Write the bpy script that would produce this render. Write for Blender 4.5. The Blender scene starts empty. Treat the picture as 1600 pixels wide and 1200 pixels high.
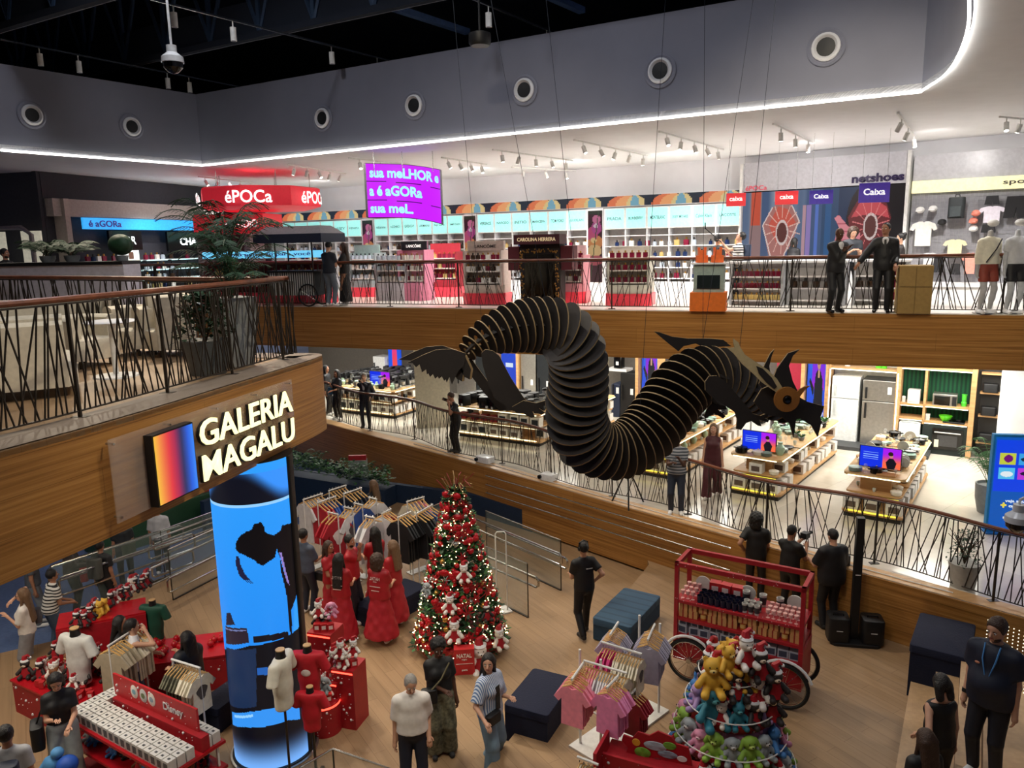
import bpy, math, random
import numpy as np
from mathutils import Vector, Matrix, geometry
random.seed(11)
PI = math.pi
SC = bpy.context.scene
COL = SC.collection
# ------------------------------------------------------------ camera
F = 1200.0; PITCH = math.atan(222/1200.0); ROLL = math.radians(1.2); EZ = 6.8
_f = Vector((0, math.cos(PITCH), -math.sin(PITCH))); _u = Vector((0, math.sin(PITCH), math.cos(PITCH))); _r = Vector((1, 0, 0))
CR = _r*math.cos(ROLL) - _u*math.sin(ROLL); CU = _u*math.cos(ROLL) + _r*math.sin(ROLL)
EYE = Vector((0, 0, EZ))
cam = bpy.data.cameras.new('camera'); cam.sensor_width = 36; cam.lens = 36*F/1600; cam.clip_end = 200
co = bpy.data.objects.new('camera', cam); COL.objects.link(co)
R3 = Matrix((CR, CU, -_f)).transposed()
co.matrix_world = Matrix.Translation(EYE) @ R3.to_4x4()
SC.camera = co
SC.view_settings.view_transform = 'Standard'; SC.view_settings.look = 'None'
SC.view_settings.gamma = 1; SC.view_settings.use_curve_mapping = False
SC.view_settings.exposure = 0.0
# ------------------------------------------------------------ world: dim dusk-blue fill of the tall hall
w = bpy.data.worlds.new('world'); SC.world = w; w.use_nodes = True
w.node_tree.nodes['Background'].inputs[0].default_value = (0.55, 0.62, 0.9, 1)
w.node_tree.nodes['Background'].inputs[1].default_value = 0.16
# ------------------------------------------------------------ measuring helpers (image ray -> point on a real plane)
def ray(px, py): return _f + CR*((px-800)/F) - CU*((py-600)/F)
def at(px, py, z):
    d = ray(px, py); t = (z-EZ)/d.z; return EYE + d*t
def atY(px, py, Y):
    d = ray(px, py); return EYE + d*(Y/d.y)
def onplane(px, py, P, ang):
    "vertical plane through P=(x,y) running along direction ang (deg)"
    n = Vector((-math.sin(math.radians(ang)), math.cos(math.radians(ang)), 0)); d = ray(px, py)
    t = (Vector((P[0], P[1], 0)) - EYE).dot(n)/d.dot(n); return EYE + d*t
ZL, ZG, ZM, ZU, ZO, ZC = -0.3, 0.0, 1.05, 5.18, -0.7, 9.05   # low floor, stage, middle floor, upper floor, outer floor, ceiling
# ------------------------------------------------------------ lights
def spot(loc, to, power, col=(1, .93, .82), ang=80, blend=.6, r=.06):
    l = bpy.data.lights.new('spot', 'SPOT'); l.energy = power*(1.5 if 10.5 < loc[2] < 11.5 else 1); l.color = col; l.spot_size = math.radians(ang); l.spot_blend = blend
    l.shadow_soft_size = r; o = bpy.data.objects.new('spot_lamp_light', l); COL.objects.link(o); o.location = loc
    o.rotation_euler = (Vector(to)-Vector(loc)).to_track_quat('-Z', 'Y').to_euler(); return o
def area(loc, sx, sy, power, col=(1, .95, .86), rz=0, name='ceiling_panel_light'):
    l = bpy.data.lights.new(name, 'AREA'); l.shape = 'RECTANGLE'; l.size = sx; l.size_y = sy; l.energy = power; l.color = col
    o = bpy.data.objects.new(name, l); COL.objects.link(o); o.location = loc; o.rotation_euler = (0, 0, rz); return o
# kitchen floor ceiling lights (underside of the upper slab)
for (x, y, p) in ((9.5, 17.5, 140), (6.8, 20.5, 140), (12.0, 15.2, 100), (3.2, 22.5, 140), (-0.8, 24.6, 200), (-5.0, 26.2, 230), (1.5, 26.6, 120), (6.0, 23.6, 120), (-9, 29, 150), (9.4, 19.4, 50), (11.4, 18.3, 110)):
    area((x, y, 4.03), 2.2, 1.6, p, (1, .97, .88), math.radians(-40))
# ground floor lights under the lounge slab
for (x, y, p) in ((-6.5, 9.0, 90), (-9.5, 11.5, 70), (-8.5, 7.0, 60)):
    area((x, y, 4.03), 1.6, 1.2, p, (1, .9, .75), 0)
# upper floor store lights near the ceiling
for (x, y, p) in ((-11, 25.2, 300), (-7.6, 23.6, 380), (-5.6, 26.2, 380), (-3.4, 23.0, 420), (-.8, 21.4, 420), (-1.6, 24.2, 380), (1.8, 20.4, 420), (1.6, 23.2, 380), (4.2, 19.2, 420), (4.6, 21.4, 380), (6.8, 18.0, 420), (7.6, 19.4, 360), (9.3, 16.9, 380), (12.2, 15.4, 300), (-10.5, 29, 300)):
    spot((x, y, ZC-.3), (x+.25, y+.5, ZU), p*1.35, (1, .96, .93), 120, .9, .1)
# added hall fill: wide cool spots among the roof trusses, no fixtures there
for (x, y, p) in ((-6, 14, 400), (-1, 11.5, 400), (2.5, 8, 400), (-4, 7, 400), (0.5, 3, 350)):
    spot((x, y, 13.6), (x, y, 0), p, (.93, .94, 1), 165, .5, .35)
for (x, y, z, tx, ty, tz, pw) in ((2.5, 4.5, 10.8, -4.0, 7.4, 4.6, 1100), (1.5, 7.0, 10.8, -3.2, 9.8, 4.6, 650), (3, 8, 10.8, 7, 16.4, 4.6, 800), (-1, 9, 10.8, 0, 19, 4.6, 300)):  # unseen warm spots added to brighten the wooden lounge and balcony fascias
    spot((x, y, z), (tx, ty, tz), pw, (1, .86, .64), 70, .8, .08)
# track spotlights of the upper shop that are turned on to the back walls
for (x, y, tx, ty, tz, p) in ((-9, 26, -12.5, 27, 7.6, 160), (-6.5, 27, -7.5, 31, 7.6, 200), (-3.5, 25.5, -4.2, 29.2, 7.8, 200), (-.8, 23.6, -1.4, 27.6, 7.8, 200), (2, 22, 1.4, 25.9, 7.8, 200), (4.6, 20.4, 4.4, 24, 7.8, 200), (7.2, 18.6, 7.6, 21.9, 7.6, 200), (9.4, 17, 10.2, 19.9, 7.6, 200), (11.6, 15.4, 12.8, 17.8, 7.6, 200), (13, 13.5, 14.8, 16, 7.6, 160)):
    spot((x, y, ZC-.3), (tx, ty, tz), p*.75, (1, .95, .92), 110, 1, .1)
# ------------------------------------------------------------ materials
def lin(c): return tuple(((v/255)/12.92 if v/255 <= .04045 else ((v/255+.055)/1.055)**2.4) for v in c)
_M = {}
def newmat(name):
    m = bpy.data.materials.new(name); m.use_nodes = True; nt = m.node_tree; return m, nt, nt.nodes['Principled BSDF']
def mat(key, rgb, rough=.55, metal=0, emit=0, var=.08, scale=14, alpha=1, trans=0, bump=0):
    m, nt, b = newmat(key); c = lin(rgb)
    b.inputs['Roughness'].default_value = rough; b.inputs['Metallic'].default_value = metal
    tc = nt.nodes.new('ShaderNodeTexCoord'); no = nt.nodes.new('ShaderNodeTexNoise'); no.inputs['Scale'].default_value = scale
    nt.links.new(tc.outputs['Object'], no.inputs['Vector'])
    rp = nt.nodes.new('ShaderNodeValToRGB'); rp.color_ramp.elements[0].position = .3; rp.color_ramp.elements[1].position = .7
    rp.color_ramp.elements[0].color = (*[v*(1-var) for v in c], 1); rp.color_ramp.elements[1].color = (*[min(1, v*(1+var)) for v in c], 1)
    nt.links.new(no.outputs['Fac'], rp.inputs[0]); nt.links.new(rp.outputs[0], b.inputs['Base Color'])
    if emit:
        nt.links.new(rp.outputs[0], b.inputs['Emission Color']); b.inputs['Emission Strength'].default_value = emit
    if alpha < 1: b.inputs['Alpha'].default_value = alpha
    if trans: b.inputs['Transmission Weight'].default_value = trans
    if bump:
        bp = nt.nodes.new('ShaderNodeBump'); bp.inputs['Strength'].default_value = bump; bp.inputs['Distance'].default_value = .02
        nt.links.new(no.outputs['Fac'], bp.inputs['Height']); nt.links.new(bp.outputs[0], b.inputs['Normal'])
    _M[key] = m; return m
def ramp(nt, cols):
    rp = nt.nodes.new('ShaderNodeValToRGB'); e = rp.color_ramp.elements
    e[0].position = cols[0][0]; e[0].color = (*lin(cols[0][1]), 1); e[1].position = cols[-1][0]; e[1].color = (*lin(cols[-1][1]), 1)
    for p, c in cols[1:-1]:
        q = e.new(p); q.color = (*lin(c), 1)
    return rp
def woodmat(key, cols, rough, uv=True, sx=.6, sy=14, plank=(0, 0), rot=0, spec=.5):
    m, nt, b = newmat(key); b.inputs['Roughness'].default_value = rough; b.inputs['Specular IOR Level'].default_value = spec
    tc = nt.nodes.new('ShaderNodeTexCoord'); mp = nt.nodes.new('ShaderNodeMapping'); mp.inputs['Rotation'].default_value = (0, 0, math.radians(rot))
    nt.links.new(tc.outputs['UV' if uv else 'Object'], mp.inputs[0])
    m2 = nt.nodes.new('ShaderNodeMapping'); m2.inputs['Scale'].default_value = (sx, sy, sy); nt.links.new(mp.outputs[0], m2.inputs[0])
    no = nt.nodes.new('ShaderNodeTexNoise'); no.inputs['Scale'].default_value = 1; no.inputs['Detail'].default_value = 7; no.inputs['Roughness'].default_value = .62
    nt.links.new(m2.outputs[0], no.inputs['Vector']); rp = ramp(nt, cols); nt.links.new(no.outputs['Fac'], rp.inputs[0]); out = rp.outputs[0]
    if plank[0]:
        br = nt.nodes.new('ShaderNodeTexBrick'); br.inputs['Scale'].default_value = 1; br.inputs['Brick Width'].default_value = plank[0]; br.inputs['Row Height'].default_value = plank[1]
        br.inputs['Mortar Size'].default_value = .0025; br.inputs['Color1'].default_value = (1, 1, 1, 1); br.inputs['Color2'].default_value = (.88, .87, .86, 1); br.inputs['Mortar'].default_value = (.5, .46, .42, 1)
        nt.links.new(mp.outputs[0], br.inputs['Vector']); mx = nt.nodes.new('ShaderNodeMix'); mx.data_type = 'RGBA'; mx.blend_type = 'MULTIPLY'; mx.inputs[0].default_value = 1
        nt.links.new(out, mx.inputs[6]); nt.links.new(br.outputs[0], mx.inputs[7]); out = mx.outputs[2]
    nt.links.new(out, b.inputs['Base Color']); _M[key] = m
def attrmat(key, emit):
    m, nt, b = newmat(key); a = nt.nodes.new('ShaderNodeVertexColor'); a.layer_name = 'Col'
    if emit:
        b.inputs['Base Color'].default_value = (0, 0, 0, 1); nt.links.new(a.outputs[0], b.inputs['Emission Color']); b.inputs['Emission Strength'].default_value = emit
        b.inputs['Roughness'].default_value = .35
    else:
        nt.links.new(a.outputs[0], b.inputs['Base Color']); b.inputs['Roughness'].default_value = .5
    _M[key] = m
attrmat('print', 0)
def M(k):
    if k in _M: return _M[k]
    if k.startswith('screen'):
        attrmat(k, float(k[6:])); return _M[k]
    if isinstance(k, str) and k.startswith('#'):     # '#rrggbb' or '#rrggbb,rough,metal,emit'
        p = k[1:].split(','); h = p[0]; rgb = tuple(int(h[i:i+2], 16) for i in (0, 2, 4))
        a = [float(v) for v in p[1:]] + [None]*3
        return mat(k, rgb, .6 if a[0] is None else a[0], a[1] or 0, a[2] or 0)
    raise KeyError(k)
mat('black_metal', (56, 49, 42), .4, .4); mat('steel', (190, 190, 186), .22, 1); mat('white_metal', (226, 226, 222), .35)
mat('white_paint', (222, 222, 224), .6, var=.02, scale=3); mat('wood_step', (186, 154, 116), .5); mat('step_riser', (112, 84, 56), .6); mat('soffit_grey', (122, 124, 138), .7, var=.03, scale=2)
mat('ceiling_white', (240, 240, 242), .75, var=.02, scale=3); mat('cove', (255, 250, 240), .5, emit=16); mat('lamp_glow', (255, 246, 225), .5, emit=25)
mat('roof_dark', (22, 30, 44), .9); mat('truss', (50, 70, 96), .6, .3); mat('truss_blue', (140, 175, 235), .5)
mat('navy_fabric', (14, 22, 48), .9, bump=.3, scale=40); mat('teal_fabric', (40, 66, 88), .9, bump=.3, scale=40); mat('navy_wall', (20, 44, 72), .7)
mat('cream', (205, 196, 176), .8); mat('red', (164, 22, 34), .5); mat('sign_red', (188, 36, 42), .45); mat('gloss_red', (178, 20, 32), .25); mat('epoca_red', (232, 44, 62), .4, emit=.25)
mat('coral_base', (238, 66, 84), .35); mat('plywood_edge', (138, 116, 80), .7); mat('plywood_pale', (190, 172, 128), .6); mat('dragon_black', (32, 27, 25), .65, var=.15, scale=5)
mat('bronze', (142, 92, 36), .45); mat('grey_pot', (128, 130, 130), .8); mat('leaf', (52, 104, 48), .6, var=.35, scale=6); mat('leaf_dark', (28, 62, 36), .6, var=.3, scale=6); mat('trunk', (80, 60, 42), .9)
mat('tile_pale', (214, 208, 196), .22, var=.03, scale=.8); mat('gold', (206, 160, 84), .3, .9); mat('wood_light', (205, 168, 118), .5, var=.12, scale=5); mat('hanger', (214, 170, 104), .5)
mat('dark_wall', (52, 52, 60), .8); mat('outer_floor', (96, 116, 158), .25); mat('black', (14, 14, 16), .5); mat('black_gloss', (10, 10, 12), .12); mat('rubber', (20, 20, 20), .8)
mat('inox', (178, 176, 172), .3, .85); mat('appliance_white', (228, 230, 230), .25); mat('card', (150, 122, 80), .8); mat('hair_black', (16, 13, 12), .5, bump=.5, scale=90); mat('hair_brown', (58, 38, 26), .5, bump=.5, scale=90)
mat('hair_grey', (150, 146, 140), .6, bump=.5, scale=90); mat('hair_light', (112, 84, 58), .5, bump=.5, scale=90)
mat('skin_light', (206, 158, 130), .55, var=.04); mat('skin_mid', (168, 118, 90), .55, var=.04); mat('skin_dark', (88, 56, 40), .5, var=.05); mat('eye_white', (235, 232, 228), .3); mat('eye_dark', (20, 14, 12), .2); mat('lips', (150, 78, 72), .5)
woodmat('fascia', [(.28, (122, 80, 34)), (.45, (166, 114, 54)), (.6, (186, 134, 70)), (.75, (206, 158, 92))], .38, True, .45, 26, (3.1, .34))
woodmat('floor_wood', [(.3, (146, 118, 86)), (.55, (160, 130, 96)), (.8, (172, 142, 108))], .5, False, .5, 9, (1.25, .19), rot=58)
woodmat('counter_wood', [(.3, (176, 132, 84)), (.7, (206, 166, 116))], .45, False, 1.2, 12)
woodmat('rail_wood', [(.3, (92, 48, 30)), (.7, (128, 74, 48))], .4, False, 1, 8)
woodmat('floor_tile', [(.3, (196, 188, 174)), (.7, (222, 216, 204))], .16, False, .7, .9, (1.2, 1.2), rot=-40)
woodmat('terrazzo', [(.3, (120, 106, 92)), (.7, (142, 128, 114))], .5, True, 2, 6)
def glassmat(key, rgb, alpha):
    m, nt, b = newmat(key); b.inputs['Base Color'].default_value = (*lin(rgb), 1); b.inputs['Roughness'].default_value = .04; b.inputs['Alpha'].default_value = alpha; _M[key] = m
glassmat('glass', (150, 168, 160), .16); glassmat('glass_clear', (220, 225, 225), .22); glassmat('acrylic', (200, 180, 165), .28)
def stripes(key, c1, c2, freq, axis=0, thr=.5):
    m, nt, b = newmat(key); tc = nt.nodes.new('ShaderNodeTexCoord'); wv = nt.nodes.new('ShaderNodeTexWave'); wv.bands_direction = 'XYZ'[axis]; wv.inputs['Scale'].default_value = freq
    nt.links.new(tc.outputs['Object'], wv.inputs['Vector']); rp = nt.nodes.new('ShaderNodeValToRGB'); rp.color_ramp.interpolation = 'CONSTANT'
    rp.color_ramp.elements[0].color = (*lin(c1), 1); rp.color_ramp.elements[1].color = (*lin(c2), 1); rp.color_ramp.elements[1].position = thr
    nt.links.new(wv.outputs['Fac'], rp.inputs[0]); nt.links.new(rp.outputs[0], b.inputs['Base Color']); b.inputs['Roughness'].default_value = .8; _M[key] = m
stripes('stripe_shirt', (60, 66, 76), (150, 152, 156), 5, 2); stripes('stripe_blue', (88, 116, 160), (206, 214, 226), 12, 0, .45); stripes('stripe_bw', (30, 30, 32), (220, 218, 212), 5, 2, .35)
stripes('stripe_cart', (28, 34, 38), (196, 196, 190), 4.5, 0, .5); stripes('green_panel', (14, 60, 42), (22, 92, 58), 3.2, 0, .5); stripes('cushion_teal', (40, 66, 88), (48, 78, 102), 1.6, 1, .15)
mat('camo', (104, 102, 82), .8, var=.5, scale=22); mat('denim', (118, 146, 168), .8, var=.12, scale=8); mat('jeans', (70, 84, 104), .8, var=.12)
# ------------------------------------------------------------ tagging
def tag(o, label=None, cat=None, group=None, kind=None):
    if label: o['label'] = label
    if cat: o['category'] = cat
    if group: o['group'] = group
    if kind: o['kind'] = kind
    return o
def thing(name, label, cat, loc=(0, 0, 0), rz=0, group=None):
    o = bpy.data.objects.new(name, None); COL.objects.link(o); o.empty_display_size = .1
    o.location = loc; o.rotation_euler = (0, 0, rz); return tag(o, label, cat, group)
def copy_tree(o, parent=None):
    c = o.copy(); COL.objects.link(c); c.parent = parent
    for ch in [x for x in bpy.data.objects if x.parent == o] if False else list(o.children): copy_tree(ch, c)
    return c
def place(o, loc, rz=0, label=None, group=None, sc=None):
    o.location = loc; o.rotation_euler = (0, 0, rz)
    if sc: o.scale = (sc, sc, sc)
    if label: o['label'] = label
    if group: o['group'] = group
    return o
# ------------------------------------------------------------ mesh builder
_TX = {}
def text_geo(s, bold):
    k = (s, bold)
    if k not in _TX:
        cu = bpy.data.curves.new('t', 'FONT'); cu.body = s; cu.size = 1; cu.offset = bold; cu.resolution_u = 3; cu.align_x = 'CENTER'; cu.align_y = 'CENTER'
        ob = bpy.data.objects.new('t', cu); me = bpy.data.meshes.new_from_object(ob)
        v = [tuple(q.co) for q in me.vertices]; f = [tuple(p.vertices) for p in me.polygons]
        bpy.data.objects.remove(ob); bpy.data.meshes.remove(me); _TX[k] = (v, f)
    return _TX[k]
class MB:
    def __init__(s): s.v = []; s.f = []; s.m = []; s.keys = []; s.uv = None; s.X = Matrix.Identity(4)
    def k(s, key):
        if key not in s.keys: s.keys.append(key)
        return s.keys.index(key)
    def add(s, vs, fs, m):
        b = len(s.v); X = s.X; s.v += [tuple(X @ Vector(q)) for q in vs]; ki = s.k(m)
        for f in fs: s.f.append(tuple(b+i for i in f)); s.m.append(ki)
        return s
    def raw(s, V, Q, m):
        b = len(s.v); s.v += [tuple(map(float, q)) for q in V]; ki = s.k(m)
        s.f += [tuple(int(i)+b for i in q) for q in Q]; s.m += [ki]*len(Q); return s
    def box(s, x, y, z, sx, sy, sz, m, rz=0):
        "centre x,y ; z = bottom"
        c, n = math.cos(rz), math.sin(rz); vs = []
        for dz in (0, sz):
            for dx, dy in ((-1, -1), (1, -1), (1, 1), (-1, 1)):
                a, b = dx*sx/2, dy*sy/2; vs.append((x+a*c-b*n, y+a*n+b*c, z+dz))
        return s.add(vs, [(3, 2, 1, 0), (4, 5, 6, 7), (0, 1, 5, 4), (1, 2, 6, 5), (2, 3, 7, 6), (3, 0, 4, 7)], m)
    def prism(s, poly, z0, z1, m, side=None):
        n = len(poly); P = [Vector((p[0], p[1], 0)) for p in poly]
        if sum(P[i].x*P[(i+1) % n].y-P[(i+1) % n].x*P[i].y for i in range(n)) < 0: P = P[::-1]
        tr = geometry.tessellate_polygon([P]); vs = [(p.x, p.y, z0) for p in P]+[(p.x, p.y, z1) for p in P]; fs = []
        for t in tr:
            a, b, c = t
            if (P[b]-P[a]).cross(P[c]-P[a]).z < 0: a, c = c, a
            fs.append((a+n, b+n, c+n)); fs.append((c, b, a))
        s.add(vs, fs, m); s.add(vs, [(i, (i+1) % n, (i+1) % n+n, i+n) for i in range(n)], side or m); return s
    def plate(s, pts, off, m, edge=None):
        "closed 3-D planar outline extruded by vector off"
        n = len(pts); P = [Vector(p) for p in pts]; off = Vector(off); nn = Vector((0, 0, 0))
        for i in range(n): nn += P[i].cross(P[(i+1) % n])
        nn.normalize(); e1 = (P[1]-P[0]).normalized(); e1 = (e1-nn*e1.dot(nn)).normalized(); e2 = nn.cross(e1)
        Q = [Vector((p.dot(e1), p.dot(e2), 0)) for p in P]; tr = geometry.tessellate_polygon([Q]); A = [tuple(p) for p in P]; B = [tuple(p+off) for p in P]
        s.add(A+B, [t for t in tr]+[(c+n, b+n, a+n) for a, b, c in tr], m); s.add(A+B, [(i, (i+1) % n, (i+1) % n+n, i+n) for i in range(n)], edge or m); return s
    def cyl(s, p0, p1, r0, m, r1=None, seg=10, cap=True):
        p0, p1 = Vector(p0), Vector(p1); r1 = r0 if r1 is None else r1; d = (p1-p0)
        if d.length < 1e-6: return s
        d.normalize(); a = d.orthogonal().normalized(); b = d.cross(a); vs = []
        for p, r in ((p0, r0), (p1, r1)):
            for i in range(seg): t = 2*PI*i/seg; vs.append(p+(a*math.cos(t)+b*math.sin(t))*r)
        fs = [(i, (i+1) % seg, (i+1) % seg+seg, i+seg) for i in range(seg)]
        if cap: fs += [tuple(range(seg))[::-1], tuple(range(seg, 2*seg))]
        return s.add(vs, fs, m)
    def tube(s, pts, r, m, seg=6, closed=False, rr=None):
        P = [Vector(p) for p in pts]; n = len(P); vs = []; a = None
        for i in range(n):
            t = (P[(i+1) % n] if (closed or i < n-1) else P[i])-(P[i-1] if (closed or i > 0) else P[i])
            if t.length < 1e-9: t = Vector((0, 0, 1))
            t.normalize(); a = t.orthogonal().normalized() if a is None else (a-t*a.dot(t)).normalized(); b = t.cross(a); q = rr[i] if rr else r
            for j in range(seg): g = 2*PI*j/seg; vs.append(P[i]+(a*math.cos(g)+b*math.sin(g))*q)
        fs = []
        for i in range(n if closed else n-1):
            k = (i+1) % n
            for j in range(seg): fs.append((i*seg+j, i*seg+(j+1) % seg, k*seg+(j+1) % seg, k*seg+j))
        if not closed: fs += [tuple(range(seg))[::-1], tuple(range((n-1)*seg, n*seg))]
        return s.add(vs, fs, m)
    def lathe(s, prof, m, seg=20, c=(0, 0, 0), sx=1, sy=1):
        vs = []
        for r, z in prof:
            for i in range(seg): t = 2*PI*i/seg; vs.append((c[0]+r*math.cos(t)*sx, c[1]+r*math.sin(t)*sy, c[2]+z))
        fs = []
        for k in range(len(prof)-1):
            for i in range(seg): fs.append((k*seg+i, k*seg+(i+1) % seg, (k+1)*seg+(i+1) % seg, (k+1)*seg+i))
        if prof[0][0] > 1e-4: fs.append(tuple(range(seg))[::-1])
        if prof[-1][0] > 1e-4: fs.append(tuple(range((len(prof)-1)*seg, len(prof)*seg)))
        return s.add(vs, fs, m)
    def sph(s, c, r, m, seg=8, rings=6, sc=(1, 1, 1)):
        return s.add(*_sph(c, r, seg, rings, sc), m)
    def rbox(s, x, y, z, sx, sy, sz, m, r=.05, seg=4, rz=0):
        "box with rounded vertical corners and softened top"
        pl = []
        for cx, cy, a0 in ((1, 1, 0), (-1, 1, 90), (-1, -1, 180), (1, -1, 270)):
            for i in range(seg+1):
                a = math.radians(a0+90*i/seg); pl.append((cx*(sx/2-r)+r*math.cos(a), cy*(sy/2-r)+r*math.sin(a)))
        c, n = math.cos(rz), math.sin(rz); N = len(pl); vs = []; e = min(r*.4, sz*.3)
        for zz, k in ((0, 1), (sz-e, 1), (sz-e*.3, 1-e*.5/max(sx, sy)), (sz, 1-e*2/max(sx, sy))):
            for a, b in pl: a *= k; b *= k; vs.append((x+a*c-b*n, y+a*n+b*c, z+zz))
        fs = [(k*N+i, k*N+(i+1) % N, (k+1)*N+(i+1) % N, (k+1)*N+i) for k in range(3) for i in range(N)]
        return s.add(vs, fs+[tuple(range(N))[::-1], tuple(range(3*N, 4*N))], m)
    def text(s, st, h, m, X, bold=0.0, width=None, depth=.01):
        "text in the XZ plane of frame X (x right, z up, faces -y); h = letter size, width = fitted total width"
        v, f = text_geo(st, bold)
        if not v: return s
        xs = [q[0] for q in v]; ys = [q[1] for q in v]; w0 = max(xs)-min(xs); h0 = max(ys)-min(ys); cx = (max(xs)+min(xs))/2; cy = (max(ys)+min(ys))/2
        ky = h/h0; kx = (width/w0) if width else ky; n = len(v); old = s.X; s.X = old @ X
        A = [((q[0]-cx)*kx, -depth, (q[1]-cy)*ky) for q in v]; B = [((q[0]-cx)*kx, 0, (q[1]-cy)*ky) for q in v]
        cnt = {}
        for p in f:
            for i in range(len(p)): e = (p[i], p[(i+1) % len(p)]); cnt[e] = 1
        sd = [(a, b, b+n, a+n) for a, b in cnt if (b, a) not in cnt] if depth > .004 else []
        s.add(A+B, [tuple(p) for p in f]+[(b, a, d, c) for a, b, c, d in sd], m); s.X = old; return s
    def build(s, name, parent=None, bevel=0, smooth=True, uv=None):
        me = bpy.data.meshes.new(name); me.from_pydata(s.v, [], s.f); me.validate()
        for k in s.keys: me.materials.append(M(k))
        if len(s.m) == len(me.polygons): me.polygons.foreach_set('material_index', s.m)
        if smooth:
            me.polygons.foreach_set('use_smooth', [True]*len(me.polygons)); me.set_sharp_from_angle(angle=math.radians(38))
        if uv:
            L = me.uv_layers.new(name='UVMap')
            for lp in me.loops: L.data[lp.index].uv = uv[lp.vertex_index]
        me.update(); o = bpy.data.objects.new(name, me); COL.objects.link(o); o.parent = parent
        if bevel:
            b = o.modifiers.new('bevel', 'BEVEL'); b.width = bevel; b.segments = 2; b.limit_method = 'ANGLE'
        return o
def _sph(c, r, seg, rings, sc):
    vs = [(c[0], c[1], c[2]-r*sc[2])]
    for k in range(1, rings):
        a = PI*k/rings-PI/2
        for i in range(seg): t = 2*PI*i/seg; vs.append((c[0]+r*math.cos(a)*math.cos(t)*sc[0], c[1]+r*math.cos(a)*math.sin(t)*sc[1], c[2]+r*math.sin(a)*sc[2]))
    vs.append((c[0], c[1], c[2]+r*sc[2])); fs = [(0, 1+(i+1) % seg, 1+i) for i in range(seg)]
    for k in range(rings-2):
        for i in range(seg): fs.append((1+k*seg+i, 1+k*seg+(i+1) % seg, 1+(k+1)*seg+(i+1) % seg, 1+(k+1)*seg+i))
    L = len(vs)-1; fs += [(L, 1+(rings-2)*seg+i, 1+(rings-2)*seg+(i+1) % seg) for i in range(seg)]; return vs, fs
def XF(x=0, y=0, z=0, rz=0, rx=0, ry=0): return Matrix.Translation((x, y, z)) @ Matrix.Rotation(rz, 4, 'Z') @ Matrix.Rotation(rx, 4, 'X') @ Matrix.Rotation(ry, 4, 'Y')
def one(name, mb, label=None, cat=None, group=None, kind=None, bevel=0, loc=None, rz=0, uv=None):
    o = mb.build(name, None, bevel, uv=uv)
    if loc is not None: o.location = loc
    o.rotation_euler = (0, 0, rz); return tag(o, label, cat, group, kind)
def picture(name, w, h, nx, ny, fn, matkey, parent=None, bend=None, X=None):
    "picture panel: grid in the XZ plane (faces -y) with per-face colours from fn(u,v)->rgb arrays (v up)"
    us = np.linspace(0, 1, nx+1); vs = np.linspace(0, 1, ny+1); U, V = np.meshgrid(us, vs)
    if bend is None: P = np.stack([(U-.5)*w, 0*U, V*h], -1)
    else: P = bend(U, V)
    P = P.reshape(-1, 3); i = np.arange(ny)[:, None]*(nx+1)+np.arange(nx)[None]; Q = np.stack([i, i+1, i+nx+2, i+nx+1], -1).reshape(-1, 4)
    uc = (us[:-1]+us[1:])/2; vc = (vs[:-1]+vs[1:])/2; UC, VC = np.meshgrid(uc, vc); C = fn(UC, VC).reshape(-1, 3).astype(float)/255
    C = np.where(C <= .04045, C/12.92, ((C+.055)/1.055)**2.4); me = bpy.data.meshes.new(name)
    if X is not None: P = np.array([tuple(X @ Vector(p)) for p in P])
    me.from_pydata(P.tolist(), [], Q.tolist()); a = me.color_attributes.new('Col', 'FLOAT_COLOR', 'CORNER')
    c4 = np.concatenate([C, np.ones((len(C), 1))], 1); a.data.foreach_set('color', np.repeat(c4, 4, 0).ravel()); me.materials.append(M(matkey))
    o = bpy.data.objects.new(name, me); COL.objects.link(o); o.parent = parent; return o
def rgb(U, c): return np.broadcast_to(np.array(c, float), U.shape+(3,)).copy()
def mixc(a, b, t): return a*(1-t[..., None])+b*t[..., None]
def sst(x, a, b): t = np.clip((x-a)/(b-a), 0, 1); return t*t*(3-2*t)
def inpoly(U, V, poly):
    r = np.zeros(U.shape, bool); n = len(poly)
    for i in range(n):
        x1, y1 = poly[i]; x2, y2 = poly[(i+1) % n]
        if y1 == y2: continue
        c = ((V > min(y1, y2)) & (V <= max(y1, y2))) & (U < (x2-x1)*(V-y1)/(y2-y1)+x1); r ^= c
    return r
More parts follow.
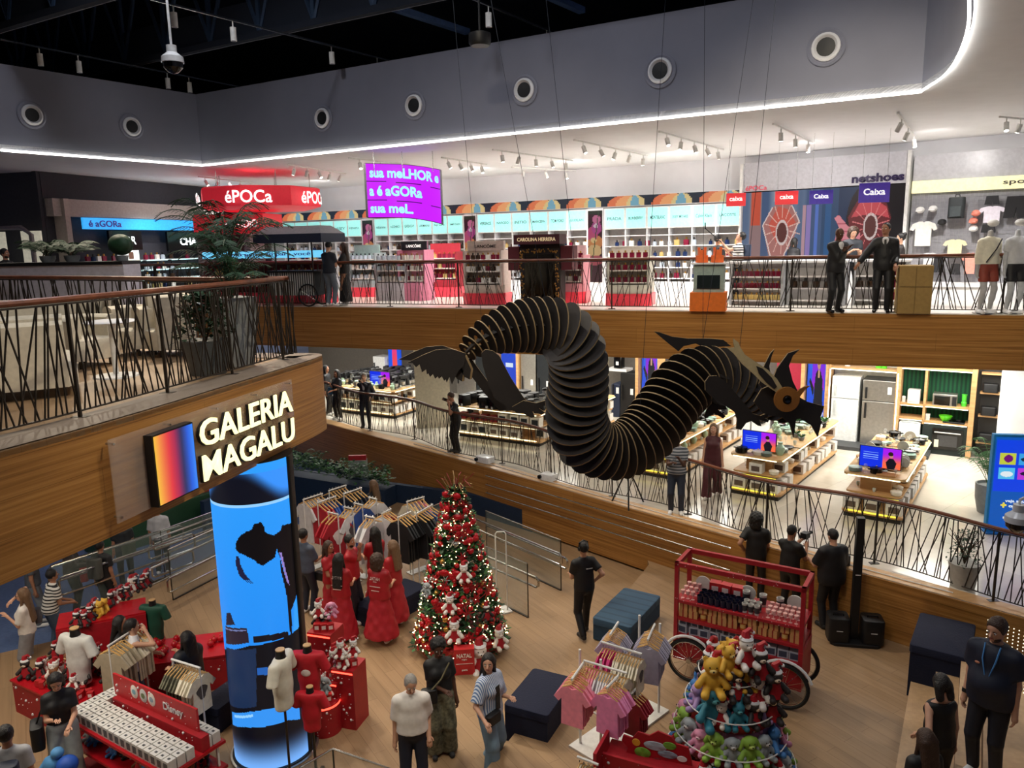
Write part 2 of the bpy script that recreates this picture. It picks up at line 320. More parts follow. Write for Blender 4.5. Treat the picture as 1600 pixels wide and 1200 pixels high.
# ------------------------------------------------------------ implicit surfaces -> one continuous mesh
def _seg(P, a, b):
    a = np.array(a, np.float32); b = np.array(b, np.float32); ab = b-a; L = float(ab@ab) or 1e-9
    t = np.clip(((P-a)@ab)/L, 0, 1); return np.linalg.norm(P-a-t[..., None]*ab, axis=-1), t
def sdf(P, prims):
    D = None
    for q in prims:
        k = q.get('k', .03)
        if q['t'] == 'c':
            sc = q.get('s'); PP = P
            if sc is not None:   # flatten in y about the axis start
                PP = P.copy(); y0 = q['a'][1]+(q['b'][1]-q['a'][1])*0; PP[..., 1] = y0+(P[..., 1]-y0)/sc
                b = list(q['b']); b[1] = y0+(b[1]-y0)/sc; d, t = _seg(PP, q['a'], b); d = (d-(q['ra']+(q['rb']-q['ra'])*t))*min(1, sc)
            else: d, t = _seg(P, q['a'], q['b']); d = d-(q['ra']+(q['rb']-q['ra'])*t)
        else:
            X = P-np.array(q['c'], np.float32)
            if 'R' in q: X = X@np.array(q['R'], np.float32)
            r = np.array(q['r'], np.float32); k0 = np.linalg.norm(X/r, axis=-1); k1 = np.linalg.norm(X/(r*r), axis=-1)+1e-9; d = k0*(k0-1)/k1
        d = d-q.get('o', 0)
        if 'cut' in q:
            for n, p in q['cut']: d = np.maximum(d, (P-np.array(p, np.float32))@np.array(n, np.float32))
        if D is None: D = d
        elif q.get('sub'): D = np.maximum(D, -d)
        else: h = np.clip(.5+.5*(D-d)/k, 0, 1); D = D*(1-h)+d*h-k*h*(1-h)
    return D
def cap(a, b, ra, rb=None, **k): return dict(t='c', a=tuple(a), b=tuple(b), ra=ra, rb=ra if rb is None else rb, **k)
def ell(c, r, **k): return dict(t='e', c=tuple(c), r=tuple(r), **k)
def bounds(prims):
    lo = np.full(3, 9e9); hi = -lo
    for q in prims:
        if q.get('sub'): continue
        if q['t'] == 'c':
            r = max(q['ra'], q['rb'])+q.get('o', 0)
            for p in (q['a'], q['b']): lo = np.minimum(lo, np.array(p)-r); hi = np.maximum(hi, np.array(p)+r)
        else:
            r = max(q['r'])+q.get('o', 0); lo = np.minimum(lo, np.array(q['c'])-r); hi = np.maximum(hi, np.array(q['c'])+r)
    return lo, hi
def snets(prims, h, cuts=(), noise=0, nf=40):
    lo, hi = bounds(prims); lo = lo-2.5*h; hi = hi+2.5*h; n = np.ceil((hi-lo)/h).astype(int)+1
    ax = [lo[i]+h*np.arange(n[i]) for i in range(3)]; P = np.stack(np.meshgrid(*ax, indexing='ij'), -1).astype(np.float32)
    V = sdf(P, prims)
    if noise: V = V+noise*(np.sin(P[..., 0]*nf+1)*np.sin(P[..., 1]*nf*1.1+2)*np.sin(P[..., 2]*nf*.9))
    for nn, p in cuts: V = np.maximum(V, (P-np.array(p, np.float32))@np.array(nn, np.float32))
    V = np.where(np.abs(V) < 1e-7, 1e-7, V); s = V < 0; cn = tuple(n-1); acc = np.zeros(cn+(3,)); cnt = np.zeros(cn); quads = []
    idx = np.arange(int(np.prod(cn))).reshape(cn)
    for a in range(3):
        sl0 = [slice(None)]*3; sl1 = [slice(None)]*3; sl0[a] = slice(0, -1); sl1[a] = slice(1, None); A = V[tuple(sl0)]; B = V[tuple(sl1)]
        m = (A < 0) != (B < 0); t = np.where(m, A/np.where(m, A-B, 1), 0); E = P[tuple(sl0)].astype(float).copy(); E[..., a] += t*h; E *= m[..., None]
        o = [i for i in range(3) if i != a]
        for d0 in (0, 1):
            for d1 in (0, 1):
                sl = [slice(None)]*3; sl[o[0]] = slice(d0, n[o[0]]-1+d0); sl[o[1]] = slice(d1, n[o[1]]-1+d1); acc += E[tuple(sl)]; cnt += m[tuple(sl)]
        W = np.argwhere(m); ok = (W[:, o[0]] > 0) & (W[:, o[0]] < n[o[0]]-1) & (W[:, o[1]] > 0) & (W[:, o[1]] < n[o[1]]-1); W = W[ok]
        if not len(W): continue
        def cell(d0, d1): w = W.copy(); w[:, o[0]] -= d0; w[:, o[1]] -= d1; return idx[w[:, 0], w[:, 1], w[:, 2]]
        q = np.stack([cell(1, 1), cell(0, 1), cell(0, 0), cell(1, 0)], 1); neg = A[W[:, 0], W[:, 1], W[:, 2]] < 0
        if a == 1: neg = ~neg
        q[~neg] = q[~neg][:, ::-1]; quads.append(q)
    if not quads: return np.zeros((0, 3)), np.zeros((0, 4), int)
    Q = np.concatenate(quads); used = np.unique(Q); Vt = (acc.reshape(-1, 3)[used]/np.maximum(cnt.ravel()[used], 1)[:, None]); mp = np.zeros(int(np.prod(cn)), int); mp[used] = np.arange(len(used)); return Vt, mp[Q]
def blob(mb, prims, h, m, cuts=(), noise=0, nf=40): V, Q = snets(prims, h, cuts, noise, nf); mb.raw(V, Q, m); return mb
# ------------------------------------------------------------ people
def v3(*a): return np.array(a, float)
def rotx(p, c, a): p = np.array(p, float)-c; s, k = math.sin(a), math.cos(a); return np.array([p[0], p[1]*k+p[2]*s, p[2]*k-p[1]*s])+c
def rotz(p, c, a): p = np.array(p, float)-c; s, k = math.sin(a), math.cos(a); return np.array([p[0]*k-p[1]*s, p[0]*s+p[1]*k, p[2]])+c
def ik(a, t, l1, l2, pole):
    a = np.array(a, float); t = np.array(t, float); d = t-a; L = np.linalg.norm(d); L2 = min(L, (l1+l2)*.995); d = d/max(L, 1e-6); t = a+d*L2
    x = (l1*l1-l2*l2+L2*L2)/(2*L2); hh = math.sqrt(max(l1*l1-x*x, 0)); pole = np.array(pole, float); pole = pole-d*(pole@d); pole /= max(np.linalg.norm(pole), 1e-6)
    return a+d*x+pole*hh, t
HAND = {'down': (.235, .03, .79), 'front': (.10, .34, 1.08), 'chest': (.06, .26, 1.28), 'face': (.07, .17, 1.55), 'hip': (.24, .02, 1.02), 'ear': (.11, .06, 1.58), 'rail': (.2, .38, 1.12), 'high': (.12, .42, 1.5), 'low': (.16, .24, .9), 'pocket': (.21, .06, .9), 'back': (.1, -.14, 1.0), 'phone': (.07, .3, 1.2), 'cam': (.09, .36, 1.3)}
def person(label, loc, face, H=1.75, skin='skin_mid', hair='short', hcol='hair_black', top='black', sleeve='short', bottom='black', kind='pants', shoe='#f0efec', hl='down', hr='down', lean=0, yaw=0, pitch=0, walk=0, fem=False, heavy=1.0, res=.024, hem=.9, flare=.35, skirt_z=.14, glasses=False, beard=None, extras=None, name='person', group=None, loose=.018, neckline=0, cut_below=None, feet=None, inner=None):
    root = thing(name, label, 'person' if name == 'person' else 'mannequin', loc, -math.radians(face), group); K = H/1.75; root.scale = (K, K, K)
    ln = math.radians(lean); pc = v3(0, 0, .97); TR = lambda p: rotx(p, pc, ln)
    sw = (.15 if fem else .172)*(1+(heavy-1)*.4); sh = {s: TR((s*sw, 0, 1.385)) for s in (-1, 1)}
    def tgt(h, s):
        p = HAND[h] if isinstance(h, str) else h; p = v3(p[0]*(s if isinstance(h, str) else 1), p[1], p[2])
        return TR(p) if isinstance(h, str) and h not in ('rail',) else p
    arms = {}
    for s, h in ((-1, hl), (1, hr)):
        t = tgt(h, s); el, wr = ik(sh[s], t, .29, .255, (s*.3, -.6, -.5) if t[2] > .95 else (s*.1, -1, 0)); d = wr-el; d /= np.linalg.norm(d); arms[s] = (el, wr, d)
    fo = walk*.22; legs = {}
    for s in (-1, 1):
        hp = v3(s*.092, 0, .9); ft = v3(s*.105, fo*s, .085+(0 if s*walk >= 0 else .05*abs(walk)))
        if feet: ft = v3(*feet[0 if s < 0 else 1])
        kn, an = ik(hp, ft, .43, .405, (s*.1, 1, 0)); legs[s] = (hp, kn, an)
    hy = math.radians(yaw); hpz = math.radians(pitch); nb = TR((0, -.005, 1.47)); hc0 = TR((0, .015, 1.64))
    HR = lambda p: rotz(rotx(np.array(p, float)+nb, nb+v3(0, 0, .07), hpz), nb, -hy)   # p relative to neck base
    hv = HR((0, .02, .165)); Rm = np.stack([HR((1, 0, 0))-HR((0, 0, 0)), HR((0, 1, 0))-HR((0, 0, 0)), HR((0, 0, 1))-HR((0, 0, 0))], 1)
    hw = heavy; tors = [ell(pc+v3(0, 0, -.02), ((.17 if fem else .155)*hw, .115*hw, .13), k=.05), cap(pc, TR((0, 0, 1.15)), .125*hw*(.92 if fem else 1.05), .128*hw, s=.8, k=.05), cap(TR((0, 0, 1.15)), TR((0, 0, 1.31)), .13*hw, .138*hw, s=.75, k=.05), cap(sh[-1]*.86+sh[1]*.14, sh[1]*.86+sh[-1]*.14, .045, .045, k=.045)]+[cap(TR((0, -.01, 1.455)), sh[s]*.9+sh[-s]*.1, .042, .04, k=.035) for s in (-1, 1)]
    if fem: tors += [ell(TR((s*.07, .09, 1.28)), (.06, .05, .06), k=.04) for s in (-1, 1)]
    if hw > 1.12: tors += [ell(TR((0, .06, 1.08)), (.14*hw, .12*hw, .14), k=.06)]
    neck = [cap(nb+v3(0, 0, -.04), HR((0, .005, .1)), .056 if not fem else .048, .05, k=.03)]; aw = .9 if fem else 1.0; armp = {}; legp = {}
    for s in (-1, 1):
        el, wr, d = arms[s]; armp[s] = [cap(sh[s], el, .05*aw, .041*aw, k=.04), cap(el, wr, .041*aw, .027*aw, k=.02)]
        hp, kn, an = legs[s]; legp[s] = [cap(hp, kn, .085*hw**.5, .056, k=.05), cap(kn, kn*.55+an*.45, .055, .056, k=.03), cap(kn*.55+an*.45, an, .053, .036, k=.03), cap(an+v3(0, -.03, -.035), an+v3(s*.015, .13, -.055), .036, .028, k=.03)]
    hands = [cap(arms[s][1], arms[s][1]+arms[s][2]*.075, .026, .033, k=.02) for s in (-1, 1)]
    mb = MB(); blob(mb, tors+neck+armp[-1]+armp[1]+legp[-1]+legp[1]+hands, res, skin)
    E = lambda c, r, **k: ell(HR(c), r, R=Rm, **k)
    face_p = [E((0, .0, .19), (.078, .095, .1)), E((0, .025, .122), (.06, .07, .068), k=.03), cap(HR((0, .1, .175)), HR((0, .118, .15)), .009, .014, k=.015), cap(HR((0, .0, .0)), HR((0, .005, .12)), .05, .048, k=.03), E((0, .088, .118), (.024, .012, .009), k=.012), E((0, .078, .088), (.022, .02, .016), k=.02)] + [E((s*.075, -.005, .16), (.011, .02, .03), k=.008) for s in (-1, 1)]
    if name == 'person':
        blob(mb, face_p, .0105 if res < .022 else .014, skin)
        for s in (-1, 1):
            mb.sph(HR((s*.032, .087, .176)), .0125, 'eye_white', 6, 4); mb.sph(HR((s*.032, .0965, .176)), .0065, 'eye_dark', 6, 4)
            mb.tube([HR((s*.016, .099, .197)), HR((s*.032, .099, .202)), HR((s*.052, .089, .195))], .0042, hcol, 4)
        mb.tube([HR((-.023, .097, .118)), HR((0, .105, .119)), HR((.023, .097, .118))], .0052, 'lips', 5)
    for s in (-1, 1):      # five separate, curled fingers on each palm
        el, wr, d = arms[s]; side = np.cross(d, (0, 0, 1.)); side = side/max(np.linalg.norm(side), 1e-3) if np.linalg.norm(side) > .2 else v3(0, 1, 0); nn = np.cross(side, d); nn *= (-1 if nn[2] > 0 else 1)
        if abs(d[2]) > .9: nn = v3(-s, 0, 0); side = v3(0, 1, 0)
        for i, (o, L) in enumerate(((-.028, .062), (-.0095, .074), (.0095, .07), (.027, .055))):
            b = wr+d*.088+side*o; mb.tube([b-d*.02, b+d*L*.45+nn*.004, b+d*L*.8+nn*L*.28, b+d*L*.95+nn*L*.55], .009, skin, 5, rr=[.0095, .009, .008, .0065])
        tb = wr+d*.03+side*.024*(-1); mb.tube([tb, tb-side*.022+d*.026, tb-side*.03+d*.052+nn*.012], .01, skin, 5, rr=[.012, .0105, .008])
    mb.build('body', root)
    up = TR((0, 0, 2))-TR((0, 0, 1))
    # ---- upper clothing
    if top:
        pr = [dict(q, o=loose) for q in tors]; hz = hem
        pr += [cap(TR((0, 0, 1.1)), pc+v3(0, 0, -.1), .15*hw, .165*hw, s=.74, o=loose*.6, k=.05)]
        for s in (-1, 1):
            el, wr, d = arms[s]; du = el-sh[s]; du = du/np.linalg.norm(du)
            if sleeve in ('short', 'half'):
                e = sh[s]+du*(.19 if sleeve == 'short' else .25); pr.append(cap(sh[s], e+du*.05, .047, .056, o=loose, k=.05, cut=[(du, e)]))
            elif sleeve == 'long': pr += [cap(sh[s], el, .05, .046, o=loose, k=.05), cap(el, wr, .047, .036, o=loose*.7, k=.02, cut=[(d, wr-d*.015)])]
        nz = TR((0, 0, 1.492-neckline)); tb = MB(); blob(tb, pr, res, top, cuts=[(up, nz), (-v3(0, 0, 1) if hz < .93 else -up, (0, 0, hz) if hz < .93 else TR((0, 0, hz)))]); tb.build('shirt' if kind != 'dress' else 'dress_top', root)
    if inner: ib = MB(); blob(ib, [cap(TR((0, .085, 1.0)), TR((0, .095, 1.43)), .03, .052, s=.72, o=.006)], .014, inner); ib.build('shirt_front', root)
    # ---- lower clothing
    lb = MB()
    if kind in ('pants', 'wide', 'shorts'):
        pr = [dict(tors[0], o=.012)]; zc = .05
        for s in (-1, 1):
            hp, kn, an = legs[s]
            if kind == 'wide': pr += [cap(hp, kn, .1, .095, o=.01, k=.04), cap(kn, an+v3(0, 0, -.03), .095, .125, k=.02)]
            elif kind == 'shorts': pr += [cap(hp, hp*.4+kn*.6, .098, .095, k=.04)]; zc = .62
            else: pr += [cap(hp, kn, .088*hw**.5, .066, o=.008, k=.04), cap(kn, an, .066, .055, o=.004, k=.02)]
        blob(lb, pr, res, bottom, cuts=[((0, 0, 1), (0, 0, 1.03)), ((0, 0, -1), (0, 0, zc))], noise=.003 if kind == 'wide' else 0, nf=30)
        lb.build('trousers' if kind != 'shorts' else 'shorts', root)
    elif kind in ('skirt', 'dress'):
        blob(lb, [dict(tors[0], o=.014), cap((0, 0, .96), (0, 0, skirt_z+.05), .15*hw, flare, s=.85, k=.04, cut=[((0, 0, -1), (0, 0, skirt_z))])], res, bottom, cuts=[((0, 0, 1), (0, 0, 1.08))], noise=.012, nf=26)
        lb.build('skirt', root)
    for s in (-1, 1):
        hp, kn, an = legs[s]; sb = MB(); blob(sb, [cap(an+v3(0, -.035, -.035), an+v3(s*.018, .15, -.05), .042, .04, k=.02), cap(an+v3(0, -.01, -.03), an+v3(0, -.01, .01), .046, .045, k=.02)], .014, shoe, cuts=[((0, 0, -1), (0, 0, an[2]-.085))]); sb.build('shoe', root)
    # ---- hair
    if hair and name == 'person':
        hb = MB(); fc = [((Rm@v3(0, 1, -.42))/1.085, HR((0, .052, .19)))]
        base = [E((0, -.012, .202), (.09, .105, .105), cut=fc)]
        if hair == 'bald': base = []
        if hair == 'buzz': base = [E((0, -.008, .193), (.083, .1, .103), cut=fc)]
        if hair in ('long', 'wavy'):
            L = .5 if hair == 'long' else .42; base = [E((0, -.014, .195), (.094, .108, .11), cut=fc)]+[cap(HR((x, -.06, .16)), TR((x*1.15, -.13, 1.47-L+.17)), .052, .04, k=.04) for x in (-.055, 0, .055)]
            base += [cap(HR((s*.078, .0, .15)), TR((s*.1, .02, 1.42)), .028, .022, k=.03) for s in (-1, 1)]
        if hair == 'curly': base = [E((0, -.03, .18), (.13, .13, .14), cut=[((Rm@v3(0, 1, -.3))/1.05, HR((0, .05, .18)))]), E((0, -.07, .07), (.12, .08, .1), k=.04)]
        if hair == 'afro': base = [E((0, -.015, .22), (.115, .115, .105), cut=fc)]
        if hair == 'bun': base += [ell(HR((0, -.09, .27)), (.045, .045, .045), k=.02)]
        if hair == 'pony': base += [cap(HR((0, -.1, .2)), HR((0, -.16, -.12)), .035, .02, k=.02)]
        if hair == 'bob': base += [cap(HR((s*.06, -.04, .16)), HR((s*.065, -.04, .03)), .05, .045, k=.04) for s in (-1, 1)]
        if base: blob(hb, base, .012, hcol, noise=.012 if hair in ('curly', 'afro') else .003, nf=70); hb.build('hair', root)
        if hair == 'bald': pass
    if beard: bb = MB(); blob(bb, [E((0, .035, .1), (.06, .06, .055), cut=[((Rm@v3(0, 0, 1)), HR((0, 0, .125))), (Rm@v3(0, -1, 0), HR((0, .02, .1)))])], .011, beard); bb.build('beard', root)
    if glasses:
        gb = MB()
        for s in (-1, 1): gb.tube([HR((s*.031+.02*math.cos(t), .104, .172+.016*math.sin(t))) for t in np.linspace(0, 2*PI, 9)[:-1]], .0028, 'black', 4, closed=True); gb.tube([HR((s*.05, .1, .175)), HR((s*.076, .01, .175))], .0025, 'black', 4)
        gb.build('glasses', root)
    if extras: extras(root, dict(TR=TR, HR=HR, arms=arms, sh=sh, legs=legs, up=up))
    return root
def bagpart(nm, c, sz, m, strap=None, sm='black'):
    def fn(root, J):
        b = MB(); b.rbox(c[0], c[1], c[2], *sz, m, r=min(sz[0], sz[1])*.35); b.build(nm, root, 0)
        if strap: s = MB(); s.tube([J['TR'](p) for p in strap], .012, sm, 5); s.build('strap', root)
    return fn
def held(nm, s, size, m, off=(0, 0, 0), rz=0, screen=None):
    def fn(root, J):
        w = J['arms'][s][1]+J['arms'][s][2]*.09+np.array(off); b = MB(); b.X = XF(w[0], w[1], w[2], rz, .5); b.box(0, 0, -size[2]/2, *size, m)
        o = b.build(nm, root)
    return fn
def multi(*fs):
    def fn(root, J):
        for f_ in fs: f_(root, J)
    return fn
# ------------------------------------------------------------ structure
def struct(name, mb, uv=None, smooth=False):
    o = mb.build(name, None, smooth=smooth, uv=uv); o['kind'] = 'structure'; return o
def poly_floor(name, poly, z, m, th=.1, side=None):
    mb = MB(); mb.prism(poly, z-th, z, m, side); return struct(name, mb)
def fascia(name, path, z0, z1, m, thick=.12, kind='structure', parent=None):
    "vertical band along a plan path, with arc-length UVs (uv.x along, uv.y up)"
    vs, uv, fs = [], [], []; s = 0; P = [Vector((p[0], p[1], 0)) for p in path]
    for i, p in enumerate(P):
        t = (P[min(i+1, len(P)-1)]-P[max(i-1, 0)]).normalized(); n = Vector((-t.y, t.x, 0))
        if i: s += (p-P[i-1]).length
        for q, z in ((p, z0), (p, z1), (p+n*thick, z1), (p+n*thick, z0)): vs.append((q.x, q.y, z)); uv.append((s, z+(0 if q is p else .15)))
    for i in range(len(P)-1):
        for k in range(4): fs.append((i*4+k, (i+1)*4+k, (i+1)*4+(k+1) % 4, i*4+(k+1) % 4))
    fs += [(0, 1, 2, 3), tuple(4*(len(P)-1)+k for k in (3, 2, 1, 0))]
    mb = MB(); mb.add(vs, fs, m); o = mb.build(name, parent, smooth=True, uv=uv)
    if kind: o['kind'] = kind
    return o
def bez(pts, n=8):
    "Catmull-Rom through points"
    out = []; P = [Vector((p[0], p[1])) for p in pts]; P = [P[0]*2-P[1]]+P+[P[-1]*2-P[-2]]
    for i in range(1, len(P)-2):
        for k in range(n):
            t = k/n; a, b, c, d = P[i-1:i+3]; out.append(tuple(.5*((2*b)+(c-a)*t+(2*a-5*b+4*c-d)*t*t+(3*b-a-3*c+d)*t**3)))
    return out+[tuple(P[-2])]
UE = lambda x: 19.0-.385*x                       # upper balcony edge
UPATH = [(x, UE(x)) for x in (-26, -18, -12, -6, 0, 6, 12, 18)]
poly_floor('floor_upper', UPATH+[(30, 14), (30, 45), (-30, 45)], ZU, 'tile_pale', .06)
b = MB(); b.prism([(x, y+.12) for x, y in UPATH]+[(30, 14), (30, 45), (-30, 45)], 4.08, ZU-.06, 'white_paint'); struct('ceiling_middle_floor', b)
fascia('trim_upper_balcony', [(x, y-.02) for x, y in UPATH], 4.06, ZU-.02, 'fascia')
LE = bez([(-7.5, -1.5), (-6.3, 1.5), (-5.2, 3.8), (-4.26, 6.18), (-3.86, 7.3), (-3.46, 8.75), (-3.13, 10.05), (-2.87, 11.1), (-2.9, 11.55), (-3.4, 11.72), (-5, 12.2), (-7.2, 14.6), (-14, 18.4)], 6)
poly_floor('floor_lounge', LE+[(-24, 18.4), (-24, -1.5)], ZU, 'floor_wood', .06)
b = MB(); inner = [(x-.1, y) for x, y in LE]; b.prism(inner+[(-24, 18.4), (-24, -1.5)], 4.08, ZU-.06, 'white_paint'); struct('ceiling_lounge_underside', b)
fascia('trim_lounge', LE, 4.06, ZU-.01, 'fascia', .1)
def offs(path, d):
    out = []; P = [Vector(p) for p in path]
    for i, p in enumerate(P):
        t = (P[min(i+1, len(P)-1)]-P[max(i-1, 0)]).normalized(); out.append((p.x-t.y*d, p.y+t.x*d))
    return out
LK = LE[6:-2]; LI = offs(LK, .5)      # stone kerb on the lounge slab edge
b = MB(); vs = []; uv = []; s = 0
for i, (p, q) in enumerate(zip(LK, LI)):
    if i: s += (Vector(p)-Vector(LK[i-1])).length
    vs += [(p[0], p[1], ZU+.012), (q[0], q[1], ZU+.012)]; uv += [(s, 0), (s, .5)]
b.add(vs, [(2*i, 2*i+2, 2*i+3, 2*i+1) for i in range(len(LK)-1)], 'terrazzo'); struct('trim_lounge_kerb', b, uv)
MPTS = [(-13, 31.2), (-9, 27.5), (-6.17, 24.7), (-1.82, 20.4), (2.69, 15.75), (5.53, 12.87), (7.67, 10.76), (11.5, 6.9), (13, 5.4)]
MPATH = bez(MPTS, 4)
poly_floor('floor_middle', MPATH+[(40, 5.4), (40, 45), (-13, 45)], ZM, 'floor_tile', .08)
fascia('trim_middle_floor', [(x-.02, y-.02) for x, y in MPATH], -.25, ZM-.005, 'fascia', .15)
b = MB(); E0 = offs(MPATH, .0); E1 = offs(MPATH, .34); vs = []
for p, q in zip(E0, E1): vs += [(p[0], p[1], ZM+.01), (q[0], q[1], ZM+.01)]
b.add(vs, [(2*i, 2*i+2, 2*i+3, 2*i+1) for i in range(len(E0)-1)], 'counter_wood'); struct('trim_middle_kerb', b, [(i//2*.7, (i % 2)*.3) for i in range(len(vs))])
# navy wall continuing under the fascia towards the lower side, with a planter ledge
NW = offs(MPATH[:20], .25)
fascia('wall_navy', NW, ZO, .0, 'navy_wall', .2)
# lower floors
A0, A1 = Vector((-.43, 9.03)), Vector((1.18, 12.15)); da = (A1-A0).normalized(); na = Vector((-da.y, da.x))
B0, B1 = Vector((4.87, 8.86)), Vector((6.11, 10.89)); db = (B1-B0).normalized(); nb_ = Vector((db.y, -db.x))
P = lambda v: (v.x, v.y)
poly_floor('floor_stage', [P(A0-da*14), P(A1+da*3.6), (2.9, 17), (9, 12), P(B1+db*2.2), P(B0-db*14)], ZG, 'floor_wood', .3, 'step_riser')
poly_floor('floor_low', [P(A0-da*14-na*.0), P(A1+da*3.9), (3.2, 18), (-3.1, 22.6), (-7.71, 15.98), (-8.95, 14.24), (-8.2, 13.4), (-17, 8.5), (-17, -5)], ZL, 'floor_wood', .5, 'card')
poly_floor('floor_outer', [(-34, -5), (-3, -5), (3, 17), (3, 35), (-34, 35)], ZO, 'outer_floor', .1)
b = MB(); b.prism([P(A0-da*13), P(A1+da*.2), P(A1+da*.2+na*.34), P(A0-da*13+na*.34)], ZL, ZL+.15, 'floor_wood', 'step_riser'); struct('trim_sunken_step', b)
S0 = Vector((4.68, 8.52)); ds = Vector((.523, .852)); ns = Vector((.852, -.523))
for i, (o1, o2, zz) in enumerate(((0, .32, .26), (.31, .62, .52), (.61, .88, .79), (.87, 3.8, 1.05))):
    b = MB(); b.prism([P(S0-ds*12+ns*o1), P(S0+ds*(3.75-.5*i)+ns*o1), P(S0+ds*(3.75-.5*i-(o2-o1))+ns*o2), P(S0-ds*12+ns*o2)], 0, zz, 'wood_step', 'step_riser'); struct('floor_bleacher', b)
# upper walls
def wallseg(name, p, q, z0, z1, m, th=.15):
    return fascia(name, [p, q], z0, z1, m, th)
W1 = lambda x: 26.8-.62*x
AW1 = math.degrees(math.atan(-.62)); P1 = (0.15, 26.7); AW2 = math.degrees(math.atan(-.8)); P2 = (6.5, W1(6.5)); W2 = lambda x: P2[1]-.8*(x-6.5)
AW3 = math.degrees(math.atan2(7.1, 2.1)); P3 = (-13.3, 22.5)
wallseg('wall_perfume', (-12, W1(-12)+.2), (6.5, W1(6.5)+.2), ZU, ZC, 'white_paint')
wallseg('wall_sport', (6.5, W2(6.5)+.2), (22, W2(22)+.2), ZU, ZC, 'white_paint')
wallseg('wall_dark_left', (-13.3-.05, 22.5), (-10.2-.05, 33.2), ZU, ZC, 'dark_wall'); wallseg('wall_dark_far_left', (-26, 26.0), (-13.3, 22.6), ZU, ZC, 'dark_wall')
# ceiling with the big opening, soffit, light cove
OP = [(-30, -8.7), (-11.28, 17.8), (-8.39, 21.89)]+[(-8.39+(6.68+8.39)*t, 21.89+(12.97-21.89)*t) for t in (.25, .5, .75)]+bez([(6.68, 12.97), (6.30, 11.5), (5.5, 9.7), (4.62, 8.1), (3.4, 6.2), (2.0, 4.2), (0.4, 2), (-1, -1), (-1.2, -4)], 5)
b = MB(); b.prism([(x, y) for x, y in OP]+[(-1.2, -12), (34, -12), (34, 48), (-48, 48), (-48, -8.7)], ZC, ZC+.12, 'ceiling_white'); struct('ceiling_upper', b)
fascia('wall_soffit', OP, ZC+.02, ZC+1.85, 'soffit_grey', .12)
SO = MB(); c = offs(OP, -.035); SO.tube([(x, y, ZC-.022) for x, y in c[1:]], .016, 'cove', 6)
tag(one('cove_light_strip', SO), 'glowing white light strip tracing the edge of the ceiling opening', 'light')
b = MB(); b.box(-3, 14, 14.2, 70, 60, .1, 'roof_dark'); struct('ceiling_roof', b)
b = MB(); b.box(-3, -9, -1, 70, .2, 16, 'roof_dark'); struct('wall_rear', b)
for nm, p, q in (('wall_roof_back', (-48, 40), (34, 40)), ('wall_roof_left', (-30, -8), (-30, 40))):
    wallseg(nm, p, q, ZC+.1, 14.2, 'roof_dark')
dA = Vector((math.cos(math.radians(-30.6)), math.sin(math.radians(-30.6)), 0)); dB = Vector((.587, .81, 0))
for i in range(6):      # deep lattice trusses crossing the hall
    o = Vector((-9.5, 17.5, 0))-dB*(i*3.6-3.2); r_ = thing('roof_truss', ['dark lattice roof truss nearest the far wall', 'dark lattice roof truss, second from the far wall', 'dark lattice roof truss, third from the far wall', 'dark lattice roof truss, fourth from the far wall', 'dark lattice roof truss, fifth from the far wall', 'dark lattice roof truss nearest the viewer'][i], 'truss', (o.x, o.y, 11.55), math.atan2(dA.y, dA.x), 'roof trusses over the opening')
    b = MB(); b.box(4, 0, 0, 34, .16, .14, 'roof_dark'); b.tube([(-13, .09, .01), (21, .09, .01)], .018, 'soffit_grey', 4); b.build('bottom_chord', r_); b = MB(); b.box(4, 0, 2.2, 34, .16, .14, 'truss'); b.build('top_chord', r_)
    b = MB(); b.box(4, .02, .14, 34, .03, .7, 'roof_dark'); b.build('web_plate', r_)
    b = MB(); 
    for k in range(20):
        x = -13+k*1.7; b.cyl((x, 0, .1), (x+1.7/2, 0, 2.2), .05, 'truss', seg=5); b.cyl((x+1.7/2, 0, 2.2), (x+1.7, 0, .1), .05, 'truss', seg=5); b.box(x, 0, .1, .1, .08, 2.1, 'truss')
    d = b.build('lattice', r_); d['kind'] = 'stuff'
for k in range(6):
    o = Vector((-13.5, 9, 0))+dA*k*4.0; b = MB(); b.box(0, 6, 0, .22, 30, .16, 'truss_blue')
    one('roof_purlin', b, 'blue grey roof purlin over the trusses, '+('leftmost', 'second from left', 'third from left', 'third from right', 'second from right', 'rightmost')[k], 'beam', 'roof purlins', loc=(o.x, o.y, 13.3), rz=math.atan2(dB.y, dB.x)-PI/2)
# ------------------------------------------------------------ hanging light tracks in the opening, with white can lights
def track(p, q, z, ts, label, name='light_track', drop=.12, style='can', pw=0, aim=None):
    p, q = Vector((p[0], p[1], 0)), Vector((q[0], q[1], 0)); d = q-p; r_ = thing(name, label, 'track light', (p.x, p.y, z), math.atan2(d.y, d.x)); L = d.length
    b = MB(); b.box(L/2, 0, 0, L, .04, .035, 'steel' if style == 'can' else 'white_metal'); b.build('rail', r_)
    for i, t in enumerate(ts):
        x = L*t; tl = 0 if style == 'can' else random.uniform(-.6, .6); tx = 0 if style == 'can' else random.uniform(-.35, .5); h_ = .26 if style == 'can' else .17; rr = .062 if style == 'can' else .048
        D = Vector((math.sin(tx), math.sin(tl), -1)).normalized(); a = Vector((x, 0, -drop)); e = a+D*h_
        m_ = MB(); m_.cyl((x, 0, 0), tuple(a), .012, 'white_metal', seg=6); m_.cyl(tuple(a), tuple(e), rr, 'white_metal', seg=12); o = m_.build('spotlight', r_)
        g = MB(); g.cyl(tuple(e-D*.004), tuple(e+D*.004), rr*.72, 'lamp_glow' if (style != 'can' or False) else 'soffit_grey', seg=10); g.build('lens', o)
    return r_
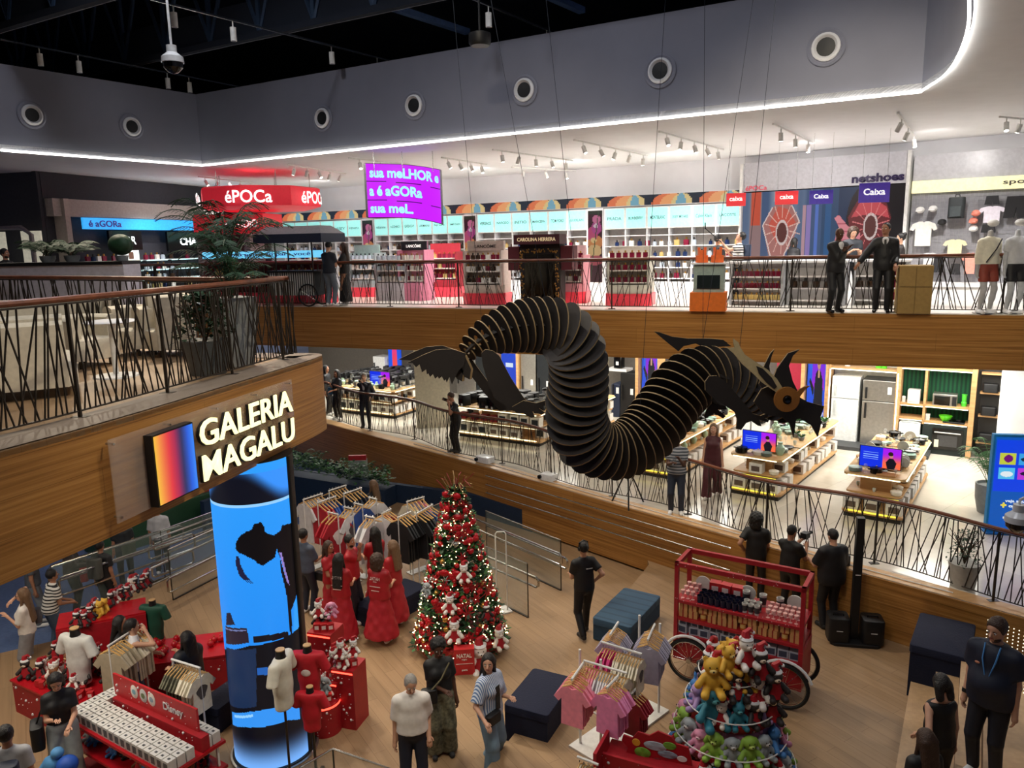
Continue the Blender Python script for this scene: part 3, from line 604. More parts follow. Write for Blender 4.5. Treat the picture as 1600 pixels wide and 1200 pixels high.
def trk(px, py, qx, qy, z, ts, label, **k): a = at(px, py, z); c = at(qx, qy, z); return track(a, c, z, ts, label, **k)
trk(0, 63, 430, 148, 11.3, (.105, .22, .525, .61, .88), 'thin hanging track with five white can lights at upper left')
trk(235, 0, 655, 108, 11.3, (.06, .235, .59, .79, .88), 'thin hanging track with five white can lights over the far wall')
trk(735, -2, 912, 72, 11.3, (.13, .62), 'short hanging track with two white can lights near the middle')
for (px, py, tx, ty, tz, pw) in ((47, 75, -6, 9, 0, 500), (228, 110, -5, 12, 0, 500), (262, 20, -2, 11, 0, 600), (480, 70, 1, 13, 0, 650), (600, 105, 2, 12, 0, 600), (760, 20, 3, 11, 0, 650), (850, 55, 5, 10.5, 0, 650), (330, 35, -2, 9, 0, 500), (385, 140, -5, 14, 0, 450)):
    p = at(px, py, 10.9); spot(p-Vector((0, 0, .32)), (tx, ty, tz), pw, (1, .86, .66), 62, .7, .08)
for (x, y, tx, ty, pw) in ((-6, 2, -4, 8, 420), (1, 2, 1.5, 8.5, 420), (4, 4, 5.2, 8.5, 420), (-1, 5, 1.5, 11.0, 380)):
    spot((x, y, 11.0), (tx, ty, 0), pw, (1, .86, .66), 60, .7, .08)
# ceiling-mounted track lights of the upper shop
CT = [(770, 235, 895, 252, 5), (897, 220, 1015, 245, 5), (1030, 207, 1130, 235, 5), (1208, 195, 1272, 225, 3), (1403, 178, 1432, 218, 3), (1562, 184, 1606, 188, 2), (450, 258, 540, 272, 5), (310, 277, 400, 287, 5), (545, 248, 640, 258, 3), (690, 247, 760, 258, 4), (800, 262, 900, 268, 3)]
W_ = ['between the purple screen and the dark perfume arch', 'over the dark perfume arch', 'over the pale cosmetics island', 'over the tall checkout wall', 'close to the curved light cove', 'at the far right edge', 'above the red round sign', 'over the blue band of the make-up wall', 'behind the hanging purple screen', 'just right of the hanging purple screen', 'deep over the perfume shelves']
for (a, b_, c, d, n), w0 in zip(CT, W_):
    trk(a, b_, c, d, ZC-.07, [(i+.5)/n for i in range(n)], 'white ceiling track with small spotlights '+w0, name='ceiling_track', drop=.08, style='shop')
# round jet nozzles in the soffit
def nozzle(px, py, r, left, label):
    Pq, ang = ((-8.39, 21.89), math.degrees(math.atan2(4.09, 2.89))) if left else ((-8.39, 21.89), math.degrees(math.atan2(-8.92, 15.07)))
    p = onplane(px, py, Pq, ang); r_ = thing('air_nozzle', label, 'air vent', tuple(p), math.radians(ang if not left else ang), 'round air nozzles in the soffit')
    b = MB(); b.X = XF(0, -.0, 0, 0, PI/2)
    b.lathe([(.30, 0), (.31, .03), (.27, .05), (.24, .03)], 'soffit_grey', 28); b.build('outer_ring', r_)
    b = MB(); b.X = XF(0, -.0, 0, 0, PI/2); b.lathe([(.24, .0), (.23, .06), (.19, .09), (.15, .04)], 'white_paint', 24); b.build('inner_ring', r_)
    b = MB(); b.X = XF(0, -.0, 0, 0, PI/2); b.lathe([(.155, .0), (.15, .05), (.0, .055)], 'black', 20); b.build('nozzle_core', r_)
for i, (px, py, l) in enumerate(((49, 180, 1), (205, 198, 1), (505, 185, 0), (648, 165, 0), (820, 141, 0), (1032, 111, 0), (1291, 74, 0))):
    nozzle(px, py, .3, l, 'round grey air nozzle in the soffit, '+['leftmost of all', 'second from the left on the left wall', 'first right of the inner corner', 'above the purple screen', 'in the middle of the long wall', 'above the pale cosmetics island', 'rightmost of all'][i])
# ------------------------------------------------------------ railings
def railing(path, z, h, label, post=2.0, gap=.115, rail='rail_wood', dense=1.0, wav=0, rr=.0095, group=None):
    P = [Vector((p[0], p[1], 0)) for p in path]; cum = [0]
    for i in range(1, len(P)): cum.append(cum[-1]+(P[i]-P[i-1]).length)
    def pt(s):
        s = min(max(s, 0), cum[-1]-1e-6)
        for i in range(1, len(P)):
            if s <= cum[i]: t = (s-cum[i-1])/(cum[i]-cum[i-1]); break
        d = (P[i]-P[i-1]).normalized(); n = Vector((-d.y, d.x, 0)); return P[i-1].lerp(P[i], t)+n*(wav*math.sin(s*2*PI/4.6))
    L = cum[-1]; r_ = thing('railing', label, 'railing', (P[0].x, P[0].y, z), 0, group); O = Vector((P[0].x, P[0].y, 0)); N = int(L/.3)
    b = MB(); b.tube([pt(L*i/N)-O+Vector((0, 0, h)) for i in range(N+1)], .032, rail, 8); b.build('handrail', r_)
    b = MB(); b.tube([pt(L*i/N)-O+Vector((0, 0, .07)) for i in range(N+1)], .011, 'black_metal', 5); b.build('bottom_bar', r_)
    b = MB(); b.tube([pt(L*i/N)-O+Vector((0, 0, h-.045)) for i in range(N+1)], .011, 'black_metal', 5); b.build('top_bar', r_)
    k = 0; s = .3
    while s < L:
        q = pt(s)-O; b = MB(); b.box(q.x, q.y, .012, .03, .03, h-.05, 'black_metal'); b.box(q.x, q.y, 0.0, .16, .09, .014, 'black_metal'); b.build('post', r_); s += post
    rods = []; s = 0
    while s < L:
        c = random.choice((0, 1, -1, 1.4, -1.4, .5, -.5)); dx = c*random.uniform(.12, .3); rods.append((s, s+dx)); s += .62*gap*random.uniform(.5, 1.5)/dense
    near = sorted(rods, key=lambda q: (pt(q[0])-Vector((0, 0, 0))).length); big = set(near[:95]); rest = MB()
    for q in rods:
        a, c = pt(q[0])-O, pt(q[1])-O; m_ = rest if q not in big else MB()
        m_.cyl((a.x, a.y, .07), (c.x, c.y, h-.045), rr, 'black_metal', seg=4, cap=False)
        if m_ is not rest: m_.build('rod', r_)
    if rest.v: o = rest.build('rods', r_); o['kind'] = 'stuff'
    return r_
railing([(x, UE(x)+.22) for x in (-24, -14, -6, 0, 6, 13)], ZU, 1.17, 'long slanted-rod railing along the far upper balcony', gap=.13)
LRAIL = offs(LE[14:55], .42)
railing(LRAIL, ZU, 1.17, 'near slanted-rod railing curving round the lounge balcony', gap=.10, rr=.009, post=1.25)
lb_ = [(-3.75, 11.2), (-5.2, 11.9), (-7.3, 13.3), (-9.8, 14.6), (-14, 16.7)]
railing(bez(lb_, 4), ZU, 1.17, 'slanted-rod railing on the back edge of the lounge balcony', gap=.13)
MR = offs(MPATH[6:], .4)
railing(MR, ZM, 1.2, 'wavy slanted-rod railing along the middle shop floor', gap=.12, wav=.16, rr=.009, post=1.9)
# ------------------------------------------------------------ prototypes for small goods
PR = {}
def proto(key, parts):
    r_ = bpy.data.objects.new('proto_'+key, None); COL.objects.link(r_)
    for nm, b in parts: b.build(nm, r_)
    PR[key] = r_
def spawn(key, name, loc, rz, label, cat, group=None, sc=1.0, mats=None):
    o = copy_tree(PR[key]); o.name = name; o.location = loc; o.rotation_euler = (0, 0, rz); o.scale = (sc, sc, sc) if not isinstance(sc, tuple) else sc; return tag(o, label, cat, group)
def spawn1(key, name, loc, rz, label, cat, group=None, sc=1.0, rx=0):
    "single-mesh copy"
    o = PR[key].children[0].copy(); COL.objects.link(o); o.parent = None; o.name = name; o.location = loc; o.rotation_euler = (rx, 0, rz); o.scale = (sc, sc, sc) if not isinstance(sc, tuple) else sc; return tag(o, label, cat, group)
def mk(*ops):
    b = MB()
    for op in ops: getattr(b, op[0])(*op[1:])
    return b
for i, c in enumerate(('#3a2a20', '#c8b070', '#b8c4d0', '#7a2038', '#203058', '#e6e2da')):
    proto('scent%d' % i, [('bottle', mk(('box', 0, 0, 0, .09, .045, .1, c+',.15') if i % 2 else ('lathe', [(.045, 0), (.05, .03), (.045, .09), (.015, .1)], c+',.15', 10))), ('cap', mk(('cyl', (0, 0, .1), (0, 0, .14), .018, 'gold' if i % 2 else 'black')))])
def wl(P, ang): return lambda px, py: (lambda p: ((p.x-P[0])*math.cos(math.radians(ang))+(p.y-P[1])*math.sin(math.radians(ang)), p.z))(onplane(px, py, P, ang))
def wpt(P, ang, x, y, z): a = math.radians(ang); return (P[0]+x*math.cos(a)-y*math.sin(a), P[1]+x*math.sin(a)+y*math.cos(a), z)
# ------------------------------------------------------------ perfume wall
P1 = (0.15, 26.3); L1 = wl(P1, AW1); A1r = math.radians(AW1)
BRAND = [['', 'CAROLINA', 'HERRERA', 'MUGLER', 'ISSEY', 'KENZO'], ['rabanne', 'AZZARO', 'GIVENCHY', 'ARMANI', 'Ralph Lauren', 'JIMMY CHOO'], ['VERSACE', 'NARCISO', 'INITIO', 'MANCERA', 'TOM FORD', 'GUERLAIN'], ['PRADA', 'BURBERRY', 'MONTBLANC', 'ISSEY MIYAKE', 'Calvin Klein', 'LACOSTE']]
BN = ['leftmost perfume bay', 'second perfume bay from left', 'third perfume bay from left', 'rightmost perfume bay']
TOPZ, LB1, LB0 = 8.05, 7.76, 7.12
def mural(U, V):
    C = rgb(U, (34, 44, 58)); u = (U*13) % 1.0
    for cx, w, c in ((.45, .3, (226, 120, 78)), (.62, .28, (240, 166, 110)), (.8, .22, (226, 200, 140)), (.78, .1, (120, 170, 190))):
        e = ((u-cx)/w)**2+((V-.05)/.95)**2 < 1; C[e] = c
    return C
pw = thing('mural_strip', 'long lit strip of peach coloured artwork above the perfume shelves', 'mural', wpt(P1, AW1, 0, .1, ZU), A1r)
xa, _ = L1(432, 340); xb, _ = L1(1157, 305)
picture('artwork', xb-xa, .30, 420, 12, mural, 'screen0.8', pw, X=Matrix.Translation(((xa+xb)/2, 0, LB1+.06-ZU)))
b = MB(); b.box((xa+xb)/2, .06, LB1+.04-ZU, xb-xa, .1, .34, 'white_paint'); b.build('strip_box', pw)
def flower(U, V):
    C = rgb(U, (70, 30, 44)); C[(V > .95)] = (52, 62, 50); V = V-.26
    for cx, cy, w, h, c in ((.5, .30, .55, .1, (230, 150, 90)), (.3, .42, .4, .1, (214, 90, 130)), (.6, .5, .35, .09, (196, 80, 150)), (.45, .18, .5, .09, (240, 200, 140)), (.6, .62, .3, .06, (232, 130, 170)), (.5, .05, .6, .07, (190, 90, 100)), (.55, .53, .16, .03, (250, 220, 230)), (.4, .33, .2, .04, (250, 214, 150))):
        C[((U-cx)/w)**2+((V-cy)/h)**2 < 1] = c
    C[np.abs(U-.3-.6*V) < .03] = (60, 92, 60); return C
for i, (a, c) in enumerate(((566, 583), (725, 744), (918, 942))):
    x0, _ = L1(a, 360); x1, _ = L1(c, 360); r_ = thing('flower_pillar', 'narrow pillar panel printed with pink and peach flowers, %s from the left' % ('first', 'second', 'third')[i], 'panel', wpt(P1, AW1, (x0+x1)/2, .0, ZU), A1r)
    b = MB(); b.box(0, .13, 0, x1-x0, .24, LB1+.02-ZU, 'white_paint'); b.build('pillar', r_)
    picture('flower_print', x1-x0-.04, LB1-ZU-.35, 16, 80, flower, 'screen0.5', r_, X=Matrix.Translation((0, -.004, .3)))
for bi, (a, c) in enumerate(((442, 565), (585, 724), (746, 917), (944, 1156))):
    x0, _ = L1(a, 360); x1, _ = L1(c, 360); W = x1-x0; r_ = thing('perfume_bay', 'tall white shelving, '+BN[bi]+', six lit name panels on top', 'shelving', wpt(P1, AW1, x0, 0, ZU), A1r)
    b = MB(); b.box(W/2, .37, 0, W, .03, LB1-ZU, '#b9b4ae'); b.build('back_panel', r_)
    for k in range(7): b = MB(); b.box(W*k/6, .19, 0, .03, .36, LB1-ZU, 'white_paint'); b.build('upright', r_)
    b = MB(); b.box(W/2, .16, 0, W, .42, .34, 'white_paint'); b.build('plinth', r_)
    for k in range(6):
        m_ = MB(); w_ = W/6-.05; m_.box(W*(k+.5)/6, .1, LB0-ZU, w_+.03, .2, LB1-LB0, 'white_metal'); q = m_.build('light_box', r_)
        m_ = MB(); m_.box(W*(k+.5)/6, -.006, LB0-ZU+.03, w_-.03, .012, LB1-LB0-.06, '#98e2dc,.4,0,.62'); g = m_.build('lit_face', q)
        if BRAND[bi][k]: m_ = MB(); m_.text(BRAND[bi][k], .1 if k % 2 == 0 else .08, '#2c4a50,.5,0,0.1', XF(W*(k+.5)/6, -.014, (LB0+LB1)/2-ZU), .01, width=w_*.72, depth=.003); m_.build('lettering', q)
    for s in range(5):
        zs = .42+s*.325; m_ = MB(); m_.box(W/2, .19, zs, W, .36, .025, 'white_paint'); m_.build('shelf', r_)
        if s < 4:
            n = 17
            for k in range(n):
                if random.random() < .12: continue
                lx = W*(k+.5)/n+random.uniform(-.03, .03); t = random.randrange(6)
                spawn('scent%d' % t, 'perfume_bottle', wpt(P1, AW1, x0+lx, .12, ZU+zs+.026), A1r, '%s perfume bottle on the %s shelf, %s' % (('dark', 'golden', 'silvery', 'wine red', 'blue', 'white')[t], ('lowest', 'second', 'third', 'top')[s], BN[bi]), 'perfume', 'perfumes on the %s shelf of the %s, kind %d' % (('lowest', 'second', 'third', 'fourth')[s], BN[bi], t), random.uniform(1.2, 1.7))
# extra white wall frame for the header band above
# ------------------------------------------------------------ left make-up wall
P3b = (-13.1, 22.6); L3 = wl(P3b, AW3); A3r = math.radians(AW3)
xz = [L3(px, 330)[0] for px in (108, 122, 160, 215, 252, 345)]; r_ = thing('makeup_wall', 'tall beige make-up wall with a blue lit band and dark brand panels', 'shelving', wpt(P3b, AW3, 0, 0, ZU), A3r)
W = xz[5]; H3 = 3.12; ztop = L3(122, 322)[1]-ZU; zb = L3(122, 341)[1]-ZU
b = MB(); b.box(W/2, .3, 0, W, .06, H3, '#a79d98'); b.box(xz[0]*.5+.05, .05, 0, .18, .5, H3, '#b0a6a0'); b.box(W/2, .1, 2.62, W, .36, .5, '#a79d98'); b.build('panelling', r_)
b = MB(); b.box((xz[1]+W)/2, -.1, 2.26, W-xz[1], .06, .34, '#2f9be0,.4,0,1.1'); q = b.build('blue_band', r_)
b = MB(); b.text('é aGORa', .2, '#3c2a78,.5,0,.4', XF(xz[1]+.85, -.135, 2.43), .02, width=1.3); b.build('lettering', q)
for i, (xa_, xb_, z0, z1, tx) in enumerate(((xz[2], xz[3], 1.62, 2.22, 'DIOR'), (xz[4], xz[5]-.3, 1.55, 2.2, 'CHANEL'))):
    b = MB(); b.box((xa_+xb_)/2, -.06, z0, xb_-xa_-.1, .08, z1-z0, 'black_gloss'); q = b.build('brand_panel', r_)
    b = MB(); b.text(tx, .26, '#e8f4f4,.5,0,1.5', XF((xa_+xb_)/2, -.105, (z0+z1)/2), .0 if i == 0 else .03, width=(xb_-xa_)*.55); b.build('lettering', q)
for i, (xa_, xb_) in enumerate(((xz[1], xz[2]), (xz[3], xz[4]), (xz[2]+.1, xz[3]-.1), (xz[4]+.1, xz[5]-.3))):
    for k, z in enumerate((.3, .62, .94, 1.26)):
        b = MB(); b.box((xa_+xb_)/2, .05, z, xb_-xa_-.08, .38, .03, '#dfeef0,.3'); b.box((xa_+xb_)/2, -.1, z-.012, xb_-xa_-.12, .02, .012, '#b9f0f4,.3,0,2.5'); q = b.build('shelf', r_)
        for j in range(4):
            spawn('scent%d' % random.randrange(6), 'cosmetic_bottle', wpt(P3b, AW3, xa_+.15+(xb_-xa_-.3)*j/3, .0, ZU+z+.03), A3r, 'cosmetic bottle %s on the %s column of the make-up wall' % (('at knee height', 'at hip height', 'at chest height', 'just under the brand panel')[k], ('leftmost', 'narrow middle', 'dark-headed left', 'dark-headed right')[i]), 'cosmetics', 'cosmetics on make-up wall column %d row %d' % (i, k), 1.6)
b = MB(); b.box((xz[2]+xz[3])/2, -.12, 1.3, .9, .03, .3, '#dfe6e4,.4,0,.9'); b.box((xz[2]+xz[3])/2+.1, -.14, 1.33, .2, .01, .22, '#6a4a3c,.5,0,.3'); b.build('small_screen', r_)
# white doors and wall frame, far left
for i, (px0, px1, py0, c) in enumerate(((0, 18, 352, 'white'), (44, 74, 350, 'cream'))):
    a = onplane(px0, 380, (-13.3, 22.3), math.degrees(math.atan2(-3.4, 12.7))); c2 = onplane(px1, 380, (-13.3, 22.3), math.degrees(math.atan2(-3.4, 12.7))); zt = onplane(px0, py0, (-13.3, 22.3), -15)[2]
    b = MB(); b.box(0, 0, 0, (c2-a).length, .06, 2.2, '#cfc9b4,.5,0,.5'); one('door_%d' % (i+1), b, None, None, None, 'structure', loc=((a.x+c2.x)/2, (a.y+c2.y)/2-.25, ZU), rz=math.atan2(c2.y-a.y, c2.x-a.x))
b = MB(); o = onplane(30, 380, (-13.3, 22.2), -15); b.tube([(-1.9, 0, 0), (-1.9, 0, 2.3), (.3, 0, 2.3), (.62, 0, 2.1), (.62, 0, 0)], .07, '#8d8388', 8); one('trim_door_surround', b, kind='structure', loc=(o.x, o.y-.2, ZU), rz=math.radians(-15))
# ------------------------------------------------------------ round red hanging sign and red studio box
c = Vector((-7.7, 24.6)); r_ = thing('red_round_sign', 'large round red hanging sign drum with white lettering', 'sign', (c.x, c.y, 7.92), 0)
b = MB(); b.lathe([(1.5, 0), (1.85, .08), (1.85, .62), (1.75, .66)], 'epoca_red', 8); b.build('drum', r_)
def onarc(R, th0, z): return lambda x, y, zz: (R*math.sin(th0+x/R), -R*math.cos(th0+x/R)+y, z+zz)
def textmap(mb, st, h, m, fn, bold=.03, width=None, depth=.02, sub=0):
    v, f = text_geo(st, bold); xs = [q[0] for q in v]; ys = [q[1] for q in v]; ky = h/(max(ys)-min(ys)); kx = width/(max(xs)-min(xs)) if width else ky
    cx = (max(xs)+min(xs))/2; cy = (max(ys)+min(ys))/2; mb.add([fn((q[0]-cx)*kx, -depth, (q[1]-cy)*ky) for q in v], f, m); return mb
for k, (th, tx) in enumerate(((.12, 'época'), (1.35, 'época'), (-1.2, 'época'))):
    b = MB(); textmap(b, 'éPOCa', .36, '#f4f2f0,.4,0,1.2', onarc(1.86, th, .33), .015, 1.35, .06); b.build('lettering', r_)
for k in range(5): b = MB(); a = k*2*PI/5+.3; b.cyl((1.5*math.cos(a), 1.5*math.sin(a), .6), (1.5*math.cos(a), 1.5*math.sin(a), 1.12), .015, 'steel', seg=5); b.build('hanger_rod', r_)
r_ = thing('red_studio_box', 'red make-up studio housing with white lettering under the round sign', 'display', (-8.3, 24.7, ZU), math.radians(-8))
b = MB(); b.box(0, .6, 0, .2, 1.1, 2.7, '#8b8488'); b.box(-1.6, .6, 0, .2, 1.1, 2.7, '#8b8488'); b.box(-.7, 1.1, 0, 2, .1, 2.1, '#5a5458'); b.build('niche', r_)
b = MB(); b.box(-.35, .3, 2.05, 2.3, 1.4, .6, 'epoca_red'); q = b.build('fascia_box', r_); b = MB(); b.text('eSTUDIO', .24, '#f4f2f0,.4,0,1.2', XF(.1, -.41, 2.35), .01, width=1.05); b.build('lettering', q)
r_ = thing('makeup_counter', 'long counter with a lit blue message strip and red shelves behind the dark kiosk', 'counter', (-7.2, 23.0, ZU), math.radians(-21))
b = MB(); b.box(0, 0, 0, 4.4, .7, .3, 'coral_base'); b.build('plinth', r_); b = MB(); b.box(0, .1, .3, 4.3, .5, .9, '#7c2430'); b.build('body', r_)
b = MB(); b.box(0, -.1, 1.3, 4.4, .1, .2, '#6fc8f0,.4,0,1.1'); q = b.build('message_strip', r_); b = MB(); b.text('tudo pensado para você', .13, '#403080,.5,0,.3', XF(.2, -.155, 1.4), .01, width=3.0); b.build('lettering', q)
for z in (.45, .78, 1.1): b = MB(); b.box(0, -.22, z, 4.2, .3, .03, 'red'); b.build('shelf', r_)
for i in range(40): spawn('scent%d' % random.choice((0, 1, 3, 3, 5)), 'cosmetic_bottle', Vector(wpt((-7.2, 23.0), -21, -2+4*(i % 20)/19, -.28, ZU+(.48 if i < 20 else .81))), math.radians(-21), 'small cosmetic bottle on the %s red shelf of the counter behind the kiosk' % ('lower' if i < 20 else 'upper'), 'cosmetics', 'cosmetics on the %s red shelf' % ('lower' if i < 20 else 'upper'), 1.4)
# ------------------------------------------------------------ curved purple LED screen hanging over the hall
pc_ = atY(628, 300, 19.3); r_ = thing('purple_led_screen', 'curved magenta hanging LED screen with sky blue words', 'screen', tuple(pc_))
def bendf(x, y, z):     # x -1..1 across, z up ; helical sheet
    a = x*.95; return (1.02*math.sin(a)*1.08+.02, 1.0-1.25*math.cos(a)+.25-y*-1, z+.10*math.cos(a*1.2)-.13*x-.02)
hgt_ = 1.46
def BP(x, z, o=0): q = bendf(x/.97, 0, z); return (q[0], -(q[1])*-1*0+(.55-.62*(1-abs(x)**1.6))*1.0-o, q[2])
def bend3(U, V):
    x = U*2-1; z = (V-.5)*1.30*(1-.0*x); P_ = np.zeros(U.shape+(3,)); P_[..., 0] = 1.0*np.sin(x*.95)*1.15; P_[..., 1] = .5-.75*np.cos(x*1.1)*-1*1.0-.5; P_[..., 2] = z-.10*x+.06*np.cos(x*2)*1.0-(.12*(x > 2)); return P_
def purple(U, V):
    C = rgb(U, (196, 30, 240)); C[(np.abs(V-.68+.04*U) < .006) | (np.abs(V-.33+.04*U) < .006)] = (60, 10, 90); C[((np.abs(U*9 % 1-.5) < .012))] = (178, 24, 224); return C
scr = picture('screen_face', 1, 1, 90, 60, purple, 'screen1.15', r_, bend=bend3)
fr = MB(); V0 = bend3(np.array([np.linspace(0, 1, 30)]), np.array([np.zeros(30)]))[0]; V1 = bend3(np.array([np.linspace(0, 1, 30)]), np.array([np.ones(30)]))[0]
vs = [tuple(p+np.array([0, .05, 0])) for p in V0]+[tuple(p+np.array([0, .05, 0])) for p in V1]; fr.add(vs, [(i, i+1, i+31, i+30) for i in range(29)], 'black_metal')
for e in (V0, V1): fr.tube([tuple(p+np.array([0, .03, 0])) for p in e], .02, 'black_metal', 4)
for e in (0, -1): fr.tube([tuple(V0[e]), tuple(V1[e])], .03, 'inox', 5)
fr.build('frame', r_)
def onscreen(x0, z0):
    def fn(x, y, z):
        u = np.array([[(x+x0)/2.1+.5]]); v = np.array([[(z+z0)/1.30+.5]]); p = bend3(u, v)[0, 0]; return (p[0], p[1]-.02, p[2])
    return fn
for tx, x0, z0, wd, hh in (('sua meLHOR e', .02, .44, 1.85, .25), ('a é aGORa', -.26, .0, 1.35, .26), ('sua meL.', -.38, -.43, 1.1, .24)):
    b = MB(); textmap(b, tx, hh, '#7cc4ff,.4,0,1.6', onscreen(x0, z0), .035, wd); b.build('lettering', r_)
for x in (-.7, .0, .75): b = MB(); b.cyl((x, .3, .5), (x, .3, ZC-pc_.z-.01), .012, 'steel', seg=5); b.build('hanging_cable', r_)
# ------------------------------------------------------------ kiosk cart
o = at(470, 479, ZU); r_ = thing('canopy_kiosk', 'dark canopied market cart with striped drapes and bicycle wheels', 'cart', (o.x, o.y+.35, ZU), math.radians(-18))
b = MB()
for a, z, k in ((1.05, 1.72, 1), (1.05, 1.95, 1)): pass
b.add([(x*1.05, y*.62, 1.72) for x, y in ((-1, -1), (1, -1), (1, 1), (-1, 1))]+[(x*1.05, y*.62, 1.95) for x, y in ((-1, -1), (1, -1), (1, 1), (-1, 1))], [(0, 1, 5, 4), (1, 2, 6, 5), (2, 3, 7, 6), (3, 0, 4, 7)], '#1e2840')
b.add([(x*1.05, y*.62, 1.95) for x, y in ((-1, -1), (1, -1), (1, 1), (-1, 1))]+[(x*.82, y*.3, 2.16) for x, y in ((-1, -1), (1, -1), (1, 1), (-1, 1))], [(0, 1, 5, 4), (1, 2, 6, 5), (2, 3, 7, 6), (3, 0, 4, 7), (4, 5, 6, 7)], '#8e8c94'); b.build('canopy', r_)
for x, y in ((-.6, -.3), (.55, -.3), (-.6, .3), (.55, .3)): b = MB(); b.cyl((x, y, .4), (x, y, 1.74), .022, 'black_metal', seg=6); b.build('post', r_)
b = MB(); b.box(-.15, 0, .3, 1.4, .62, .62, 'stripe_cart'); b.build('draped_body', r_); b = MB(); b.box(-.15, 0, .92, 1.5, .7, .05, 'black'); b.build('counter_top', r_)
for y in (-.36, .36):
    b = MB(); b.X = XF(.38, y, .31, 0, PI/2); b.tube([(.29*math.cos(t), .29*math.sin(t), 0) for t in np.linspace(0, 2*PI, 25)[:-1]], .024, 'rubber', 6, True)
    for k in range(6): a = k*PI/6; b.cyl((-.28*math.cos(a), -.28*math.sin(a), 0), (.28*math.cos(a), .28*math.sin(a), 0), .004, 'steel', seg=3)
    b.build('wheel', r_)
# ------------------------------------------------------------ cosmetics islands
def hexpoly(w, d, c): return [(-w/2, -d/2+c), (-w/2+c, -d/2), (w/2-c, -d/2), (w/2, -d/2+c), (w/2, d/2-c), (w/2-c, d/2), (-w/2+c, d/2), (-w/2, d/2-c)]
def island(px, py, w, d, h, label, body, sign=None, signc='#3a3438', back='#c9c0b4', tint=None, goods=(0, 3, 5), base='coral_base', rz=-20, shelves=3, dep=.3):
    o = at(px, py, ZU); P_ = (o.x, o.y+d*.45); r_ = thing('cosmetics_island', label, 'display', (P_[0], P_[1], ZU), math.radians(rz))
    b = MB(); b.prism(hexpoly(w, d, .18), 0, .3, base); b.build('plinth', r_); b = MB(); b.prism(hexpoly(w*.94, d*.94, .16), .3, .52, body); b.build('drawer_body', r_)
    b = MB(); b.box(0, 0, .5, w*.86, .08, h-.5, back); q = b.build('back_panel', r_); [mk(('box', sx_*w*.43, 0, .5, .05, d*.8, h-.75, body)).build('side_panel', r_) for sx_ in (-1, 1)]
    for s in range(shelves):
        z = .55+s*dep; b = MB(); b.prism(hexpoly(w*.9, d*.86, .14), z, z+.03, '#d9d0c8'); b.build('shelf', r_)
        for k in range(max(4, int(w*6))):
            x = -w*.36+w*.72*k/(max(4, int(w*6))-1); spawn('scent%d' % random.choice(goods), 'cosmetic_bottle', wpt(P_, rz, x, -d*.3, ZU+z+.03), math.radians(rz), 'cosmetic item, %s tray, %s' % (('low', 'middle', 'top', 'uppermost')[s], label.split(' with')[0]), 'cosmetics', 'cosmetics on the %s tray of the %s' % (('low', 'middle', 'top', 'uppermost')[s], label.split(' with')[0]), 1.25)
    if sign: b = MB(); b.box(0, -.02, h-.26, w*.86, .14, .26, signc); q = b.build('header', r_); b = MB(); b.text(sign, .1, '#f2ece6,.4,0,.8' if signc != '#d8c8c0' else '#3c3030', XF(0, -.1, h-.13), .01, width=w*.5); b.build('lettering', q)
    return r_, P_
island(574, 464, 1.05, .9, 1.62, 'grey round island with pale trays nearest the kiosk', '#8d9698', goods=(2, 5), back='#8fa6a2')
island(618, 470, 1.15, .9, 1.3, 'low clear and grey cosmetics stand with a lit edge', '#b4aeb4', goods=(2, 5), back='#c8c0c8', base='#b0a8ac')
island(650, 470, .95, .8, 1.7, 'pink perfume tower with a dark header', '#c87a94', 'LANCÔME', '#2a2830', back='#d88aa6', goods=(3, 5), base='#c8768e')
island(697, 464, 1.15, .9, 1.62, 'red cosmetics island with shelves of orange boxes', '#9c2030', goods=(1, 3), back='#b02838')
island(762, 476, 1.2, .9, 1.66, 'beige cosmetics island with rounded trays and a beige header', '#c8b8ac', 'LANCÔME', '#d8c8c0', back='#cdbfb2', goods=(3, 5, 0))
island(893, 474, 1.0, .9, 1.5, 'pink and white island beside the dark arch', '#d08a94', goods=(3, 5), back='#c9a8aa')
island(990, 478, 1.15, 1.0, 1.45, 'pale sage island with a bright pink gift tray', '#c4c2b4', goods=(3, 3), back='#c8c6ba')
# dark gold perfume arch
o = at(846, 479, ZU); r_ = thing('perfume_arch', 'tall dark cabinet framed with gold foliage and a lettered header', 'display', (o.x, o.y+.3, ZU), math.radians(-20))
b = MB(); b.box(0, .2, 0, 1.05, .5, 1.75, '#241c1e'); b.build('cabinet', r_); b = MB(); b.box(0, -.06, .0, .78, .06, 1.3, 'black_gloss'); b.build('glass_door', r_)
b = MB(); b.box(0, 0, 1.55, 1.2, .62, .24, '#4a1822'); q = b.build('header', r_); b = MB(); b.text('CAROLINA HERRERA', .09, '#d8c49a,.4,0,.6', XF(0, -.32, 1.67), .01, width=1.0); b.build('lettering', q)
b = MB()
for i in range(150):
    t = random.random()*3.4; x, z = ((-.46, t) if t < 1.3 else ((t-1.3)/.8*.92-.46, 1.38) if t < 2.1 else (.46, t-2.1)); b.sph((x+random.uniform(-.05, .05), -.08-random.random()*.05, z+random.uniform(-.05, .05)), .022, 'gold', 5, 3)
b.build('gold_foliage', r_)
for s in (-1, 1): b = MB(); b.box(s*.7, .2, .9, .3, .5, .6, '#5a1420'); b.build('wing_panel', r_)
for i in range(4): spawn('scent2', 'perfume_bottle', wpt((o.x, o.y), -20, -.24+.16*i, -.02, ZU+.02), 0, 'tall glass perfume bottle in front of the dark perfume arch, number %s along' % ('one', 'two', 'three', 'four')[i], 'perfume', None, 1.8)
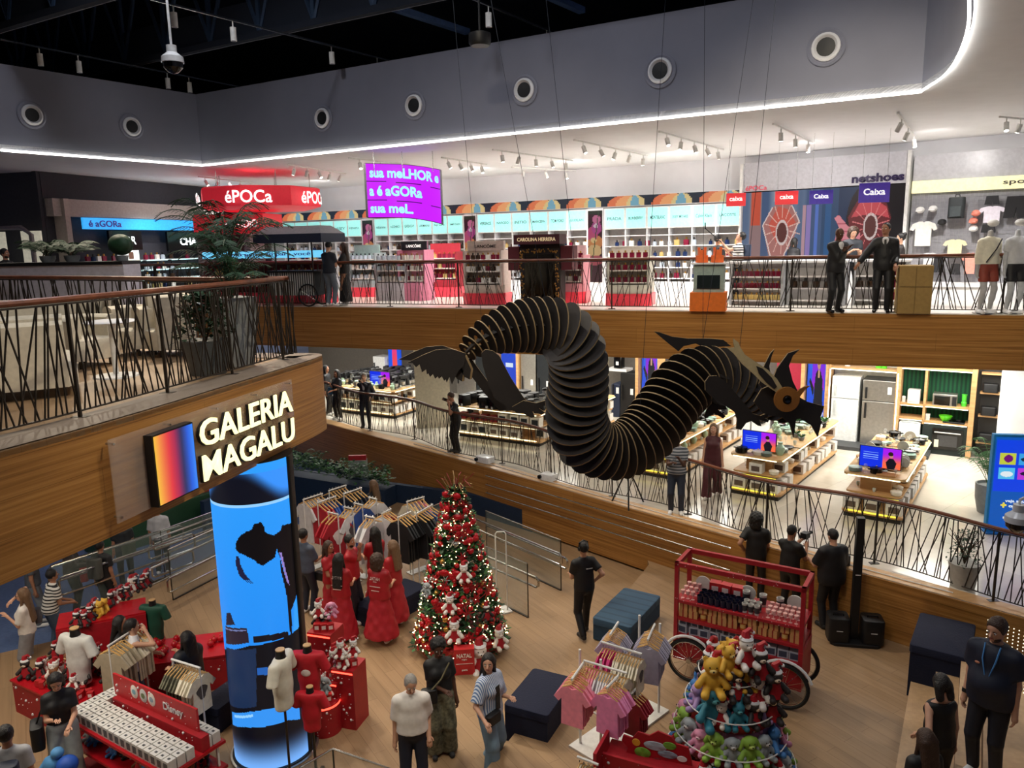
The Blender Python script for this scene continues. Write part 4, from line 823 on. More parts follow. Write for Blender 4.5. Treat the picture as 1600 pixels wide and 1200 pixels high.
# round standing mirror
o = at(1073, 440, ZU); r_ = thing('round_mirror', 'round vanity mirror on a thin stand in front of the perfume shelves', 'mirror', (o.x, o.y, ZU)); b = MB(); b.cyl((0, 0, 0), (0, 0, 1.3), .02, 'steel'); b.cyl((0, 0, 0), (0, 0, .03), .2, 'steel', seg=16); b.build('stand', r_)
b = MB(); b.X = XF(0, 0, 1.5, 0, PI/2); b.lathe([(.2, -.02), (.21, 0), (.2, .03)], 'white_metal', 24); b.build('frame', r_); b = MB(); b.X = XF(0, -.035, 1.5, 0, PI/2); b.lathe([(.18, 0), (.0, .003)], '#6c6a5c,.1,.9', 24); b.build('mirror_glass', r_)
# orange helpdesk with two toy blocks
o = at(1112, 487, ZU); r_ = thing('orange_desk', 'orange fronted service desk with a clear upper screen', 'desk', (o.x, o.y+.3, ZU), math.radians(-20))
b = MB(); b.box(0, 0, 0, .78, .5, .42, '#e0701c'); b.build('front_box', r_); b = MB(); b.box(0, .1, .42, .66, .4, .62, '#9fb0a8,.25'); b.build('clear_body', r_); b = MB(); b.box(0, -.12, .5, .5, .02, .3, '#20282a,.2'); b.build('display', r_); b = MB(); b.box(0, .05, 1.04, .8, .5, .03, 'white_paint'); b.build('desk_top', r_)
for s in (-1, 1):
    b = MB(); b.box(0, 0, 0, .24, .16, .16, '#f07030'); b.box(0, 0, .16, .16, .14, .12, '#f07030'); b.box(-.07, 0, .28, .05, .06, .06, '#f07030'); b.box(.07, 0, .28, .05, .06, .06, '#f07030')
    one('toy_block', b, 'orange block figure standing on the orange desk, %s one' % ('left' if s < 0 else 'right'), 'toy', loc=wpt((o.x, o.y+.3), -20, s*.17, 0, ZU+1.075))
# ------------------------------------------------------------ sport wall and video wall
P2b = (6.5, P2[1]-.15); L2 = wl(P2b, AW2); A2r = math.radians(AW2)
def zz(px, py): return L2(px, py)[1]-ZU
xa, xm, xe = L2(1160, 300)[0], L2(1419, 300)[0], L2(1700, 300)[0]
r_ = thing('video_wall', 'wide video wall showing two large glass perfume bottles', 'screen', wpt(P2b, AW2, xa, 0, ZU), A2r); Wv = xm-xa; zt = zz(1165, 302); zt2 = zz(1418, 287); zt = (zt+zt2)/2
def video(U, V):
    C = rgb(U, (70, 92, 128)); band = np.sin(U*38)+.5*np.sin(U*90+2); C = mixc(C, rgb(U, (150, 160, 176)), np.clip(band*.4+.1, 0, 1)*(U < .5)); C[(U < .13) & (U > .05)] = (150, 120, 120); C[(U < .12) & (U > .06) & (V > .55)] = (206, 84, 60)
    m = U > .52; C[m] = (30, 52, 84); C = mixc(C, rgb(U, (48, 76, 110)), (m & (U < .62)).astype(float)); C[(U > .83)] = (24, 20, 22); C[((U-.8)/.13)**2+((V-.55)/.5)**2 < 1] = (34, 24, 26)
    P_ = [(.14, .55), (.2, .78), (.26, .88), (.33, .8), (.38, .6), (.34, .3), (.27, .1), (.19, .12)]; i = inpoly(U, V, P_); C[i] = (176, 116, 110); i = inpoly(U, V, [(.18, .56), (.24, .8), (.3, .76), (.36, .58), (.3, .5), (.24, .3)]); C[i] = (208, 92, 76)
    P2_ = [(.68, .62), (.73, .82), (.82, .86), (.9, .78), (.93, .6), (.88, .3), (.78, .18), (.71, .3)]; i = inpoly(U, V, P2_); C[i] = (112, 40, 44); i = inpoly(U, V, [(.7, .62), (.75, .82), (.83, .83), (.9, .74), (.92, .6), (.82, .66)]); C[i] = (206, 80, 86)
    for cx, cy in ((.27, .45), (.815, .5)):
        q = ((U-cx)/.042)**2+((V-cy)/.17)**2; C[(q < 1) & (q > .62)] = (222, 204, 200); C[q < .6] = (96, 52, 48)
    for a_, c_ in ((((.14, .55), (.2, .78)), 1), (((.38, .6), (.33, .8)), 1), (((.14, .55), (.2, .13)), 1), (((.38, .6), (.28, .1)), 1)):
        (x1, y1), (x2, y2) = a_; t = np.clip(((U-x1)*(x2-x1)+(V-y1)*(y2-y1))/((x2-x1)**2+(y2-y1)**2), 0, 1); d = np.hypot(U-x1-t*(x2-x1), (V-y1-t*(y2-y1))*.5); C[d < .004] = (232, 214, 208)
    for cx, w_, c_ in ((.27, .12, (236, 190, 176)), (.815, .11, (232, 130, 130))):
        for k in range(7): t_ = np.abs((U-cx)*math.cos(k*.9)+(V-.5)*.35*math.sin(k*.9)); m2 = (t_ < .0022) & (((U-cx)/w_)**2+((V-.5)/.34)**2 < 1) & (((U-cx)/.045)**2+((V-.47)/.18)**2 > 1); C[m2] = c_
    for cx, r0, c_ in ((.44, .016, (150, 130, 190)), (.49, .012, (90, 120, 200)), (.41, .01, (190, 150, 160)), (.56, .02, (40, 90, 140))): C[(np.abs(U-cx) < r0) & (V < .8) & (V > .12)] = c_
    for cx in (.24, .83): C[(np.abs(U-cx) < .03) & (V > .86)] = (170, 160, 168)
    h = inpoly(U, V, [(.6, .28), (.63, .5), (.60, .62), (.625, .66), (.68, .52), (.76, .42), (.76, .26), (.68, .16), (.62, .14)]); C[h] = (226, 140, 150); C[h & (np.sin(V*60) > .86)] = (190, 96, 110); return C
picture('video_face', Wv-.1, 2.05, 240, 110, video, 'screen0.75', r_, X=Matrix.Translation((Wv/2, -.04, zt-2.05)))
b = MB(); b.box(Wv/2, .05, 0, Wv, .16, zt-2.0, '#c8c8c8'); b.box(Wv/2, .06, zt-2.05, Wv, .1, 2.1, 'black'); b.build('backing', r_)
b = MB(); b.box(Wv/2, .02, zt+.03, Wv, .14, .78, '#bcbcc2,.35'); q = b.build('metal_header', r_)
b = MB(); b.text('éPOCa', .13, '#d05868,.4,0,.2', XF(.42, -.06, zt+.12), .02, width=.62); b.build('lettering', q); b = MB(); b.text('netshoes', .22, '#281c48,.4', XF(Wv-.72, -.06, zt+.2), .04, width=1.25); b.build('lettering', q)
for x in (0, Wv): b = MB(); b.box(x, 0, 0, .08, .24, zt+.8, 'white_metal'); b.build('side_frame', r_)
r_ = thing('sport_wall', 'sportswear wall with grey grid panel, lit cream sign band and metal header', 'shelving', wpt(P2b, AW2, xm+.1, 0, ZU), A2r); Ws = xe-xm
z1 = zz(1440, 283); z0 = zz(1440, 302)
b = MB(); b.box(Ws/2, .03, z1, Ws, .14, .62, '#c0c0c4,.3'); b.build('metal_header', r_); b = MB(); b.box(Ws/2, -.06, z0, Ws, .1, z1-z0, '#e8e2b4,.5,0,.6'); q = b.build('sign_band', r_)
b = MB(); b.text('sportstyle', .14, '#3c3838', XF(L2(1590, 286)[0]-xm+.25, -.12, (z0+z1)/2), .01, width=1.25); b.build('lettering', q)
b = MB(); b.box(Ws/2, .06, .4, Ws, .04, z0-.4, '#9a9aa0'); 
for k in range(int(Ws/.09)): b.box(k*.09, .03, .4, .008, .01, z0-.4, '#a8a8ac')
for k in range(int((z0-.4)/.09)): b.box(Ws/2, .028, .4+k*.09, Ws, .01, .008, '#a8a8ac')
b.build('grid_panel', r_); b = MB(); b.box(Ws/2, -.12, 0, Ws, .5, .42, 'white_paint'); b.build('plinth', r_)
# goods hanging on the sport wall
def shirt_geo(b, w, h, m, t=.05, z0=0):
    "short-sleeved top hanging in the XZ plane, top centre at origin"
    pl = [(-.08*w, 0), (-.2*w, .0), (-.5*w, -.1*h), (-.62*w, -.32*h), (-.46*w, -.38*h), (-.36*w, -.27*h), (-.35*w, -h), (.35*w, -h), (.36*w, -.27*h), (.46*w, -.38*h), (.62*w, -.32*h), (.5*w, -.1*h), (.2*w, 0), (.08*w, 0), (0, -.05*h)]
    b.plate([(x, -t/2, z+z0) for x, z in pl], (0, t, 0), m); return b
def hang(px, py, nm, lab, cat, fn, out=.16):
    p = onplane(px, py, wpt(P2b, AW2, 0, -out, 0), AW2); b = MB(); fn(b); return one(nm, b, lab, cat, loc=tuple(p), rz=A2r)
def capgeo(c): return lambda b: (b.sph((0, 0, 0), .1, c, 10, 6, (1, 1, .8)), b.plate([(-.08, -.06, -.01), (.08, -.06, -.01), (.07, -.2, -.04), (-.07, -.2, -.04)], (0, 0, .012), c))
for i, (px, py, c, l) in enumerate(((1438, 328, '#e8e8e6', 'white baseball cap, left one of the pair on the grid wall'), (1458, 326, '#e6e6e4', 'white baseball cap, right one of the pair on the grid wall'), (1472, 347, '#1c1c1e', 'black baseball cap beside the white hooded top'), (1525, 333, '#f0907c', 'coral baseball cap right of the backpack'), (1521, 345, '#f0907c', 'lower coral cap right of the backpack'), (1521, 357, '#e8e8e6', 'white cap under the coral caps'))): hang(px, py, 'baseball_cap', l, 'cap', capgeo(c))
def pack(b): b.rbox(0, -.08, -.5, .36, .2, .5, '#2c3234', r=.08); b.rbox(0, -.2, -.46, .26, .07, .24, '#3a4244', r=.03); b.tube([(-.05, -.05, 0), (-.04, -.05, .06), (.04, -.05, .06), (.05, -.05, 0)], .012, 'black')
hang(1497, 308, 'backpack', 'dark grey backpack hanging on the sports grid wall', 'backpack', pack)
for px, py, w, h, c, l in ((1444, 346, .5, .6, '#e8e6de', 'white hooded top hanging below the two white caps'), (1551, 322, .46, .38, '#ece6f2', 'pale lilac crop top hanging on the grid wall'), (1493, 374, .42, .42, '#e8dcb4', 'cream tank top hanging in the middle of the grid wall'), (1517, 395, .3, .5, '#f0a090', 'coral top hanging beside the cream tank top'), (1453, 395, .36, .4, '#d8d8d8', 'light grey shirt hanging low on the grid wall')):
    hang(px, py, 'hanging_shirt', l, 'clothes', lambda b, w=w, h=h, c=c: shirt_geo(b, w, h, c))
for px, py, w, h, c, l in ((1551, 306, .3, .2, '#1c1c20', 'black shorts hanging above the lilac top'), (1493, 412, .22, .26, '#202024', 'black shorts hanging under the cream tank top'), (1545, 350, .3, .2, '#18181c', 'black shorts under the lilac crop top'), (1590, 306, .5, .5, '#18181c', 'black duffel bag at the right end of the grid wall'), (1467, 400, .24, .4, '#202228', 'black trousers beside the light grey shirt')):
    hang(px, py, 'sport_shorts', l, 'clothes', lambda b, w=w, h=h, c=c: b.plate([(-w/2*.8, -.03, 0), (-w/2, -.03, -h), (-w*.06, -.03, -h), (0, -.03, -h*.5), (w*.06, -.03, -h), (w/2, -.03, -h), (w/2*.8, -.03, 0)], (0, .06, 0), c))
# hanging red and purple till signs
for px, py, w, h, c, tx, l in ((1150, 312, .44, .3, '#e03038', 'caixa', 'leftmost hanging red till sign'), (1229, 309, .5, .3, '#e03038', 'caixa', 'second hanging red till sign beside the first bottle image'), (1283, 308, .5, .3, '#3c2a90', 'Caixa', 'purple hanging till sign in the middle'), (1366, 301, .62, .42, '#44308c', 'Caixa', 'larger purple hanging till sign over the guards')):
    p = atY(px, py, 18.6-(px-1150)*.006); r_ = thing('till_sign', l, 'sign', tuple(p), math.radians(-18)); b = MB(); b.box(0, 0, -h/2, w, .03, h, c+',.4,0,.5'); b.build('sign_board', r_); b = MB(); b.text(tx, h*.34, '#f4f4f4,.4,0,.8', XF(0, -.017, .02), .02); b.build('lettering', r_)
    b = MB(); b.cyl((-w*.4, 0, h/2), (-w*.4, 0, ZC-p.z), .004, 'steel', seg=4); b.cyl((w*.4, 0, h/2), (w*.4, 0, ZC-p.z), .004, 'steel', seg=4); b.build('wires', r_)
# checkout counters
for i, (px0, px1, kind) in enumerate(((1138, 1222, 'snack'), (1228, 1318, 'bags'), (1330, 1416, 'mesh'))):
    a = at(px0, 477, ZU); c2 = at(px1, 477+(px1-px0)*.02, ZU); L = (c2-a).length; an = math.degrees(math.atan2(c2.y-a.y, c2.x-a.x)); r_ = thing('checkout_counter', 'white checkout counter with %s in its front' % ('red snack shelves', 'grey panels and hanging sandals', 'a grey mesh panel')[i], 'counter', (a.x, a.y, ZU), math.radians(an))
    b = MB(); b.box(L/2, .55, 0, L, .5, 1.0, '#b4b2b4'); b.build('body', r_); b = MB(); b.box(L/2, .45, 1.0, L+.06, .9, .05, 'white_paint'); b.build('counter_top', r_)
    [mk(('box', sx_, .3, 0, .06, .5, 1.0, '#96989c')).build('side_panel', r_) for sx_ in (.03, L-.03)]
    for s in range(3): b = MB(); b.box(L/2, .2, .1+s*.28, L-.1, .28, .03, '#d8d4d4'); b.build('shelf', r_)
    for s in range(3):
        for k in range(9):
            q = wpt((a.x, a.y), an, .14+(L-.28)*k/8, .18, ZU+.135+s*.28)
            if kind == 'snack': spawn('scent%d' % (3 if s else 1), 'snack_pack', q, math.radians(an), 'red snack pack in the %s row of the snack counter' % ('bottom', 'middle', 'top')[s], 'snack', 'snack packs, %s row' % ('bottom', 'middle', 'top')[s], 1.2)
            elif s == 1 and k % 2 == 0: spawn('scent0', 'sandal_pair', q, math.radians(an), 'dark pair of sandals hanging in the counter front', 'sandals', 'sandals in the counter front', 1.6)
            elif kind == 'mesh' and k > 6: spawn('scent3', 'red_bag', q, math.radians(an), 'small red bag at the right end of the mesh counter, %s shelf' % ('bottom', 'middle', 'top')[s], 'bag', 'red bags in the mesh counter %d' % s, 1.7)
a = at(1437, 491, ZU); r_ = thing('tan_podium', 'tall plain tan cabinet podium behind the railing', 'cabinet', (a.x, a.y+.32, ZU), math.radians(-20)); b = MB(); b.box(0, 0, 0, .62, .55, .98, '#9a7c44'); b.build('body', r_, .01); b = MB(); b.box(0, -.28, .55, .6, .01, .01, '#6c5428'); b.box(0, -.28, .0, .01, .01, .95, '#7a6030'); b.build('door_gap', r_)
r_ = thing('shoe_bench', 'white low display bench with dark trainers along the sportswear wall', 'bench', (at(1505, 482, ZU).x, at(1505, 482, ZU).y+.35, ZU), math.radians(-30)); b = MB(); b.box(0, 0, .4, 1.5, .5, .06, 'white_paint'); b.build('top', r_)
for x in (-.7, .7): b = MB(); b.box(x, 0, 0, .05, .48, .4, 'white_paint'); b.build('leg', r_)
# ------------------------------------------------------------ dragon sculpture of black plywood ribs
ctl = [(728, 552, 11.9, .16), (748, 534, 11.8, .26), (782, 518, 11.7, .36), (825, 509, 11.5, .42), (872, 514, 11.2, .45), (900, 548, 11.0, .47), (904, 600, 10.9, .48), (900, 645, 10.85, .49), (912, 684, 10.8, .47), (942, 704, 10.85, .43), (976, 702, 11.0, .44), (1008, 680, 11.2, .48), (1036, 646, 11.3, .5), (1062, 610, 11.35, .5), (1092, 588, 11.3, .47), (1128, 588, 11.0, .42), (1162, 602, 10.75, .36), (1194, 618, 10.5, .3), (1220, 632, 10.3, .25), (1238, 640, 10.2, .2)]
C3 = [np.array(list(atY(a, b_, y))+[r]) for a, b_, y, r in ctl]
def cr(P, n):
    P = [2*P[0]-P[1]]+P+[2*P[-1]-P[-2]]; out = []
    for i in range(1, len(P)-2):
        for k in range(n): t = k/n; a, b_, c, d = P[i-1:i+3]; out.append(.5*((2*b_)+(c-a)*t+(2*a-5*b_+4*c-d)*t*t+(3*b_-a-3*c+d)*t**3))
    return out+[P[-2]]
S = cr(C3, 14); cum = [0]
for i in range(1, len(S)): cum.append(cum[-1]+np.linalg.norm(S[i][:3]-S[i-1][:3]))
dr = thing('dragon_sculpture', 'large black plywood dragon with slatted ribs hanging on wires over the hall', 'sculpture', tuple(S[100][:3]))
D0 = Vector(S[100][:3]); NR = 56
def spt(s):
    i = min(max(np.searchsorted(cum, s), 1), len(S)-1); t = (s-cum[i-1])/(cum[i]-cum[i-1]); q = S[i-1]*(1-t)+S[i]*t; a, b_ = S[max(i-4, 0)], S[min(i+3, len(S)-1)]; d = Vector((b_-a)[:3]).normalized(); return Vector(q[:3]), d, q[3]
for k in range(NR):
    p, d, r = spt(cum[-1]*(k+.3)/NR); d = (Vector((d.x, 0, d.z)).normalized()+Vector((0, .46+.15*max(0, d.z), 0))).normalized(); up_ = Vector((0, 0, 1)); x = d.cross(up_)
    if x.length < .2: x = d.cross(Vector((0, 1, 0)))
    x.normalize(); y = x.cross(d); b = MB(); n = 26; vs = []
    for off in (-.010, .010):
        for rr, hole in ((1, 0), (.36, 1)):
            for j in range(n):
                t = 2*PI*j/n; e = r*rr*(1+.0*math.cos(t)); cx = .12*r if hole else 0; vs.append(p-D0+d*off+x*(math.cos(t)*e*.92)+y*(math.sin(t)*e+cx))
    A, B_, C_, E_ = 0, n, 2*n, 3*n; b.add(vs, [(A+j, A+(j+1) % n, B_+(j+1) % n, B_+j) for j in range(n)]+[(C_+(j+1) % n, C_+j, E_+j, E_+(j+1) % n) for j in range(n)], 'dragon_black')
    b.add(vs, [(A+(j+1) % n, A+j, C_+j, C_+(j+1) % n) for j in range(n)]+[(B_+j, B_+(j+1) % n, E_+(j+1) % n, E_+j) for j in range(n)], 'plywood_edge'); b.build('rib', dr)
for o in (-.12, .12):
    b = MB(); pts = []
    for k in range(50): p, d, r = spt(cum[-1]*(k+.2)/50); pts.append(p-D0+Vector((0, 0, .02))+Vector((0, o, 0)))
    b.tube(pts, .03, 'dragon_black', 5); b.build('spine_rail', dr)
def dplate(nm, px, Y0, kx=0., off=(0, .03, 0), m='dragon_black', edge='plywood_edge', x0=None, label=None, hole=None):
    "plywood plate traced at its own place; leans in depth by kx metres per 100 px"
    x0 = px[0][0] if x0 is None else x0; n = Vector((-kx*.11/1.0*10, 1, 0)).normalized(); P0 = atY(px[0][0], px[0][1], Y0); pts = []
    for a, c in px:
        d = ray(a, c); t = (P0-EYE).dot(n)/d.dot(n); pts.append(EYE+d*t-D0)
    b = MB(); b.plate([tuple(p) for p in pts], off, m, edge); o = b.build(nm, dr)
    if label: o['label'] = label
    return o
fin = [(728, 552), (705, 545), (680, 547), (660, 555), (636, 567), (655, 568), (658, 577), (665, 571), (667, 585), (674, 580), (680, 592), (688, 584), (694, 595), (702, 588), (706, 601), (716, 580), (724, 572)]
dplate('tail_fin', fin, 11.6); dplate('tail_fin', [(x-14, y-5) for x, y in fin[:6]]+[(x-8, y-3) for x, y in fin[6:]], 12.2)
for i, (x, y) in enumerate(((712, 588), (724, 585))): dplate('tail_feather', [(x-6, y-26), (x+2, y-30), (x+12, y-8), (x+10, y+8), (x+2, y+4), (x-6, y-8)], 11.7, off=(.03, .04, 0))
leg = [(752, 552), (758, 546), (770, 548), (780, 556), (798, 590), (816, 618), (830, 636), (822, 642), (836, 652), (824, 650), (818, 646), (806, 641), (792, 642), (790, 634), (772, 622), (762, 596), (754, 570)]
dplate('hind_leg', leg, 11.2); claws = [(800, 636), (818, 626), (838, 630), (858, 624), (862, 629), (842, 638), (852, 645), (846, 648), (832, 643), (836, 652), (830, 653), (818, 646), (806, 645)]
dplate('hind_claw', claws, 11.1); dplate('hind_leg', [(720, 565), (736, 560), (765, 600), (782, 622), (800, 640), (780, 642), (772, 632), (755, 612), (738, 590)], 12.0)
fl = [(1102, 596), (1108, 588), (1120, 587), (1134, 596), (1150, 615), (1165, 632), (1176, 646), (1188, 650), (1204, 643), (1206, 648), (1194, 654), (1202, 656), (1200, 660), (1186, 656), (1190, 666), (1184, 665), (1174, 658), (1166, 661), (1158, 672), (1150, 670), (1152, 656), (1148, 644), (1130, 632), (1112, 620), (1102, 610)]
dplate('front_leg', fl, 10.3); dplate('front_leg', [(1096, 618), (1110, 616), (1122, 630), (1134, 634), (1136, 640), (1122, 640), (1134, 650), (1130, 654), (1116, 646), (1102, 654), (1100, 650), (1106, 636)], 11.4)
wing = [(1022, 518), (1030, 519), (1050, 526), (1075, 529), (1110, 529), (1130, 531), (1137, 536), (1112, 537), (1090, 536), (1068, 541), (1060, 549), (1046, 538), (1034, 528)]
dplate('back_fin', wing, 11.2); dplate('back_fin', [(x+6, y+5) for x, y in wing[3:9]], 11.5)
dplate('jaw_plate', [(1178, 628), (1190, 608), (1205, 602), (1216, 622), (1240, 615), (1262, 628), (1288, 635), (1282, 652), (1284, 659), (1278, 683), (1268, 665), (1250, 654), (1244, 656), (1240, 684), (1234, 662), (1222, 652), (1206, 650), (1192, 646)], 10.0, label='black head plate with open jaws')
for dx, Y in ((0, 10.35), (22, 9.95)): dplate('horn', [(1186+dx*.9, 600-dx*.1), (1192+dx, 576), (1204+dx*1.25, 552), (1210+dx*1.8, 546), (1206+dx*1.5, 556), (1202+dx*1.4, 572), (1206+dx*1.5, 596), (1214+dx*1.5, 612), (1200+dx, 618)], Y)
sk = [(1146, 529), (1154, 535), (1156, 541), (1164, 554), (1180, 565), (1200, 578), (1214, 592), (1224, 608), (1229, 616), (1228, 621), (1218, 616), (1204, 607), (1190, 597), (1176, 583), (1160, 569), (1146, 552), (1133, 541), (1140, 544), (1148, 543), (1146, 535)]
dplate('skull_crest', sk, 9.85, m='plywood_pale', edge='plywood_edge', label='pale bare plywood crest'); dplate('crest_slot', [(1182, 572), (1192, 576), (1206, 590), (1214, 604), (1210, 608), (1198, 598), (1186, 584)], 9.835, off=(0, .01, 0), m='dragon_black', edge='dragon_black')
e = atY(1229, 624, 9.8)-D0; b = MB(); b.X = XF(e.x, e.y, e.z, 0, PI/2); b.lathe([(.165, -.02), (.165, .02), (.06, .03), (.055, -.0)], 'bronze', 26); o = b.build('eye_ring', dr); o['label'] = 'brown bronze eye disc'
b = MB(); b.X = XF(e.x, e.y-.02, e.z, 0, PI/2); b.lathe([(.055, 0), (.04, .03), (0, .035)], 'black_gloss', 16); b.build('eye', dr)
dplate('whisker', [(1240, 618), (1250, 608), (1258, 604), (1266, 603), (1258, 609), (1250, 620), (1240, 632)], 9.78, m='bronze', edge='bronze')
for (x, y, Y, tx) in ((755, 530, 11.8, 720), (860, 512, 11.3, 770), (912, 548, 11.0, 860), (1000, 640, 11.1, 1035), (1098, 560, 11.3, 1098), (1098, 535, 11.3, 1175), (1150, 600, 10.7, 1200), (590, 250, 15, 0)):
    if tx: a = atY(x, y, Y)-D0; c = a+Vector(((tx-x)*.012, .5, 6.5)); b = MB(); b.cyl(tuple(a), tuple(c), .004, 'roof_dark', seg=4); b.build('hanging_wire', dr)
# ------------------------------------------------------------ people, upper floor
def foot(px, py, z, dy=0): p = at(px, py, z); return (p.x, p.y+dy, z)
person('young man in dark shirt and grey jeans looking at his phone beside the canopied kiosk', foot(514, 480, ZU, .3), 25, 1.72, 'skin_light', top='#1c2430', bottom='#6c7884', hl='phone', hr='phone', pitch=25, res=.028)
person('woman in a long black dress standing next to the man by the kiosk', foot(538, 478, ZU, .3), 265, 1.68, 'skin_mid', 'wavy', 'hair_brown', top='#17171a', kind='dress', bottom='#17171a', flare=.22, skirt_z=.1, hl='chest', hr='phone', fem=True, res=.028)
person('person in black behind the orange desk holding up a phone', foot(1122, 470, ZU, .2), 60, 1.68, 'skin_mid', 'short', top='#26262a', hl='cam', hr='chest', res=.028)
def selfie(root, J):
    w = J['arms'][-1][1]; b = MB(); b.cyl(tuple(w), tuple(w+v3(-.25, .45, .35)), .012, 'black'); b.box(*(w+v3(-.25, .46, .33)), .08, .02, .16, 'black_gloss'); b.build('selfie_stick', root); b = MB(); b.rbox(0, -.2, 1.05, .3, .16, .4, '#24324a', r=.05); b.build('backpack', root)
person('bearded man in a striped shirt with backpack holding a stick, by the orange desk', foot(1155, 476, ZU, .2), 275, 1.74, 'skin_light', top='stripe_bw', bottom='#2c3444', hl='high', hr='chest', pitch=-25, res=.028, extras=selfie)
person('man in a light blue shirt seen from behind at the checkout', foot(1213, 458, ZU, 1.1), 10, 1.82, 'skin_dark', top='#7fa2cc', sleeve='long', bottom='#2c3038', hl='front', hr='front', res=.028)
person('dark-haired woman in black leaning over the checkout', foot(1243, 466, ZU, .5), 60, 1.58, 'skin_light', 'bob', top='#18181c', hl='front', hr='front', lean=18, fem=True, res=.028)
person('woman in a purple top behind the checkout counter', foot(1288, 462, ZU, .9), 300, 1.62, 'skin_mid', 'bob', top='#5a3c8c', hl='front', hr='front', fem=True, lean=10, res=.028)
person('bald guard in a black suit with clasped hands leaning on the upper railing', foot(1310, 490, ZU, .28), 165, 1.76, 'skin_dark', 'bald', 'hair_black', top='#131316', sleeve='long', bottom='#131316', shoe='black_gloss', inner='white_paint', hl=(.05, .3, 1.3), hr=(-.02, .3, 1.32), lean=6, pitch=12, hem=.84, res=.024, loose=.03)
def tie(root, J): b = MB(); b.plate([tuple(J['TR'](p)) for p in ((-.02, .165, 1.44), (.02, .165, 1.44), (.026, .185, 1.12), (0, .185, 1.08), (-.026, .185, 1.12))], (0, .006, 0), 'black'); b.build('tie', root)
person('tall guard in a black suit and tie standing with one hand on the railing', foot(1386, 490, ZU, .28), 205, 1.84, 'skin_mid', 'buzz', 'hair_black', top='#131316', sleeve='long', bottom='#131316', shoe='black_gloss', inner='white_paint', hl=(-.2, .2, .95), hr=(.5, .28, .92), hem=.84, res=.024, loose=.03, yaw=25, extras=tie)
person('curly haired man in dark clothes looking down between the two guards', foot(1352, 474, ZU, .9), 190, 1.8, 'skin_light', 'curly', 'hair_brown', top='#20262e', hl='phone', hr='phone', pitch=30, res=.028)
person('woman with tied dark hair right of the tall guard', foot(1424, 478, ZU, .7), 285, 1.62, 'skin_light', 'bun', 'hair_black', top='#26201f', sleeve='long', bottom='#d8681c', hl='front', hr='front', fem=True, res=.028)
person('bearded man in black at the far left behind the lounge counter', (atY(8, 400, 19).x, 19.0, ZU), 95, 1.7, 'skin_mid', 'short', top='#121214', beard='hair_black', res=.03)
for px, top_, bt, sk_, lab, shz in ((1551, '#e4e0cc', '#8c3c2c', '#b8b8b8', 'white mannequin in cream jacket, rust shorts and a crossbody bag', 1), (1594, '#c9ccd0', '#1c1c20', '#c4c8cc', 'mannequin with white cap, grey shirt and black shorts at the right edge', 1), (1500, '#e8dcb4', '#1c1c20', '#dcdcdc', 'mannequin torso figure in a cream top beside the cardboard-coloured podium', 0)):
    if px == 1500: continue
    def ex(root, J, px=px):
        b = MB(); h = J['HR']((0, .05, .27)); b.sph(tuple(h), .1, '#f0f0ee', 12, 6, (1, 1.1, .7)); b.build('cap', root); b = MB(); b.cyl((0, 0, 0), (0, 0, .02), .2, 'steel', seg=18); b.build('base_disc', root)
        if px == 1551: b = MB(); b.tube([J['TR'](p) for p in ((-.14, .14, 1.44), (0, .2, 1.25), (.16, .16, 1.0))], .012, 'black', 5); b.build('bag_strap', root)
    person(lab, foot(px, 492, ZU, .3), 175, 1.8, sk_, '', top=top_, bottom=bt, kind='shorts', sleeve='long' if px == 1551 else 'short', name='mannequin', res=.026, shoe='#e8e8e8', hem=.96, extras=ex)
# ------------------------------------------------------------ people, middle floor
person('person in black half hidden by the tip of the lounge balcony', foot(514, 648, ZM), 100, 1.72, 'skin_mid', 'long', top='#141418', sleeve='long', res=.028)
person('woman in dark clothes with a blue bag near the balcony tip', foot(530, 655, ZM), 215, 1.68, 'skin_mid', 'wavy', top='#1c1e26', hl='front', hr='chest', fem=True, res=.028, extras=bagpart('shoulder_bag', (.2, .12, .9), (.22, .12, .24), '#2c5c7c', [(.1, .1, 1.45), (.2, .12, 1.12)]))
person('grey haired man in a dark blazer talking on the phone at the wavy railing', foot(573, 668, ZM), 185, 1.76, 'skin_light', 'short', 'hair_grey', top='#15192a', sleeve='long', bottom='#1c2030', inner='#d4dce4', hl=(-.2, .1, 1.0), hr=(.02, .17, 1.5), shoe='#1c1c1e', hem=.86, res=.024, extras=held('phone', 1, (.02, .07, .14), 'black_gloss'))
person('man in black clothes taking a photo over the wavy railing', foot(714, 706, ZM), 235, 1.72, 'skin_mid', 'short', 'hair_brown', top='#121214', bottom='#101012', hl=(-.12, .28, 1.42), hr=(.02, .24, 1.5), lean=12, pitch=20, res=.024, shoe='#1a1a1a', extras=held('camera', 1, (.12, .1, .08), 'black_gloss'))
person('man in a grey striped T-shirt and jeans holding a phone at the wavy railing', foot(1056, 802, ZM), 195, 1.74, 'skin_dark', 'short', top='stripe_shirt', bottom='#232c3c', hl='chest', hr='phone', pitch=20, res=.02, heavy=1.1, extras=held('phone', 1, (.07, .015, .13), 'black_gloss'))
person('woman in a maroon jumpsuit with very long brown hair walking away', foot(1112, 776, ZM), 200, 1.68, 'skin_light', 'long', 'hair_light', top='#4a1820', sleeve='none', kind='wide', bottom='#4a1820', fem=True, walk=.8, hl='down', hr='down', res=.02, shoe='#d8d0c8')
person('man in black T-shirt with curly hair, left of the three technicians at the railing', (at(1172, 930, ZG).x, at(1172, 930, ZG).y-.25, ZG), 25, 1.76, 'skin_mid', 'curly', 'hair_black', top='#121214', hl='hip', hr=(.1, .32, 1.1), yaw=20, res=.018)
